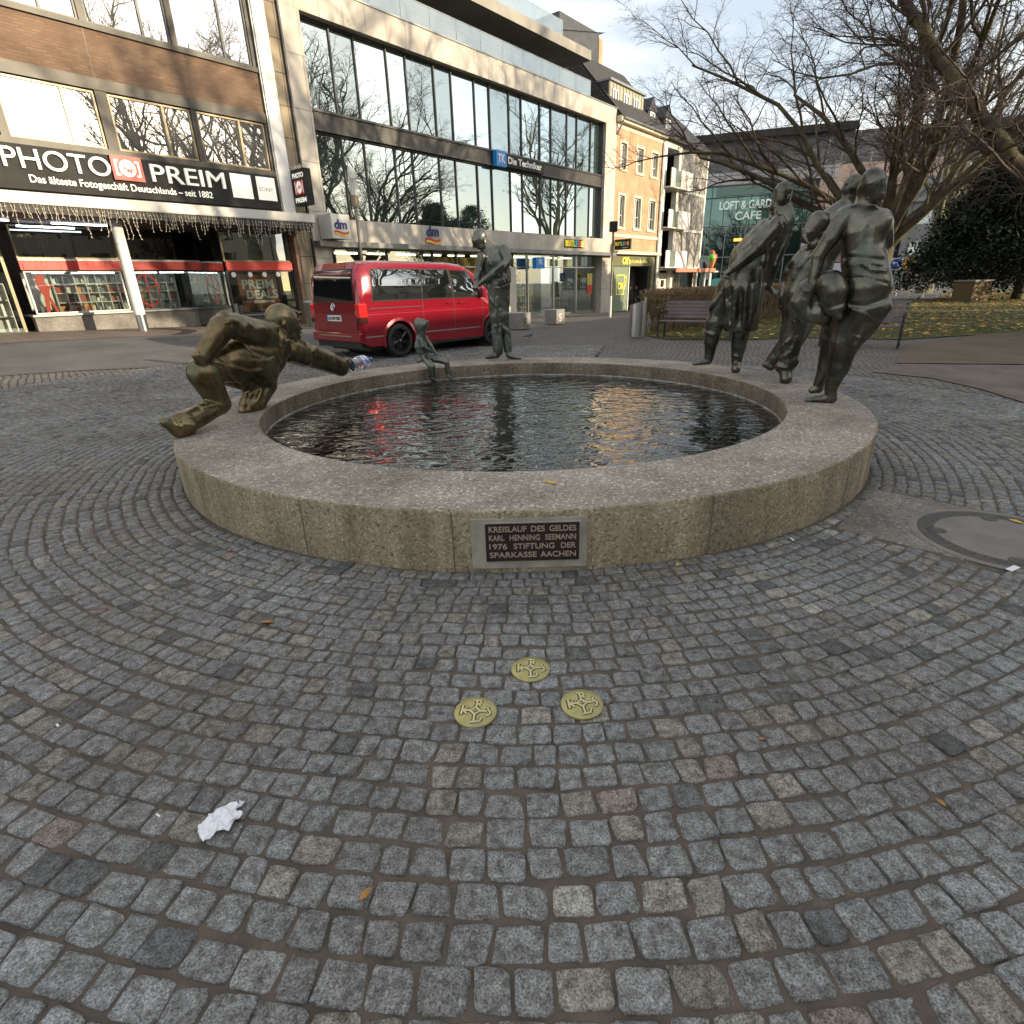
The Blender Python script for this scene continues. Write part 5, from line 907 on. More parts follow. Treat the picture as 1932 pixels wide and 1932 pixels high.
c(590, 950, 112, 610, 1000, 112, -.16, k=.03); c(600, 1010, 104, 620, 1110, 84, -.16, k=.03); c(630, 1110, 60, 660, 1190, 28, -.2, k=.03); c(430, 1000, 100, 370, 1080, 78, -.06, k=.03); c(420, 1080, 90, 440, 1180, 72, -.06, k=.03); c(480, 1160, 84, 540, 1200, 62, -.08, k=.03); c(500, 980, 60, 470, 940, 40, -.13, k=.02); c(350, 1120, 36, 400, 1180, 40, -.05)
p.line([(500, 1060, -.2), (560, 1130, -.26), (690, 1090, -.24)], 12, k=.02, op='sub'); p.line([(480, 1050, -.15), (460, 1200, -.12)], 22, k=.03, op='sub')
c(650, 1185, 22, 662, 1205, 14, -.22, k=.01)
o = grow('bronze_sack', p.prims, BR_D, .0095, amp=.001, ns=14, seed=11, loc=p.at(560, 1050, -.1)); tag(o, 'bulging bronze money sack hanging from the bronze woman\'s left hand', 'sack')
p = Pose((2200, 460, .39339), (262, 1676)); c = p.c
c(765, 195, 70, 755, 225, 72, 0, k=.02); c(730, 232, 46, 728, 290, 36, -.02, k=.015); c(698, 212, 12, 674, 250, 12, -.03, k=.005); c(682, 278, 14, k=.005); c(694, 305, 20, -.02, k=.008) if False else c(694, 305, 20, d=-.02, k=.008); c(712, 222, 13, d=-.085, k=.006, op='sub'); c(706, 198, 13, 735, 192, 12, -.06, k=.006); c(800, 235, 14, 795, 270, 10, -.09, k=.006)
c(735, 310, 50, 700, 380, 60, 0, k=.03); c(660, 420, 92, 560, 500, 105, 0, k=.03); c(640, 480, 110, 560, 650, 130, .02); c(560, 640, 130, 440, 820, 150, .02, k=.03); c(440, 830, 165, 390, 1010, 160, .02, k=.03); c(390, 1010, 160, 365, 1110, 136, .02, k=.02)
c(500, 480, 82, 440, 560, 64, -.12, -.16, k=.02); c(440, 560, 52, 405, 610, 36, -.16, -.18, k=.01)
for i in range(4): c(420-i*2, 590+i*10, 15, 388+i*10, 585+i*16, 11, -.19, -.23, k=.003); c(388+i*10, 585+i*16, 11, 398+i*14, 625+i*8, 9, -.23, -.23, k=.003)
c(450, 610, 40, 460, 640, 36, -.14, k=.01)
c(370, 1120, 125, 305, 1330, 92, .0, k=.03); c(305, 1330, 88, 272, 1540, 66, 0, -.02, k=.02); c(300, 1520, 58, 230, 1560, 52, -.03, k=.015); c(262, 1610, 50, 262, 1650, 46, -.05, -.08, k=.012)
c(390, 1180, 110, 310, 1340, 80, .12, .16, k=.03); c(300, 1350, 78, 190, 1490, 56, .16, .2, k=.02); c(180, 1500, 54, 140, 1540, 44, .2, k=.02); c(150, 1560, 34, 105, 1545, 22, .18, k=.01); c(420, 1250, 50, 350, 1390, 36, .22, k=.02)
p.line([(340, 660, -.05), (420, 690, -.12), (460, 660, -.12)], 20, k=.015); p.line([(320, 900, -.14), (360, 820, -.18), (450, 720, -.16)], 16, k=.02); p.line([(380, 700, -.12), (280, 820, -.06), (240, 960, .0), (225, 1120, .0)], 20, k=.03)
for a_ in ([(340, 1160), (320, 1260)], [(200, 1440), (290, 1360)], [(210, 1560), (320, 1585)], [(230, 1500), (310, 1440)], [(340, 1340), (290, 1480)]): p.line([(x_, y_, -.09) for x_, y_ in a_], 13, k=.012)
o = grow('bronze_companion', p.prims, BR_D, .0095, amp=.001, ns=12, seed=13, loc=p.b); tag(o, 'bronze man in a jacket half hidden behind the bronze woman, hands clasped to his chest', 'statue')
# ------------------------------------------------------------------ people in the distance
def person(px_, py_, label, coat, trous, face=0., hat=None, scale=1., bag=None, wz=None, lean=0):
    b = gp(px_, py_) if wz is None else wz; s = scale; t = thing('person', b, face, label, 'person', None)
    V3 = lambda x, y, z: np.array([x, y, z])*s; nn = np.array([0, 1., 0]); mk = lambda a, b_, r1, r2, k=.02: (V3(*a), V3(*b_), r1*s, r2*s, k, 1., nn, 'add')
    skin = M('skin', (.42, .27, .2), .6)
    pr = [mk((0, -.02, 1.60), (0, -.01, 1.66), .085, .095), mk((0, -.06, 1.58), (0, -.05, 1.6), .06, .06), mk((0, -.115, 1.60), (0, -.12, 1.59), .014, .014, .01), mk((0, 0, 1.45), (0, 0, 1.55), .055, .055), mk((0, 0, 1.0), (0, 0, 1.4), .13, .11), mk((.27, -.08, .82), (.27, -.1, .76), .035, .03), mk((-.27, -.08, .82), (-.27, -.1, .76), .035, .03), mk((.27, 0, 1.1), (.27, -.08, .82), .04, .035), mk((-.27, 0, 1.1), (-.27, -.08, .82), .04, .035), mk((.18, 0, 1.38), (.27, 0, 1.1), .05, .04), mk((-.18, 0, 1.38), (-.27, 0, 1.1), .05, .04), mk((.1, 0, .9), (.12, -.1, .1), .08, .05), mk((-.1, 0, .9), (-.1, .1, .1), .08, .05), mk((.12, -.1, .05), (.13, -.24, .04), .045, .035), mk((-.1, .1, .05), (-.11, -.02, .04), .045, .035)]
    grow('body', pr, skin, .022, parent=t)
    pr = [mk((0, 0, .80), (0, 0, 1.15), .19, .17), mk((0, 0, 1.15), (0, 0, 1.38), .18, .13, .04), mk((-.14, 0, 1.4), (.14, 0, 1.4), .08, .08), mk((.2, 0, 1.37), (.28, .01, 1.1), .078, .07), mk((.28, .01, 1.1), (.27, -.08, .86), .068, .055), mk((-.2, 0, 1.37), (-.28, .01, 1.1), .078, .07), mk((-.28, .01, 1.1), (-.27, -.08, .86), .068, .055), mk((-.04, .01, 1.5), (.04, .01, 1.5), .06, .06)]
    grow('coat', pr, M('coat', coat, .7), .022, parent=t, amp=.004)
    pr = [mk((.1, 0, .88), (.12, -.06, .5), .115, .085), mk((.12, -.06, .5), (.12, -.1, .1), .08, .065), mk((-.1, 0, .88), (-.1, .02, .5), .115, .085), mk((-.1, .02, .5), (-.1, .1, .1), .08, .065)]
    grow('trousers', pr, M('trousers', trous, .8), .022, parent=t)
    pr = [mk((0, .02, 1.69), (0, .01, 1.70), .102, .10)]; grow('hat' if hat else 'hair', pr, M('hat', hat or (.05, .035, .025), .8), .016, parent=t)
    return t
fa = FROT
person(1186.5, 585.5, 'person in a black coat and dark cap, left of the two at the doorway', (.012, .012, .014), (.012, .012, .014), fa-.2, scale=.98)
person(1197.5, 585, 'person in a black coat and red cap, right of the two at the doorway', (.014, .014, .018), (.013, .013, .015), fa+.25, (.5, .04, .05))
q_ = ray(1710, 545); q_ = q_/q_[1]*52
person(0, 0, 'person in dark clothes walking along the far street beyond the railing', (.02, .02, .025), (.02, .02, .025), -1.2, None, 1., wz=(q_[0], q_[1], -.45))
# ------------------------------------------------------------------ red van
VRED = M('van_red_paint', (.255, .004, .018), .2, .25, coat=1.); VGL = mirror_glass('van_glass', .30, (.9, .95, 1), (.008, .01, .01)); TYRE = M('tyre_rubber', (.018, .018, .018), .75); RIMB = M('rim_black', (.07, .07, .07), .2, .9); CHR = M('chrome', (.75, .74, .72), .12, 1.)
TRIMB = M('black_trim', (.02, .02, .02), .5)
pr_ = on_z(759, 677, 0.); h_ = math.radians(42); fw = np.array([math.sin(h_), math.cos(h_), 0]); rt = np.array([math.cos(h_), -math.sin(h_), 0]); org = pr_-rt*.93
pf_ = org+fw*3.0; zr, zf = float(ground(*org[:2])), float(ground(*pf_[:2]))
van = thing('red_van', (org[0], org[1], zr), math.pi/2-h_, 'shiny red passenger van with dark windows and black wheels parked behind the fountain', 'van')
van.rotation_euler = (0, -math.atan2(zf-zr, 3.), math.pi/2-h_)
# local: x forward (0 = rear axle), y left, z up.  outline of the side, rear at x=-.98, front at 3.9
def sec(x):      # half width and height profile at station x
    t = np.interp
    zt = t(x, [-.98, -.93, -.8, -.4, 1.6, 2.1, 2.45, 2.75, 3.05, 3.3, 3.55, 3.8, 3.9], [1.05, 1.72, 1.93, 1.97, 1.96, 1.91, 1.76, 1.50, 1.25, 1.14, 1.05, .88, .65])
    hwid = t(x, [-.98, -.9, -.5, 2.6, 3.3, 3.7, 3.9], [.90, .94, .953, .953, .94, .86, .66]); zb = t(x, [-.98, -.8, 3.5, 3.9], [.36, .27, .24, .34]); return zt, hwid, zb
xs_ = np.unique(np.concatenate([[-.98, -.965, -.93, -.88, -.8, -.6, -.4], np.arange(-.4, 3.3, .0625), [2.1, 2.45, 2.75, 3.05, 3.3, 3.5, 3.65, 3.78, 3.86, 3.9]]))
prof = [(1.0, 0.0), (.995, .06), (1.0, .16), (1.0, .30), (1.0, .40), (.985, .405), (.99, .5), (.995, .6), (1.0, .66), (.985, .70), (.965, .80), (.93, .9), (.87, .965), (.74, .993), (.4, 1.0)]
nz_ = len(prof); VV = []; 
def sidepts(x, sg):
    zt, hw, zb = sec(x); o_ = []
    for wf, zf_ in prof:
        z = zb+(zt-zb)*zf_; w_ = hw*wf
        zc = .33; 
        o_.append((x, sg*w_, z))
    return o_
for x in xs_: VV += sidepts(x, 1)+sidepts(x, -1)[::-1]
m_ = 2*nz_; FF = []
for i in range(len(xs_)-1):
    for j in range(m_-1): FF.append((i*m_+j, (i+1)*m_+j, (i+1)*m_+j+1, i*m_+j+1))
    FF.append((i*m_+m_-1, (i+1)*m_+m_-1, (i+1)*m_, i*m_))
FF += [tuple(range(m_)), tuple(range((len(xs_)-1)*m_, len(xs_)*m_))[::-1]]
mb = MB(); mb.add(VV, FF); body = mb.build('body', VRED, van, True)
cut = []
for x0 in (0, 3.0):
    mb = MB(); mb.tube((x0, -1.2, .345), (x0, -.55, .345), .415, n=40); mb.tube((x0, .55, .345), (x0, 1.2, .345), .415, n=40); mb.box(x0-.415, x0+.415, -1.2, -.55, -.2, .345); mb.box(x0-.415, x0+.415, .55, 1.2, -.2, .345)
    cut.append(mb.build('cut', TRIMB))
bpy.context.view_layer.update()
for k_ in cut:
    k_.matrix_world = van.matrix_world.copy() if False else k_.matrix_world
dm_ = bpy.context.evaluated_depsgraph_get()
body.parent = None
for k_ in cut:
    b_ = body.modifiers.new('w', 'BOOLEAN'); b_.operation = 'DIFFERENCE'; b_.object = k_; b_.solver = 'EXACT'; b_.use_self = True
dm_.update(); me_ = bpy.data.meshes.new_from_object(body.evaluated_get(bpy.context.evaluated_depsgraph_get())); body.modifiers.clear(); body.data = me_
body.data.materials.clear(); body.data.materials.append(VRED)
body.data.polygons.foreach_set('material_index', [0]*len(body.data.polygons)); body.data.set_sharp_from_angle(angle=math.radians(35))
for k_ in cut: bpy.data.objects.remove(k_)
body.parent = van
mb = MB(); mb.box(-.7, 3.6, -.72, .72, .16, .34); mb.box(.46, 2.54, -.93, .93, .2, .262); mb.box(-.96, -.5, -.85, .85, .24, .36)
for x0 in (0, 3.0): mb.tube((x0, -.56, .345), (x0, .56, .345), .40, n=24)
mb.build('underbody', TRIMB, van)
def side_y(x, z):
    zt, hw, zb = sec(x); return hw*float(np.interp((z-zb)/(zt-zb), [p_[1] for p_ in prof], [p_[0] for p_ in prof]))
def side_patch(name, mat, pts, off=.004, th=.0, nx=14, nzz=6):
    """a panel of glass or trim laid on the right flank: pts = (x_bottom_left, x_bottom_right, z_bottom, x_top_left, x_top_right, z_top)"""
    xa, xb, z0, xc, xd, z1 = pts; mb = MB(); vs = []
    for j in range(nzz+1):
        z = z0+(z1-z0)*j/nzz; l_ = xa+(xc-xa)*j/nzz; r_ = xb+(xd-xb)*j/nzz
        for i in range(nx+1): x = l_+(r_-l_)*i/nx; vs.append((x, -side_y(x, z)-off, z))
    mb.add(vs, [(j*(nx+1)+i, j*(nx+1)+i+1, (j+1)*(nx+1)+i+1, (j+1)*(nx+1)+i) for j in range(nzz) for i in range(nx)]); return mb.build(name, mat, van, True)
side_patch('window_surround', TRIMB, (-.66, 2.62, 1.16, -.60, 2.2, 1.80), .003); side_patch('side_window', VGL, (-.62, .68, 1.19, -.56, .70, 1.775), .007); side_patch('side_window', VGL, (.73, 1.62, 1.19, .74, 1.52, 1.775), .007); side_patch('door_window', VGL, (1.70, 2.60, 1.19, 1.62, 2.16, 1.765), .007)
side_patch('window_surround', TRIMB, (-.66, 2.62, 1.16, -.60, 2.2, 1.80), .003)
for n_, x_ in (('door_seam', .70), ('door_seam', 1.66), ('door_seam', 2.62)): side_patch(n_, TRIMB, (x_, x_+.012, .34, x_, x_+.012, 1.16), .0015, nx=1)
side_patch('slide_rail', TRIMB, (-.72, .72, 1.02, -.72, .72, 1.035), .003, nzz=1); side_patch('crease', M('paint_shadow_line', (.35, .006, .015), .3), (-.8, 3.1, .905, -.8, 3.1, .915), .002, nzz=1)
side_patch('trim_strip', CHR, (.5, 2.5, .455, .5, 2.5, .485), .012, nzz=1); side_patch('trim_strip', CHR, (-.9, -.45, .455, -.9, -.45, .48), .006, nzz=1)
for x_ in (1.42, 1.8):
    mb = MB(); mb.box(x_, x_+.22, -.985, -.955, 1.045, 1.075); mb.build('door_handle', VRED, van, bevel=.008)
for x0 in (0, 3.0):      # flared arch lips
    for sg in (-1,):
        mb = MB(); n_ = 26
        for i in range(n_):
            a0, a1 = math.pi*(-.08+1.16*i/n_), math.pi*(-.08+1.16*(i+1)/n_); r_i, r_o = .412, .475
            vs = [(x0+r_*math.cos(a), sg*(y_), .345+r_*math.sin(a)) for a in (a0, a1) for r_, y_ in ((r_i, .94), (r_i, .968), (r_o, .955))]; mb.add(vs, [(0, 3, 4, 1), (1, 4, 5, 2)])
        mb.build('wheel_arch', VRED, van, True)
def wheel(x0, y0, sg):
    w_ = bpy.data.objects.new('wheel', None); sc.collection.objects.link(w_); w_.parent = van; w_.location = (x0, y0, .345); w_.rotation_euler = (0, random.random(), 0); RIMS = M('rim_edge', (.25, .25, .25), .2, 1.)
    e = bpy.data.objects.new; mb = MB(); pf = [(.25, -.11), (.30, -.118), (.335, -.10), (.345, -.06), (.345, .06), (.335, .10), (.30, .118), (.25, .11)]
    n_ = 48; vs = []; m2 = len(pf)
    for i in range(n_):
        a = 2*math.pi*i/n_
        for r_, y_ in pf: vs.append((r_*math.cos(a), y_, r_*math.sin(a)))
    mb.add(vs, [(i*m2+j, ((i+1) % n_)*m2+j, ((i+1) % n_)*m2+j+1, i*m2+j+1) for i in range(n_) for j in range(m2-1)]); mb.build('tyre', TYRE, w_, True)
    mb = MB(); vs = []; pf = [(.001, .0), (.235, .0), (.25, sg*.02), (.255, sg*.112), (.24, sg*.112), (.228, sg*.06)]; m2 = len(pf)
    for i in range(n_):
        a = 2*math.pi*i/n_
        for r_, y_ in pf: vs.append((r_*math.cos(a), y_, r_*math.sin(a)))
    mb.add(vs, [(i*m2+j, ((i+1) % n_)*m2+j, ((i+1) % n_)*m2+j+1, i*m2+j+1) for i in range(n_) for j in range(m2-1)])
    for i in range(5):
        for dd in (-.13, .13):
            a = 2*math.pi*i/5; mb.tube((.05*math.cos(a), sg*.085, .05*math.sin(a)), (.24*math.cos(a+dd), sg*.095, .24*math.sin(a+dd)), .017, .012, 6)
    mb.build('rim', RIMB, w_, True); mb = MB(); mb.tube((0, sg*.07, 0), (0, sg*.105, 0), .032, .028, 16); mb.build('hub_cap', CHR, w_)
for x0 in (0, 3.0): wheel(x0, -.835, -1); wheel(x0, .835, 1)
# rear face (x negative)
def rear_x(z): return float(np.interp(z, [.36, 1.05, 1.72, 1.93], [-.98, -.98, -.93, -.80]))
def rear_patch(name, mat, y0, y1, z0, z1, off=.004, inset=0., nz=5):
    mb = MB(); vs = []
    for j in range(nz+1):
        z = z0+(z1-z0)*j/nz; s_ = inset*j/nz
        for y in (y0+s_, y1-s_): vs.append((rear_x(z)-off, y, z))
    mb.add(vs, [(j*2, j*2+1, j*2+3, j*2+2) for j in range(nz)]); return mb.build(name, mat, van, True)
rear_patch('tailgate_frame', TRIMB, -.78, .78, 1.16, 1.80, .006, .06); rear_patch('rear_window', VGL, -.75, .75, 1.19, 1.775, .010, .055)
rear_patch('tailgate', VRED, -.80, .80, .60, 1.14, .012); rear_patch('tailgate_recess', TRIMB, -.50, .50, .955, .975, .0145)
mb = MB(); mb.box(-1.03, -.96, -.93, .93, .36, .56); mb.build('bumper', VRED, van, bevel=.03); mb = MB(); mb.box(-1.036, -1.031, -.62, .62, .475, .495); mb.build('bumper_chrome', CHR, van)
NP_ = M('plate_white', (.78, .78, .76), .45); mb = MB(); mb.box(-1.006, -.996, -.27, .27, .78, .90); npl = mb.build('number_plate', NP_, van)
def rear_text(s_, size, y, z, wd, mat, x=-1.009): return text(s_, size, .001, mat, npl, (x, y, z), rot=(math.pi/2, 0, -math.pi/2), w=wd, bold=.003)
rear_text('AC:NP 800', .095, .215, .808, .45, BLACK); mb = MB(); mb.box(-1.0075, -1.0065, .225, .265, .785, .895); mb.build('country_band', TKB, npl)
for sg in (-1, 1):
    mb = MB(); a_, b_ = sorted((sg*.80, sg*.958)); mb.box(-.995, -.80, a_, b_, .86, 1.13); mb.build('tail_light', M('tail_red', (.85, .02, .02), .08, coat=1), van, bevel=.02); mb = MB(); mb.box(-.996, -.81, a_, b_+.001, .74, .855); mb.build('smoked_light', M('smoke_lens', (.06, .015, .015), .1), van, bevel=.01)
    mb = MB(); a_, b_ = sorted((sg*.795, sg*.90)); mb.box(-1.0, -.97, a_, b_, .90, 1.0); mb.build('reverse_light', M('white_lens', (.5, .1, .1), .1), van, bevel=.006)
mb = MB(); n_ = 30
for i in range(n_):
    a, a2 = 2*math.pi*i/n_, 2*math.pi*(i+1)/n_; mb.tube((-1.004, .075*math.cos(a), 1.065+.075*math.sin(a)), (-1.004, .075*math.cos(a2), 1.065+.075*math.sin(a2)), .008, n=6)
for zc_, k_ in ((1.085, 1.), (1.04, 1.)):
    pass
mb.path([(-1.004, .035, 1.125), (-1.004, .015, 1.075), (-1.004, 0, 1.105), (-1.004, -.015, 1.075), (-1.004, -.035, 1.125)], .007, 6); mb.path([(-1.004, .055, 1.09), (-1.004, .025, 1.01), (-1.004, 0, 1.065), (-1.004, -.025, 1.01), (-1.004, -.055, 1.09)], .007, 6)
mb.tube((-.99, 0, 1.065), (-1.0, 0, 1.065), .078, n=28, mi=1); mb.build('rear_badge', [CHR, RIMB], van)
mb = MB(); mb.tube((-.965, .35, 1.2), (-.95, .05, 1.24), .012, .008, 6); mb.build('rear_wiper', BLACK, van)
mb = MB(); mb.prism([(2.35, 1.75), (3.02, 1.27), (3.0, 1.24), (2.3, 1.72)], -.80, .80); mb.build('windscreen', VGL, van)
for sg in (-1, 1):
    mb = MB(); a_, b_ = sorted((sg*.96, sg*1.12)); mb.box(2.5, 2.62, a_, b_, 1.16, 1.38); mb.build('wing_mirror', VRED, van, bevel=.03)
    mb = MB(); a_, b_ = sorted((sg*.55, sg*.86)); mb.box(3.62, 3.80, a_, b_, .72, .90); mb.build('headlight', M('headlight_glass', (.7, .7, .7), .1), van, bevel=.03)
# ------------------------------------------------------------------ bare trees
BARK = M('bark_mossy', (.055, .042, .028), .9, 0, (.13, .11, .045), 2.2, 8, .42, .66, .02, 14); TWIG = M('twig_bark', (.060, .040, .030), .85, 0, (.10, .070, .050), 3)
PLANE = M('plane_bark', (.20, .19, .12), .8, 0, (.09, .09, .055), 3.5, 6, .42, .6, .006, 12)
def tree_mesh(seed, trunk_h, r0, nstem, stem_len, stem_ang, levels, droop=.12, lean=(0, 0), arch=0.):
    R = random.Random(seed); segs = {0: [], 1: []}
    def rv(): v = Vector((R.gauss(0, 1), R.gauss(0, 1), R.gauss(0, 1))); return v.normalized()
    def branch(p, d, ln, r, lv):
        ns = [6, 8, 6, 5, 3, 2][lv]; pts = [(p.copy(), r)]; step = ln/ns; wob = [.06, .14, .20, .24, .26, .25][lv]
        out0 = Vector((d.x, d.y, 0)).normalized() if (d.x or d.y) else Vector((1, 0, 0))
        for i in range(ns):
            trop = Vector((0, 0, 1))*([.0, .10, .05, -.0, -droop, -droop*1.6][lv]); d = (d+rv()*wob*(1+.5*(arch > 0 and lv > 0))+trop+((out0*.14+Vector((0, 0, .06-.30*i/ns)))*arch if lv == 1 else (out0*.04-Vector((0, 0, .05*i/ns)))*arch if lv == 2 else Vector((0, 0, 0)))).normalized(); p = p+d*step
            rr = r*(1-(i+1)/ns*[.25, .72, .80, .82, .7, .6][lv]); pts.append((p.copy(), max(rr, .0035)))
        sides = [12, 8, 6, 4, 3, 3][lv]; segs[0 if lv <= 2 else 1].append((pts, sides))
        if lv+1 < len(levels):
            nch, f0, f1, lf, rf, ang = levels[lv+1]; n_ = nch if isinstance(nch, int) else R.randint(*nch)
            for k in range(n_):
                f = f0+(f1-f0)*(k+R.random())/n_; x = f*ns; i = min(int(x), ns-1); t = x-i; q = pts[i][0].lerp(pts[i+1][0], t); rq = pts[i][1]*(1-t)+pts[i+1][1]*t
                dd = (pts[i+1][0]-pts[i][0]).normalized(); side = dd.cross(rv()).normalized()
                if lv >= 1 and side.z < -.3: side.z *= -.4; side.normalize()
                a = math.radians(R.uniform(*ang)); nd = (dd*math.cos(a)+side*math.sin(a)).normalized()
                branch(q, nd, ln*lf*R.uniform(.7, 1.2)*(1-.35*f), min(rq*.8, rf*R.uniform(.75, 1.2)*(1 if lv else 1)), lv+1)
    # trunk
    d = Vector((lean[0], lean[1], 1)).normalized(); p = Vector((0, 0, -.1)); pts = [(p.copy(), r0*1.35)]; 
    for i in range(6): p = p+d*(trunk_h/6); d = (d+rv()*.03).normalized(); pts.append((p.copy(), r0*(1.12-.05*i)))
    segs[0].append((pts, 14)); top = p.copy()
    for k in range(nstem):
        az = 2*math.pi*(k+R.uniform(-.2, .2))/nstem; el = math.radians(R.uniform(*stem_ang)); q = top-Vector((0, 0, R.uniform(0, trunk_h*.25))); 
        nd = Vector((math.cos(az)*math.sin(el), math.sin(az)*math.sin(el), math.cos(el))); branch(q, nd, stem_len*R.uniform(.8, 1.15), r0*R.uniform(.36, .56), 1)
    out_ = []
    for key in (0, 1):
        VV, FF, o_ = [], [], 0
        for pts, sd in segs[key]:
            ang = np.arange(sd)*2*math.pi/sd; rings = []
            for i, (q, r) in enumerate(pts):
                d = (pts[min(i+1, len(pts)-1)][0]-pts[max(i-1, 0)][0]).normalized(); a = d.orthogonal().normalized(); b = d.cross(a)
                a = np.array(a); b = np.array(b); jit = 1+.10*np.sin(ang*3+i*1.3) if key == 0 and sd > 6 else 1.
                rings.append(np.array(q)[None]+r*(np.cos(ang)*jit)[:, None]*a+r*(np.sin(ang)*jit)[:, None]*b)
            # keep ring orientation continuous
            for i in range(1, len(rings)):
                best = min(range(sd), key=lambda s_: float(((np.roll(rings[i], s_, 0)-rings[i-1])**2).sum())); rings[i] = np.roll(rings[i], best, 0)
            VV.append(np.concatenate(rings)); n_ = len(rings); I = np.arange(n_*sd).reshape(n_, sd)+o_; o_ += n_*sd
            FF.append(np.stack([I[:-1], np.roll(I, -1, 1)[:-1], np.roll(I, -1, 1)[1:], I[1:]], -1).reshape(-1, 4))
        out_.append((np.concatenate(VV), np.concatenate(FF)))
    return out_
LV = [None, None, ((8, 9), .15, 1., .54, .060, (25, 60)), ((7, 8), .1, 1., .50, .024, (25, 60)), ((7, 8), .1, 1., .50, .010, (25, 65)), ((4, 5), .1, 1., .62, .0055, (25, 60))]
def plant(name, label, loc, meshes, mats, rz=0., s=1., group=None):
    t = thing(name, loc, rz, label, 'tree', group); t.scale = (s, s, s)
    for nm, (V, F_), m_ in zip(('trunk', 'crown'), meshes, mats): np_mesh(nm, V, F_, m_, t, smooth=True)
    return t
base = gp(1640, 586)
TA = tree_mesh(5, 2.9, .36, 12, 10.5, (10, 55), LV, .14, arch=1.)
ta = plant('bare_tree', 'large bare tree with many spreading stems behind the bronze woman', (base[0], base[1], 0), TA, (BARK, TWIG), 2.2)
# a few brown leaves still on the twigs
LEAFB = M('dry_leaf', (.42, .22, .04), .7, 0, (.22, .10, .03), 3); LEAFY = M('yellow_leaf', (.66, .44, .07), .7, 0, (.40, .20, .05), 2.5)
def leaves(name, P_, size, mat, parent=None, flat=False, seed=0, curl=.4):
    g_ = np.random.default_rng(seed); n_ = len(P_); P_ = np.asarray(P_)
    yaw = g_.uniform(0, 6.28, n_); s_ = size*g_.uniform(.6, 1.3, n_)
    ex = np.stack([np.cos(yaw), np.sin(yaw), g_.normal(0, .12 if flat else .6, n_)], -1); ey = np.stack([-np.sin(yaw), np.cos(yaw), g_.normal(0, .12 if flat else .6, n_)], -1)
    up = np.zeros((n_, 3)); up[:, 2] = curl; A = []
    for u_, v_, w_ in ((-1, 0, .15), (-.3, .62, .5), (.45, .5, .35), (1, 0, .0), (.45, -.5, .4), (-.3, -.62, .5)): A.append(P_+(ex*u_+ey*v_*.8)*s_[:, None]+up*w_*s_[:, None]*.5)
    c_ = P_+up*.02; V = np.stack(A+[c_], 1).reshape(-1, 3); o_ = np.arange(n_)[:, None]*7
    F_ = np.concatenate([np.stack([o_[:, 0]+6, o_[:, 0]+a, o_[:, 0]+b, o_[:, 0]+b], -1) for a, b in ()] or [np.zeros((0, 4), int)])
    T_ = np.concatenate([np.stack([o_[:, 0]+6, o_[:, 0]+a, o_[:, 0]+(a+1) % 6], -1) for a in range(6)]); return np_mesh(name, V, T_, mat, parent)
V = TA[1][0]; g_ = np.random.default_rng(3); cl = V[g_.integers(0, len(V), 26)]; P_ = np.concatenate([c_+g_.normal(0, .35, (24, 3)) for c_ in cl]); leaves('last_leaves', P_, .035, LEAFB, ta, seed=4)
TB = tree_mesh(21, 5.0, .36, 6, 9.0, (8, 42), [None, None, ((6, 8), .25, 1., .52, .11, (25, 60)), ((6, 7), .15, 1., .5, .040, (25, 60)), ((6, 7), .1, 1., .5, .016, (25, 70)), ((3, 3), .2, 1., .6, .009, (25, 60))], .06)
balls = TB[1][0][g_.integers(0, len(TB[1][0]), 800)]
tb = plant('plane_tree', 'tall pale barked plane tree outside the right edge, mirrored in the glass front', (20.5, 16.0, 0), TB, (PLANE, TWIG), .4, 1.3, 'plane trees of the square')
VV = []; FF = []
for i, q in enumerate(balls):
    r_ = .03; o_ = i*6; VV += [q+np.array(d_)*r_-np.array([0, 0, .08]) for d_ in ((1, 0, 0), (-1, 0, 0), (0, 1, 0), (0, -1, 0), (0, 0, 1), (0, 0, -1))]
    FF += [(o_+a, o_+b, o_+c_) for a, b, c_ in ((0, 2, 4), (2, 1, 4), (1, 3, 4), (3, 0, 4), (2, 0, 5), (1, 2, 5), (3, 1, 5), (0, 3, 5))]
np_mesh('seed_balls', VV, FF, M('seed_ball', (.07, .05, .03), .9), tb)
for i, (x_, y_, rz, s_, lb) in enumerate([(25, 9.5, 1.9, 1.5, 'tall plane tree in the middle of the square, mirrored in the glass front'), (27, -12, 3.3, 1.4, 'plane tree right of the photographer, mirrored in the shop windows'), (32., 19.5, 4.4, 1.6, 'far plane tree of the square, mirrored in the glass front'), (44., 16, 5.2, 1.7, 'farthest plane tree across the square, mirrored in the glass front'), (31, 44, 2.6, 1.2, 'plane tree behind the evergreens, mirrored in the right end of the glass front')]):
    c_ = copy_tree(tb); c_.location = (x_, y_, 0); c_.rotation_euler = (0, 0, rz); c_.scale = (s_,)*3; c_['label'] = lb
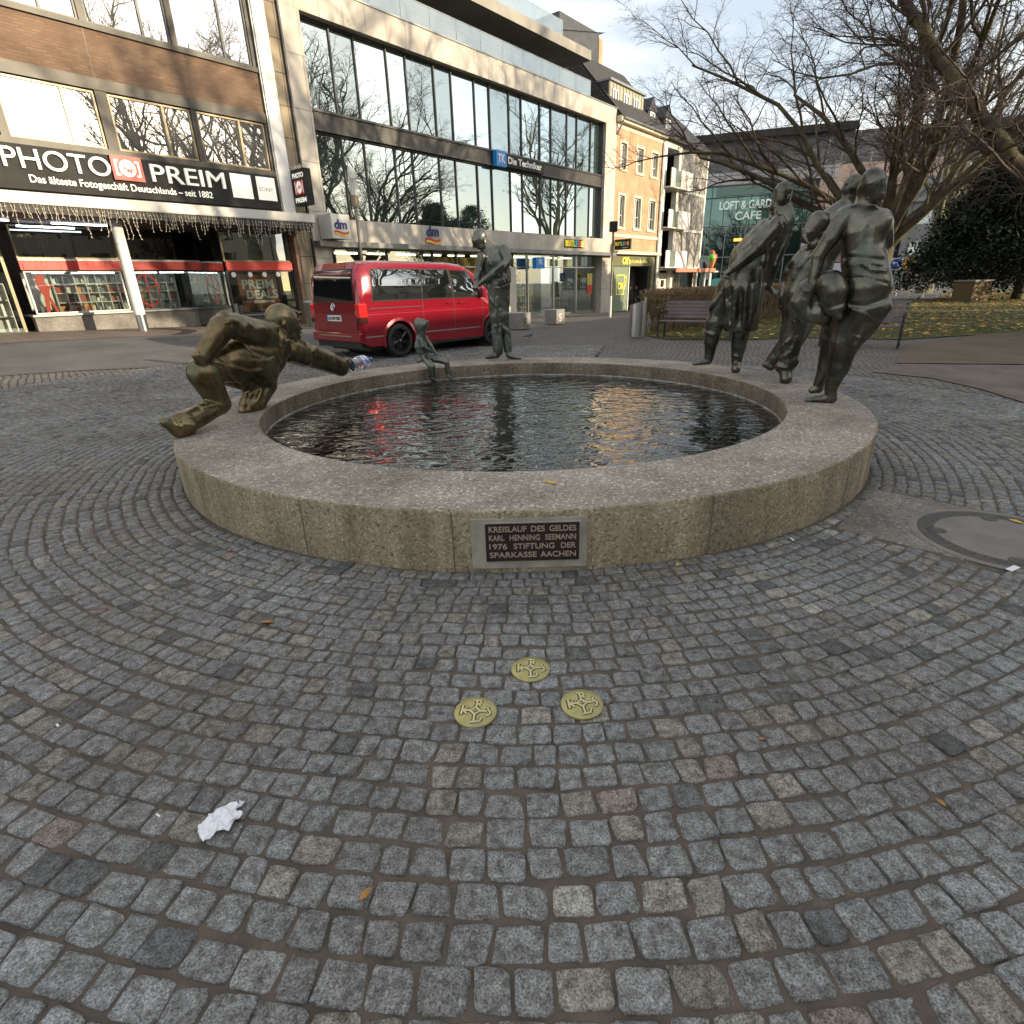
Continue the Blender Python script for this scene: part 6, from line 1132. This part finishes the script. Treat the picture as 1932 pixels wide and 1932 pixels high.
# leaning old limb at the right edge
def limb(seed, path, rs, name, label, loc):
    R = random.Random(seed); t = thing(name, loc, 0, label, 'tree'); mb = MB(); pts = [np.array(p) for p in path]
    # smooth path
    P_, Q_ = [], []
    for i in range(len(pts)-1):
        for k in range(6): f = k/6; P_.append(pts[i]*(1-f)+pts[i+1]*f+np.array([R.gauss(0, .03) for _ in range(3)])); Q_.append(rs[i]*(1-f)+rs[i+1]*f)
    P_.append(pts[-1]); Q_.append(rs[-1]); mb.path([tuple(p) for p in P_], Q_, 14); mb.build('trunk', BARK, t, True)
    S0 = []; S1 = []
    for i in range(12, len(P_)-1, 2):
        for _ in range(1):
            m_ = tree_sub(R, Vector(P_[i]), Q_[i]); S1 += m_
    VV, FF = [], []
    for q, r, q2, r2 in S1:
        d = (q2-q).normalized(); a = d.orthogonal().normalized(); b = d.cross(a); o_ = len(VV)
        for p_, rr in ((q, r), (q2, r2)):
            for k in range(3): t_ = k*2.094; VV.append(p_+(a*math.cos(t_)+b*math.sin(t_))*rr)
        FF += [(o_+k, o_+(k+1) % 3, o_+3+(k+1) % 3, o_+3+k) for k in range(3)]
    np_mesh('crown', [tuple(v) for v in VV], FF, TWIG, t); return t
def tree_sub(R, p, r0):
    S = []
    def go(p, d, ln, r, lv):
        ns = 5 if lv < 2 else 3
        for i in range(ns):
            d = (d+Vector((R.gauss(0, .2), R.gauss(0, .2), R.gauss(0, .2)+(.05 if lv < 2 else -.1)))).normalized(); q = p+d*ln/ns; S.append((p.copy(), r*(1-i/ns*.7), q.copy(), r*(1-(i+1)/ns*.7))); p = q
            if lv < 3 and R.random() < .95:
                for _ in range(2): s_ = d.cross(Vector((R.gauss(0, 1), R.gauss(0, 1), R.gauss(0, 1)))).normalized(); go(p, (d*.7+s_*.7).normalized(), ln*.5*R.uniform(.7, 1.2), r*.45, lv+1)
    go(p, Vector((R.gauss(0, 1), R.gauss(0, 1), R.uniform(-.1, .9))).normalized(), R.uniform(1.5, 3.2), min(.05, r0*.4), 0); return S
def rp(x, y, Y): d = ray(x, y); return np.array([0, 0, CH])+d*(Y/d[1])
L0 = np.array([rp(2035, 520, 13.5)[0], 13.5, 0.]); pth = [L0, L0+[-.15, .1, 2.3], rp(1975, 385, 13.7), rp(1900, 280, 14.), rp(1830, 190, 14.5), rp(1745, 70, 15), rp(1700, -20, 15.5), rp(1650, -120, 16.)]
limb(8, [q_-L0 for q_ in pth], [.40, .34, .21, .165, .145, .12, .10, .07], 'leaning_tree', 'old leaning tree whose mossy limb crosses the upper right corner', L0)
# evergreen
YEW = M('yew_needles', (.010, .022, .010), .85, 0, (.030, .048, .020), 1.6, 6, .4, .7)
def evergreen(label, x, y, h_, rad, seed, z0=1.0, n_=9000, zb=0.):
    g_ = np.random.default_rng(seed); t = thing('evergreen_tree', (x, y, zb), 0, label, 'tree', 'dark evergreens at the back of the lawn')
    mb = MB(); mb.tube((0, 0, 0), (.1, .1, h_*.8), .28, .06, 10); mb.build('trunk', BARK, t, True)
    nb = 240; P_ = []
    for _ in range(nb):
        f = g_.random()**.8; z = z0+(h_-z0)*f; rr = rad*(1-f)**.75*g_.uniform(.35, 1.12)+.2; a = g_.uniform(0, 6.28); c_ = np.array([math.cos(a)*rr, math.sin(a)*rr, z-.25*rr*.3])
        k = n_//nb; L_ = g_.normal(0, 1, (k, 3))*np.array([.55, .55, .28])*(.5+.6*(1-f)); P_.append(c_+L_)
    leaves('crown', np.concatenate(P_), .085, YEW, t, seed=seed, curl=-.4); return t
q_ = rp(1842, 540, 33); evergreen('broad dark evergreen at the back of the lawn, nearest the railing', q_[0], q_[1], 7.0, 3.4, 1, .9, 42000)
q_ = rp(1925, 540, 31); evergreen('tall dark evergreen touching the right edge', q_[0], q_[1], 8.4, 3.2, 2, 1.2, 36000)
q_ = rp(1985, 540, 36); evergreen('dark evergreen outside the right edge', q_[0], q_[1], 9, 3.8, 5, 1.2, 16000)
q_ = rp(1330, 540, 46); 
# ------------------------------------------------------------------ street furniture and small things
WOOD = M('weathered_slat', (.20, .165, .16), .7, 0, (.13, .105, .10), 3, 6, .35, .65, .002, 40, stretch=(1, 1, 1))
BIRON = M('bench_iron', (.030, .030, .034), .5, .4)
def bench(pl, pr, label, arms=True, w_=None, z=0):
    a = gp(*pl); b = gp(*pr); v = b-a; L_ = float(np.hypot(v[0], v[1])) if w_ is None else w_; rz = math.atan2(v[1], v[0]); t = thing('park_bench', a, rz, label, 'bench', 'park benches at the lawn edge')
    for i, (y_, z_) in enumerate([(.06, .445), (.17, .435), (.28, .43), (.39, .43)]): mb = MB(); mb.box(-.04, L_+.04, y_-.045, y_+.045, z_-.02, z_+.02); mb.build('seat_slat', WOOD, t, bevel=.006)
    for i in range(5): mb = MB(); z_ = .50+.088*i; y_ = .47+.032*i; mb.box(-.04, L_+.04, y_-.018, y_+.018, z_, z_+.078); o_ = mb.build('back_slat', WOOD, t, bevel=.006)
    for x_ in (0, L_):
        mb = MB()
        def bar(p, q, w1=.03, d1=.025):
            mb.tube((x_, *p), (x_, *q), w1, n=4)
        bar((.02, 0), (.02, .66)); bar((.02, .40), (.48, .40)); bar((.44, 0), (.44, .42)); bar((.44, .42), (.62, .94)); bar((.02, .66), (.5, .66)); mb.build('cast_leg', BIRON, t)
    return t
bench((1240, 638), (1376, 643), 'wooden slat park bench with iron arms, left one, in front of the brown hedge')
bench((1545, 654), (1692, 659), 'wooden slat park bench half hidden behind the bronze woman')
# hedge
rs = np.random.default_rng(17); A_, B_ = gp(1246, 627), gp(1490, 596); HB = M('hedge_twig', (.20, .14, .08), .85, 0, (.32, .24, .13), 3); HL = M('hedge_leaf', (.22, .13, .07), .8, 0, (.36, .24, .13), 6)
t = thing('hedge', A_, 0, 'clipped brown beech hedge with bare stems behind the left bench', 'hedge'); dv = (B_-A_)[:2]; HLn = float(np.hypot(*dv)); dv /= HLn; nv = np.array([-dv[1], dv[0]]); n_ = 4200
s_ = rs.uniform(0, HLn, n_); w_ = rs.uniform(-.1, .9, n_); P0_ = np.stack([dv[0]*s_+nv[0]*w_, dv[1]*s_+nv[1]*w_, np.zeros(n_)], -1); hh = rs.uniform(.7, 1.2, n_); low = rs.random(n_) < .75; P0_[low, 2] = rs.uniform(.25, .8, low.sum()); 
P1_ = P0_+np.stack([rs.normal(0, .16, n_), rs.normal(0, .16, n_), np.minimum(hh, 1.2-P0_[:, 2])], -1); r_ = rs.uniform(.004, .011, n_)
off = [np.array([math.cos(k*2.094), math.sin(k*2.094), 0]) for k in range(3)]; VV = np.stack([P0_+o_*r_[:, None] for o_ in off]+[P1_+o_*r_[:, None]*.6 for o_ in off], 1).reshape(-1, 3); bi = np.arange(n_)*6
FF = np.concatenate([np.stack([bi+k, bi+(k+1) % 3, bi+3+(k+1) % 3, bi+3+k], -1) for k in range(3)]); np_mesh('stems', VV, FF, HB, t)
n_ = 26000; s_ = rs.uniform(0, HLn, n_); w_ = rs.uniform(-.12, .92, n_); z_ = .28+.95*rs.beta(2.2, 1.2, n_); keep = rs.random(n_) < np.clip((z_-.2)/.55, .08, 1); P_ = np.stack([dv[0]*s_+nv[0]*w_, dv[1]*s_+nv[1]*w_, z_], -1)[keep]; leaves('foliage', P_, .024, HL, t, seed=5)
# grass tufts and fallen leaves
rs = np.random.default_rng(8)
def inpoly(P_, poly):
    x, y = P_[:, 0], P_[:, 1]; c = np.zeros(len(P_), bool); j = len(poly)-1
    for i in range(len(poly)):
        xi, yi = poly[i][:2]; xj, yj = poly[j][:2]; c ^= ((yi > y) != (yj > y)) & (x < (xj-xi)*(y-yi)/(yj-yi+1e-12)+xi); j = i
    return c
lawn_poly = [P2(1205, 630), P2(1260, 640), P2(1420, 640), P2(1500, 636), P2(1700, 640), P2(1860, 630), P2(1960, 622), (26, 15), (60, 30), (60, 52), (33, 44), (24, 33), P2(1480, 585), P2(1330, 604), P2(1240, 612)]
C_ = np.stack([rs.uniform(3, 30, 260000), rs.uniform(9, 34, 260000)], -1); d_ = np.hypot(C_[:, 0], C_[:, 1]); C_ = C_[inpoly(C_, lawn_poly) & (rs.random(len(C_)) < np.clip((15/d_)**2, 0, 1)) & (np.abs(C_[:, 0]) < C_[:, 1]*1.0)]
n_ = len(C_); z_ = ground(C_[:, 0], C_[:, 1])-.006; a = rs.uniform(0, 6.28, n_); hgt = rs.uniform(.02, .055, n_); wd_ = rs.uniform(.004, .010, n_); b0 = np.stack([C_[:, 0]+np.cos(a)*wd_, C_[:, 1]+np.sin(a)*wd_, z_], -1); b1 = np.stack([C_[:, 0]-np.cos(a)*wd_, C_[:, 1]-np.sin(a)*wd_, z_], -1); tp = np.stack([C_[:, 0]+rs.normal(0, .018, n_), C_[:, 1]+rs.normal(0, .018, n_), z_+hgt], -1)
o = np_mesh('grass', np.stack([b0, b1, tp], 1).reshape(-1, 3), np.arange(n_*3).reshape(-1, 3), M('grass_blade', (.065, .11, .02), .8, 0, (.16, .15, .045), .8)); tag(o, 'short thin grass on the park lawn', 'grass', None, 'stuff')
n_ = 15000; C_ = np.stack([rs.uniform(4, 42, n_), rs.uniform(10, 44, n_)], -1); d_ = np.hypot(C_[:, 0], C_[:, 1]); C_ = C_[inpoly(C_, lawn_poly) & (rs.random(n_) < np.clip((d_-12)/10, .06, 1))]
P_ = np.stack([C_[:, 0], C_[:, 1], ground(C_[:, 0], C_[:, 1])+.012+rs.uniform(0, .02, len(C_))], -1); o = leaves('fallen_leaves', P_, .078, LEAFY, None, True, 9); tag(o, 'yellow autumn leaves lying on the lawn', 'leaves', None, 'stuff')
n_ = 170; C_ = np.stack([rs.uniform(-6, 12, n_), rs.uniform(1.2, 16, n_)], -1); C_ = C_[np.hypot(C_[:, 0]-FC[0], C_[:, 1]-FC[1]) > 3.4]; P_ = np.stack([C_[:, 0], C_[:, 1], ground(C_[:, 0], C_[:, 1])+.006], -1); o = leaves('litter_leaves', P_, .014, LEAFB, None, True, 12); tag(o, 'tiny brown leaf scraps scattered over the setts', 'leaves', None, 'stuff')
# single larger leaves
def leaf(x, y, s_, rz, label, z=0., mat=LEAFY, name='fallen_leaf'):
    b = on_z(x, y, z); t = leaves(name, [(0, 0, 0)], s_, mat, None, True, int(x)); t.location = (b[0], b[1], z+.008); t.rotation_euler = (.05, .08, rz); tag(t, label, 'leaf'); return t
leaf(1030, 910, .036, .3, 'yellow leaf on the front of the rim, left one of the pair', FH); leaf(1043, 913, .046, 1.6, 'yellow leaf on the front of the rim, right one of the pair', FH)
leaf(505, 1176, .035, .9, 'brown leaf on the setts left of the medallions', 0, LEAFB); leaf(690, 1690, .017, 1.4, 'narrow orange leaf stuck upright in a joint near the front', 0, LEAFB); leaf(1916, 986, .05, .2, 'yellow leaf lying on the manhole cover'); leaf(1278, 1067, .03, .4, 'orange leaf at the foot of the basin right of the plaque')
# medallions
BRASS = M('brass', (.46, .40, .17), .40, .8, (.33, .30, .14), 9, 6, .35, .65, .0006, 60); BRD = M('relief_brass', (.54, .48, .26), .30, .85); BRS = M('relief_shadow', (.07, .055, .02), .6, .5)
def medallion(x, y, r_, rot, label):
    b = on_z(x, y, .010); t = thing('brass_medallion', (b[0], b[1], .002), rot, label, 'medallion', 'brass medallions set in the paving')
    mb = MB(); mb.lathe([(r_, -.004), (r_, .004), (r_*.985, .007), (r_*.93, .0088), (r_*.5, .0105), (.0001, .011)], 64); mb.build('disc', BRASS, t, True)
    def strokes(rr, z0, fl):
        mb = MB(); K = 1.15
        def S(pts, w=1.): mb.path([(p[0]*r_*K, p[1]*r_*K, 0) for p in pts], rr*w, 8)
        q = .20; S([(0, q), (q, 0), (0, -q), (-q, 0), (0, q)]); S([(.08, .05), (0, -.03), (-.08, .05)], .45)
        S([(-q, 0), (-.54, .0)]); S([(-.54, .25), (-.54, -.27)]); S([(-.47, .03), (-.31, .24)], .8); S([(-.47, -.03), (-.31, -.2)], .8)
        S([(0, q), (.0, .56)]); S([(-.14, .60), (.12, .61), (.19, .48), (.06, .38)], .8); S([(.06, .40), (.19, .27)], .8)
        S([(q, 0), (.46, .02)]); S([(.54, .28), (.46, .20), (.52, .07), (.62, -.04), (.58, -.20), (.45, -.23)], .85)
        S([(0, -q), (.02, -.60)]); S([(-.12, -.62), (.25, -.56), (.30, -.38)], .85)
        mb.v = [(v[0], v[1], z0-.0022*(v[0]**2+v[1]**2)/r_**2+v[2]*fl) for v in mb.v]; return mb
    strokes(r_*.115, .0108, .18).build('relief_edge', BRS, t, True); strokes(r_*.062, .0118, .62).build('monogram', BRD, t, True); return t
medallion(1001, 1261, .0815, -.05, 'round brass medallion with a cross shaped monogram, the topmost of three'); medallion(897, 1342, .0815, -.12, 'round brass medallion with a cross shaped monogram, lower left of three'); medallion(1098, 1327, .0815, .08, 'round brass medallion with a cross shaped monogram, lower right of three')
# plaque
ang = math.atan2(-3.25, float(on_z(1003, 1020, .2)[0])-FC[0]+0.0); bpx = on_z(1004, 1020, .19)
pa = None
for a in np.linspace(-math.pi/2-.5, -math.pi/2+.5, 400):
    q_ = np.array([FC[0]+FR*math.cos(a), FC[1]+FR*math.sin(a), .19]); v = q_-[0, 0, CH]; sx_ = CC+FV*(v@cr)/(v@cf)
    if pa is None or abs(sx_-1004) < pa[1]: pa = (a, abs(sx_-1004))
a = pa[0]; t = thing('plaque', (FC[0]+FR*math.cos(a), FC[1]+FR*math.sin(a), .19), a+math.pi/2, 'dark bronze plaque with raised lettering on a pale patch in the basin wall', 'plaque')
PATCH = M('pale_patch', (.38, .35, .28), .85, 0, (.24, .22, .17), 6, 8, .35, .65, .001, 50); PLQ = M('plaque_bronze', (.055, .036, .032), .38, .7, (.085, .055, .048), 6); PLL = M('plaque_letters', (.62, .48, .38), .4, .6)
WQ, HQ = .262, .118
mb = MB(); mb.box(-.335, .30, -.004, .03, -.160, .138); mb.build('patch', PATCH, t, bevel=.001)
mb = MB(); mb.box(-WQ, WQ, -.0075, .0, -HQ, HQ); mb.build('border', M('plaque_edge', (.4, .37, .32), .5), t); mb = MB(); mb.box(-WQ+.006, WQ-.006, -.013, -.0076, -HQ+.005, HQ-.005); s = mb.build('plate', PLQ, t, bevel=.001)
for i, (ln_, ws_) in enumerate([(('KREISLAUF', 'DES', 'GELDES'), (.205, .075, .145)), (('KARL', 'HENNING', 'SEEMANN'), (.084, .165, .168)), (('1976', 'STIFTUNG', 'DER'), (.098, .224, .082)), (('SPARKASSE', 'AACHEN'), (.26, .195))]):
    gap = (2*WQ-.05-sum(ws_))/(len(ws_)-1); x_ = -WQ+.025
    for wd, ww in zip(ln_, ws_): text(wd, .046, .0015, PLL, s, (x_, -.0148, .066-i*.0515), w=ww, bold=.0006); x_ += ww+gap
# tissue
rs = np.random.default_rng(5); b = on_z(418, 1556, .0); n_ = 34; xs2, ys2 = np.meshgrid(np.linspace(-1, 1, n_), np.linspace(-1, 1, n_), indexing='ij')
X = xs2*.062+ys2*.012+.006*np.sin(ys2*7+xs2*3); Y = ys2*.052+xs2*.010+.010*np.sin(xs2*6+1)+.004*np.sin(xs2*17); Z = .010+.020*np.exp(-((xs2-.15)**2*2+(ys2*1.2)**2))+.010*np.abs(np.sin(xs2*4.5+ys2*3))+.007*np.abs(np.sin(xs2*9-ys2*8+1))+.003*rs.random(xs2.shape)
edge = (1-.10*np.sin(np.arctan2(ys2, xs2)*5+.6)-.05*np.sin(np.arctan2(ys2, xs2)*9))/np.maximum(1., np.hypot(xs2, ys2)/1.08); X *= edge; Y *= edge; I = np.arange(n_*n_).reshape(n_, n_); q = np.stack([I[:-1, :-1], I[1:, :-1], I[1:, 1:], I[:-1, 1:]], -1).reshape(-1, 4)
o = np_mesh('crumpled_tissue', np.stack([X, Y, Z], -1).reshape(-1, 3), q, M('tissue_paper', (.80, .80, .82), .9)); o.location = (b[0], b[1], .0); o.rotation_euler = (0, 0, .35); o.scale = (.88, .95, .8); so_ = o.modifiers.new('s', 'SOLIDIFY'); so_.thickness = .0015; tag(o, 'crumpled white paper tissue lying on the setts', 'tissue')
for i, (x_, y_, s_, lb) in enumerate([(300, 2395/1.5528*0+1542, .009, 'tiny white paper scrap left of the tissue'), (1910, 1075, .05, 'narrow white paper strip beside the manhole slab'), (1494, 1020, .022, 'small white paper scrap at the foot of the basin'), (110, 1372, .012, 'small white scrap far left on the setts')]):
    b = on_z(x_, y_, 0); mb = MB(); mb.box(-s_, s_, -s_*.3, s_*.3, .004, .0065); o = mb.build('paper_scrap', M('paper%d' % i, (.7, .7, .7), .9), None, loc=(b[0], b[1], .004)); o.rotation_euler = (.05, .06, -.5+i); tag(o, lb, 'scrap')
# bollards, posts, cubes
def facing(b): return math.atan2(b[1], b[0])-math.pi/2
b = gp(1199, 636); t = thing('litter_bin', b, facing(b)+.2, 'upright polished steel litter bin shaped like a curved panel, left of the bench', 'litter bin')
mb = MB(); n_ = 16; pr = [(.20*math.cos(math.pi*(1+i/n_)), .16*math.sin(math.pi*(1+i/n_))) for i in range(n_+1)]
vs = [(p_[0], p_[1], z_) for z_ in (.02, .88+0) for p_ in pr]; 
for i in range(n_+1): x_ = pr[i][0]; vs[n_+1+i] = (x_, pr[i][1], .86+.10*(x_+.2)/.4)
mb.add(vs, [(i, i+1, n_+2+i, n_+1+i) for i in range(n_)]); mb.add([(p_[0], p_[1], z_) for p_, z_ in ((pr[0], .02), (pr[-1], .02), (pr[-1], .96), (pr[0], .86))], [(0, 1, 2, 3)]); mb.build('shell', STEEL, t, True)
mb = MB(); mb.tube((.22, .0, 0), (.22, .0, 1.04), .035, n=14); mb.build('post', STEEL, t, True)
def post(name, x_, y_, h_, r_, label, mat, cat='post', parts=None, wz=None):
    b = gp(x_, y_) if wz is None else wz; t = thing(name, b, 0, label, cat); mb = MB(); mb.tube((0, 0, 0), (0, 0, h_), r_, n=14); mb.build('pole', mat, t, True); return t
t = post('sign_pole', 1151, 599, 3.6, .045, 'slim grey pole with a small dark camera box in front of the brick house', M('pole_grey', (.22, .19, .17), .5, .4)); mb = MB(); mb.box(-.16, .16, -.14, .14, 3.45, 3.85); mb.build('head_box', BLACK, t, bevel=.02); mb = MB(); mb.tube((0, 0, .0), (0, 0, .9), .052, n=14); mb.build('sleeve', WHITE, t)
q_ = fpt(13.6, 2.6, 0); b = np.array([q_[0], q_[1], float(ground(q_[0], q_[1]))]); t = post('street_lamp', 0, 0, 3.9, .05, 'street lamp post with a row of thin white tubes on top beside the corner drainpipe', M('lamp_grey', (.20, .18, .16), .5, .5), 'street lamp', wz=b)
mb = MB(); mb.tube((0, 0, 3.9), (0, 0, 4.25), .13, .13, 16); mb.build('collar', M('lamp_collar', (.25, .20, .15), .5, .5), t); mb = MB()
for i in range(8): a = i*math.pi/4; mb.tube((.09*math.cos(a), .09*math.sin(a), 4.25), (.09*math.cos(a), .09*math.sin(a), 4.9), .022, n=6)
mb.lathe([(.12, 4.75), (.14, 4.95), (.10, 5.08), (.001, 5.1)], 16); mb.build('light_tubes', M('lamp_white', (.8, .78, .7), .4), t); mb = MB(); mb.tube((-.28, 0, 2.0), (.28, 0, 2.0), .012); mb.tube((-.22, 0, 2.1), (.22, 0, 2.1), .012); mb.build('cross_bar', DGREY, t)
for i, (u_, w_, h_, lb) in enumerate([(12.55, 2.5, 1.25, 'tall white bollard at the corner of the photo shop'), (12.95, 3.6, .7, 'short beige bollard behind the van')]):
    q_ = fpt(u_, w_, 0); b = np.array([q_[0], q_[1], float(ground(q_[0], q_[1]))]); t = post('bollard', 0, 0, h_, .085, lb, WHITE if i == 0 else CREAM, 'bollard', wz=b); mb = MB(); mb.lathe([(.088, h_), (.06, h_+.035), (.001, h_+.045)], 16); mb.build('cap', STEEL, t)
q_ = fpt(11.9, 1.8, 0); b = np.array([q_[0], q_[1], float(ground(q_[0], q_[1]))]); t = thing('waste_container', b, FROT, 'round grey waste container with a pale lid beside the shop window', 'waste bin'); mb = MB(); mb.lathe([(.001, 0), (.28, 0), (.32, .78), (.33, .8)], 24); mb.build('body', M('bin_grey', (.16, .17, .15), .6), t, True); mb = MB(); mb.lathe([(.34, .8), (.34, .86), (.001, .88)], 24); mb.build('lid', M('bin_lid', (.45, .45, .42), .4), t, True)
CUBE = M('cube_concrete', (.27, .26, .24), .8, 0, (.20, .19, .175), 4, 6, .35, .65, .002)
for x_, y_, lb in ((983, 622, 'grey concrete cube with a black graffiti scrawl beside the shop door, left one'), (1050, 612, 'grey concrete cube with a pale scrawl in front of the shop windows, right one')):
    b = gp(x_, y_); t = thing('concrete_cube', b, FROT, lb, 'concrete block', 'concrete cubes in front of the shop'); mb = MB(); mb.box(-.0, .55, 0, .55, 0, .52); mb.build('block', CUBE, t, bevel=.012); text('R' if x_ < 1000 else 'S', .4, .001, BLACK if x_ < 1000 else WHITE, t, (.16, -.006, .1))
# railing, block, signs beyond the lawn
q0, q1 = rp(1690, 556, 37), rp(1810, 553, 36.5); zg = 0.
t = thing('handrail', (q0[0], q0[1], 0), math.atan2(q1[1]-q0[1], q1[0]-q0[0]), 'long pale metal handrail at the far edge of the lawn', 'railing'); L_ = float(np.hypot(*(q1-q0)[:2])); mb = MB(); mb.tube((-.6, 0, .82), (L_, 0, .82), .045, n=8); mb.tube((0, 1.8, .95), (L_*.55, .4, .6), .035, n=8); mb.build('rail', WHITE, t)
mb = MB()
for k in range(5): mb.tube((L_*k/4.6, 0, 0), (L_*k/4.6, 0, .8), .035, n=8)
mb.build('post', WHITE, t)
q_ = rp(1826, 572, 30); t = thing('concrete_plinth', (q_[0], q_[1], 0), .3, 'squat brown plinth with a pale cap at the back of the lawn', 'plinth'); mb = MB(); mb.box(-.6, .6, -.5, .5, 0, .95); mb.build('block', M('plinth_brown', (.13, .09, .05), .85), t, bevel=.01); mb = MB(); mb.box(-.65, .65, -.55, .55, .951, 1.02); mb.build('cap', CUBE, t)
def road_sign(x_, y_, Y, label, kind):
    q_ = rp(x_, y_, Y); t = thing('road_sign', (q_[0], q_[1], -.4), facing(q_), label, 'road sign'); zc = q_[2]+.4; mb = MB(); mb.tube((0, .03, 0), (0, .03, zc+.2), .04, n=10); mb.build('pole', DGREY, t)
    BL = M('road_blue', (.02, .10, .45), .4); YL = M('road_yellow', (.75, .42, .02), .5)
    mb = MB(); mb.box(-.42, .42, -.02, .0, zc-.42, zc+.42); s = mb.build('plate', WHITE if kind == 0 else (YL if kind == 1 else BL), t)
    if kind == 0:
        mb = MB(); n_ = 28; mb.prism([(.38*math.cos(2*math.pi*i/n_), zc+.38*math.sin(2*math.pi*i/n_)) for i in range(n_)], -.028, -.021); mb.build('blue_disc', BL, s); mb = MB(); mb.path([(.12, -.035, zc-.22), (.12, -.035, zc+.08), (-.16, -.035, zc+.08)], .035, 6); mb.prism([(-.12, zc+.2), (-.12, zc-.04), (-.28, zc+.08)], -.04, -.03); mb.build('arrow', WHITE, s)
    elif kind == 1: mb = MB(); mb.prism([(-.2, zc-.1), (.2, zc-.1), (.25, zc+.05), (.0, zc+.22), (-.25, zc+.05)], -.028, -.021); mb.build('symbol', BLACK, s)
    else:
        mb = MB(); mb.prism([(-.34, zc-.3), (.34, zc-.3), (0, zc+.34)], -.028, -.021); mb.build('triangle', WHITE, s); mb = MB(); mb.tube((-.05, -.035, zc-.22), (.05, -.035, zc+.02), .03, n=5); mb.tube((.1, -.035, zc-.22), (.05, -.035, zc-.02), .03, n=5); mb.tube((.05, -.035, zc+.08), (.05, -.035, zc+.1), .04, n=6); mb.build('figure', BLACK, s)
road_sign(1691, 498, 46, 'square white road sign with a blue disc and a left turn arrow', 0); road_sign(1716, 499, 47, 'yellow square sign next to the blue arrow sign', 1); road_sign(1741, 499, 45, 'blue pedestrian crossing sign with a white triangle', 2)
# ice cream figure, chalk board and cafe sign by the corner house
q_ = fpt(51.7, .9, 0); t = thing('ice_cream_sign', (q_[0], q_[1], -.7), FROT, 'giant ice cream cone figure with green and red scoops at the corner house', 'sign')
mb = MB(); mb.tube((0, 0, 0), (0, 0, 2.6), .06); mb.box(-.6, .6, -.4, .4, 2.6, 2.7); mb.build('stand', WHITE, t); mb = MB(); mb.tube((0, 0, 2.75), (0, 0, 3.6), .05, .32, 16); mb.build('cone', M('wafer', (.6, .25, .08), .6), t, True)
for nm, c_, p_, r_ in (('scoop', (.12, .5, .06), (-.16, 0, 3.75), .30), ('scoop', (.65, .06, .1), (.2, 0, 3.8), .32), ('scoop', (.30, .10, .06), (.05, .1, 4.1), .26)):
    bm = bmesh.new(); bmesh.ops.create_icosphere(bm, subdivisions=3, radius=r_); me = bpy.data.meshes.new(nm); bm.to_mesh(me); bm.free(); me.materials.append(M('scoop_%d' % int(p_[2]*100), c_, .5)); me.polygons.foreach_set('use_smooth', [True]*len(me.polygons)); o_ = link(nm, me, t); o_.location = p_
q_ = rp(1352, 537, 60); t = thing('round_sign', (q_[0], q_[1], -.7), facing(q_), 'small round turquoise sign in front of the cafe', 'sign'); mb = MB(); zc = q_[2]+.7; n_ = 24; mb.prism([(.6*math.cos(2*math.pi*i/n_)*1.2, zc+.6*math.sin(2*math.pi*i/n_)) for i in range(n_)], -.03, 0); mb.tube((0, .04, 0), (0, .04, zc), .05); mb.build('plate', M('turquoise', (.1, .42, .42), .5), t)
# pigeon
b = gp(998, 640); t = thing('pigeon', b, .6, 'small grey pigeon on the paving behind the standing bronze man', 'bird'); nn = np.array([0, 1., 0]); A3 = lambda *v: np.array(v, float)
grow('body', [(A3(-.10, 0, .11), A3(.07, 0, .14), .035, .06, .02, 1., nn, 'add'), (A3(-.2, 0, .09), A3(-.1, 0, .11), .012, .03, .02, 1., nn, 'add'), (A3(.08, 0, .16), A3(.12, 0, .22), .035, .028, .02, 1., nn, 'add'), (A3(.125, 0, .235), A3(.13, 0, .235), .026, .026, .01, 1., nn, 'add'), (A3(.15, 0, .233), A3(.168, 0, .228), .008, .004, .004, 1., nn, 'add'), (A3(.02, .02, .02), A3(.02, .02, .1), .006, .01, .01, 1., nn, 'add'), (A3(.02, -.02, .02), A3(.02, -.02, .1), .006, .01, .01, 1., nn, 'add'), (A3(.05, .02, .008), A3(.02, .02, .02), .006, .006, .004, 1., nn, 'add'), (A3(.05, -.02, .008), A3(.02, -.02, .02), .006, .006, .004, 1., nn, 'add')], M('pigeon_grey', (.14, .14, .15), .7), .006, parent=t)
# nothing is left without a top-level label
for o in sc.objects:
    if o.parent is None and o.type in ('MESH', 'EMPTY') and 'kind' not in o and 'label' not in o: print('UNLABELLED', o.name)
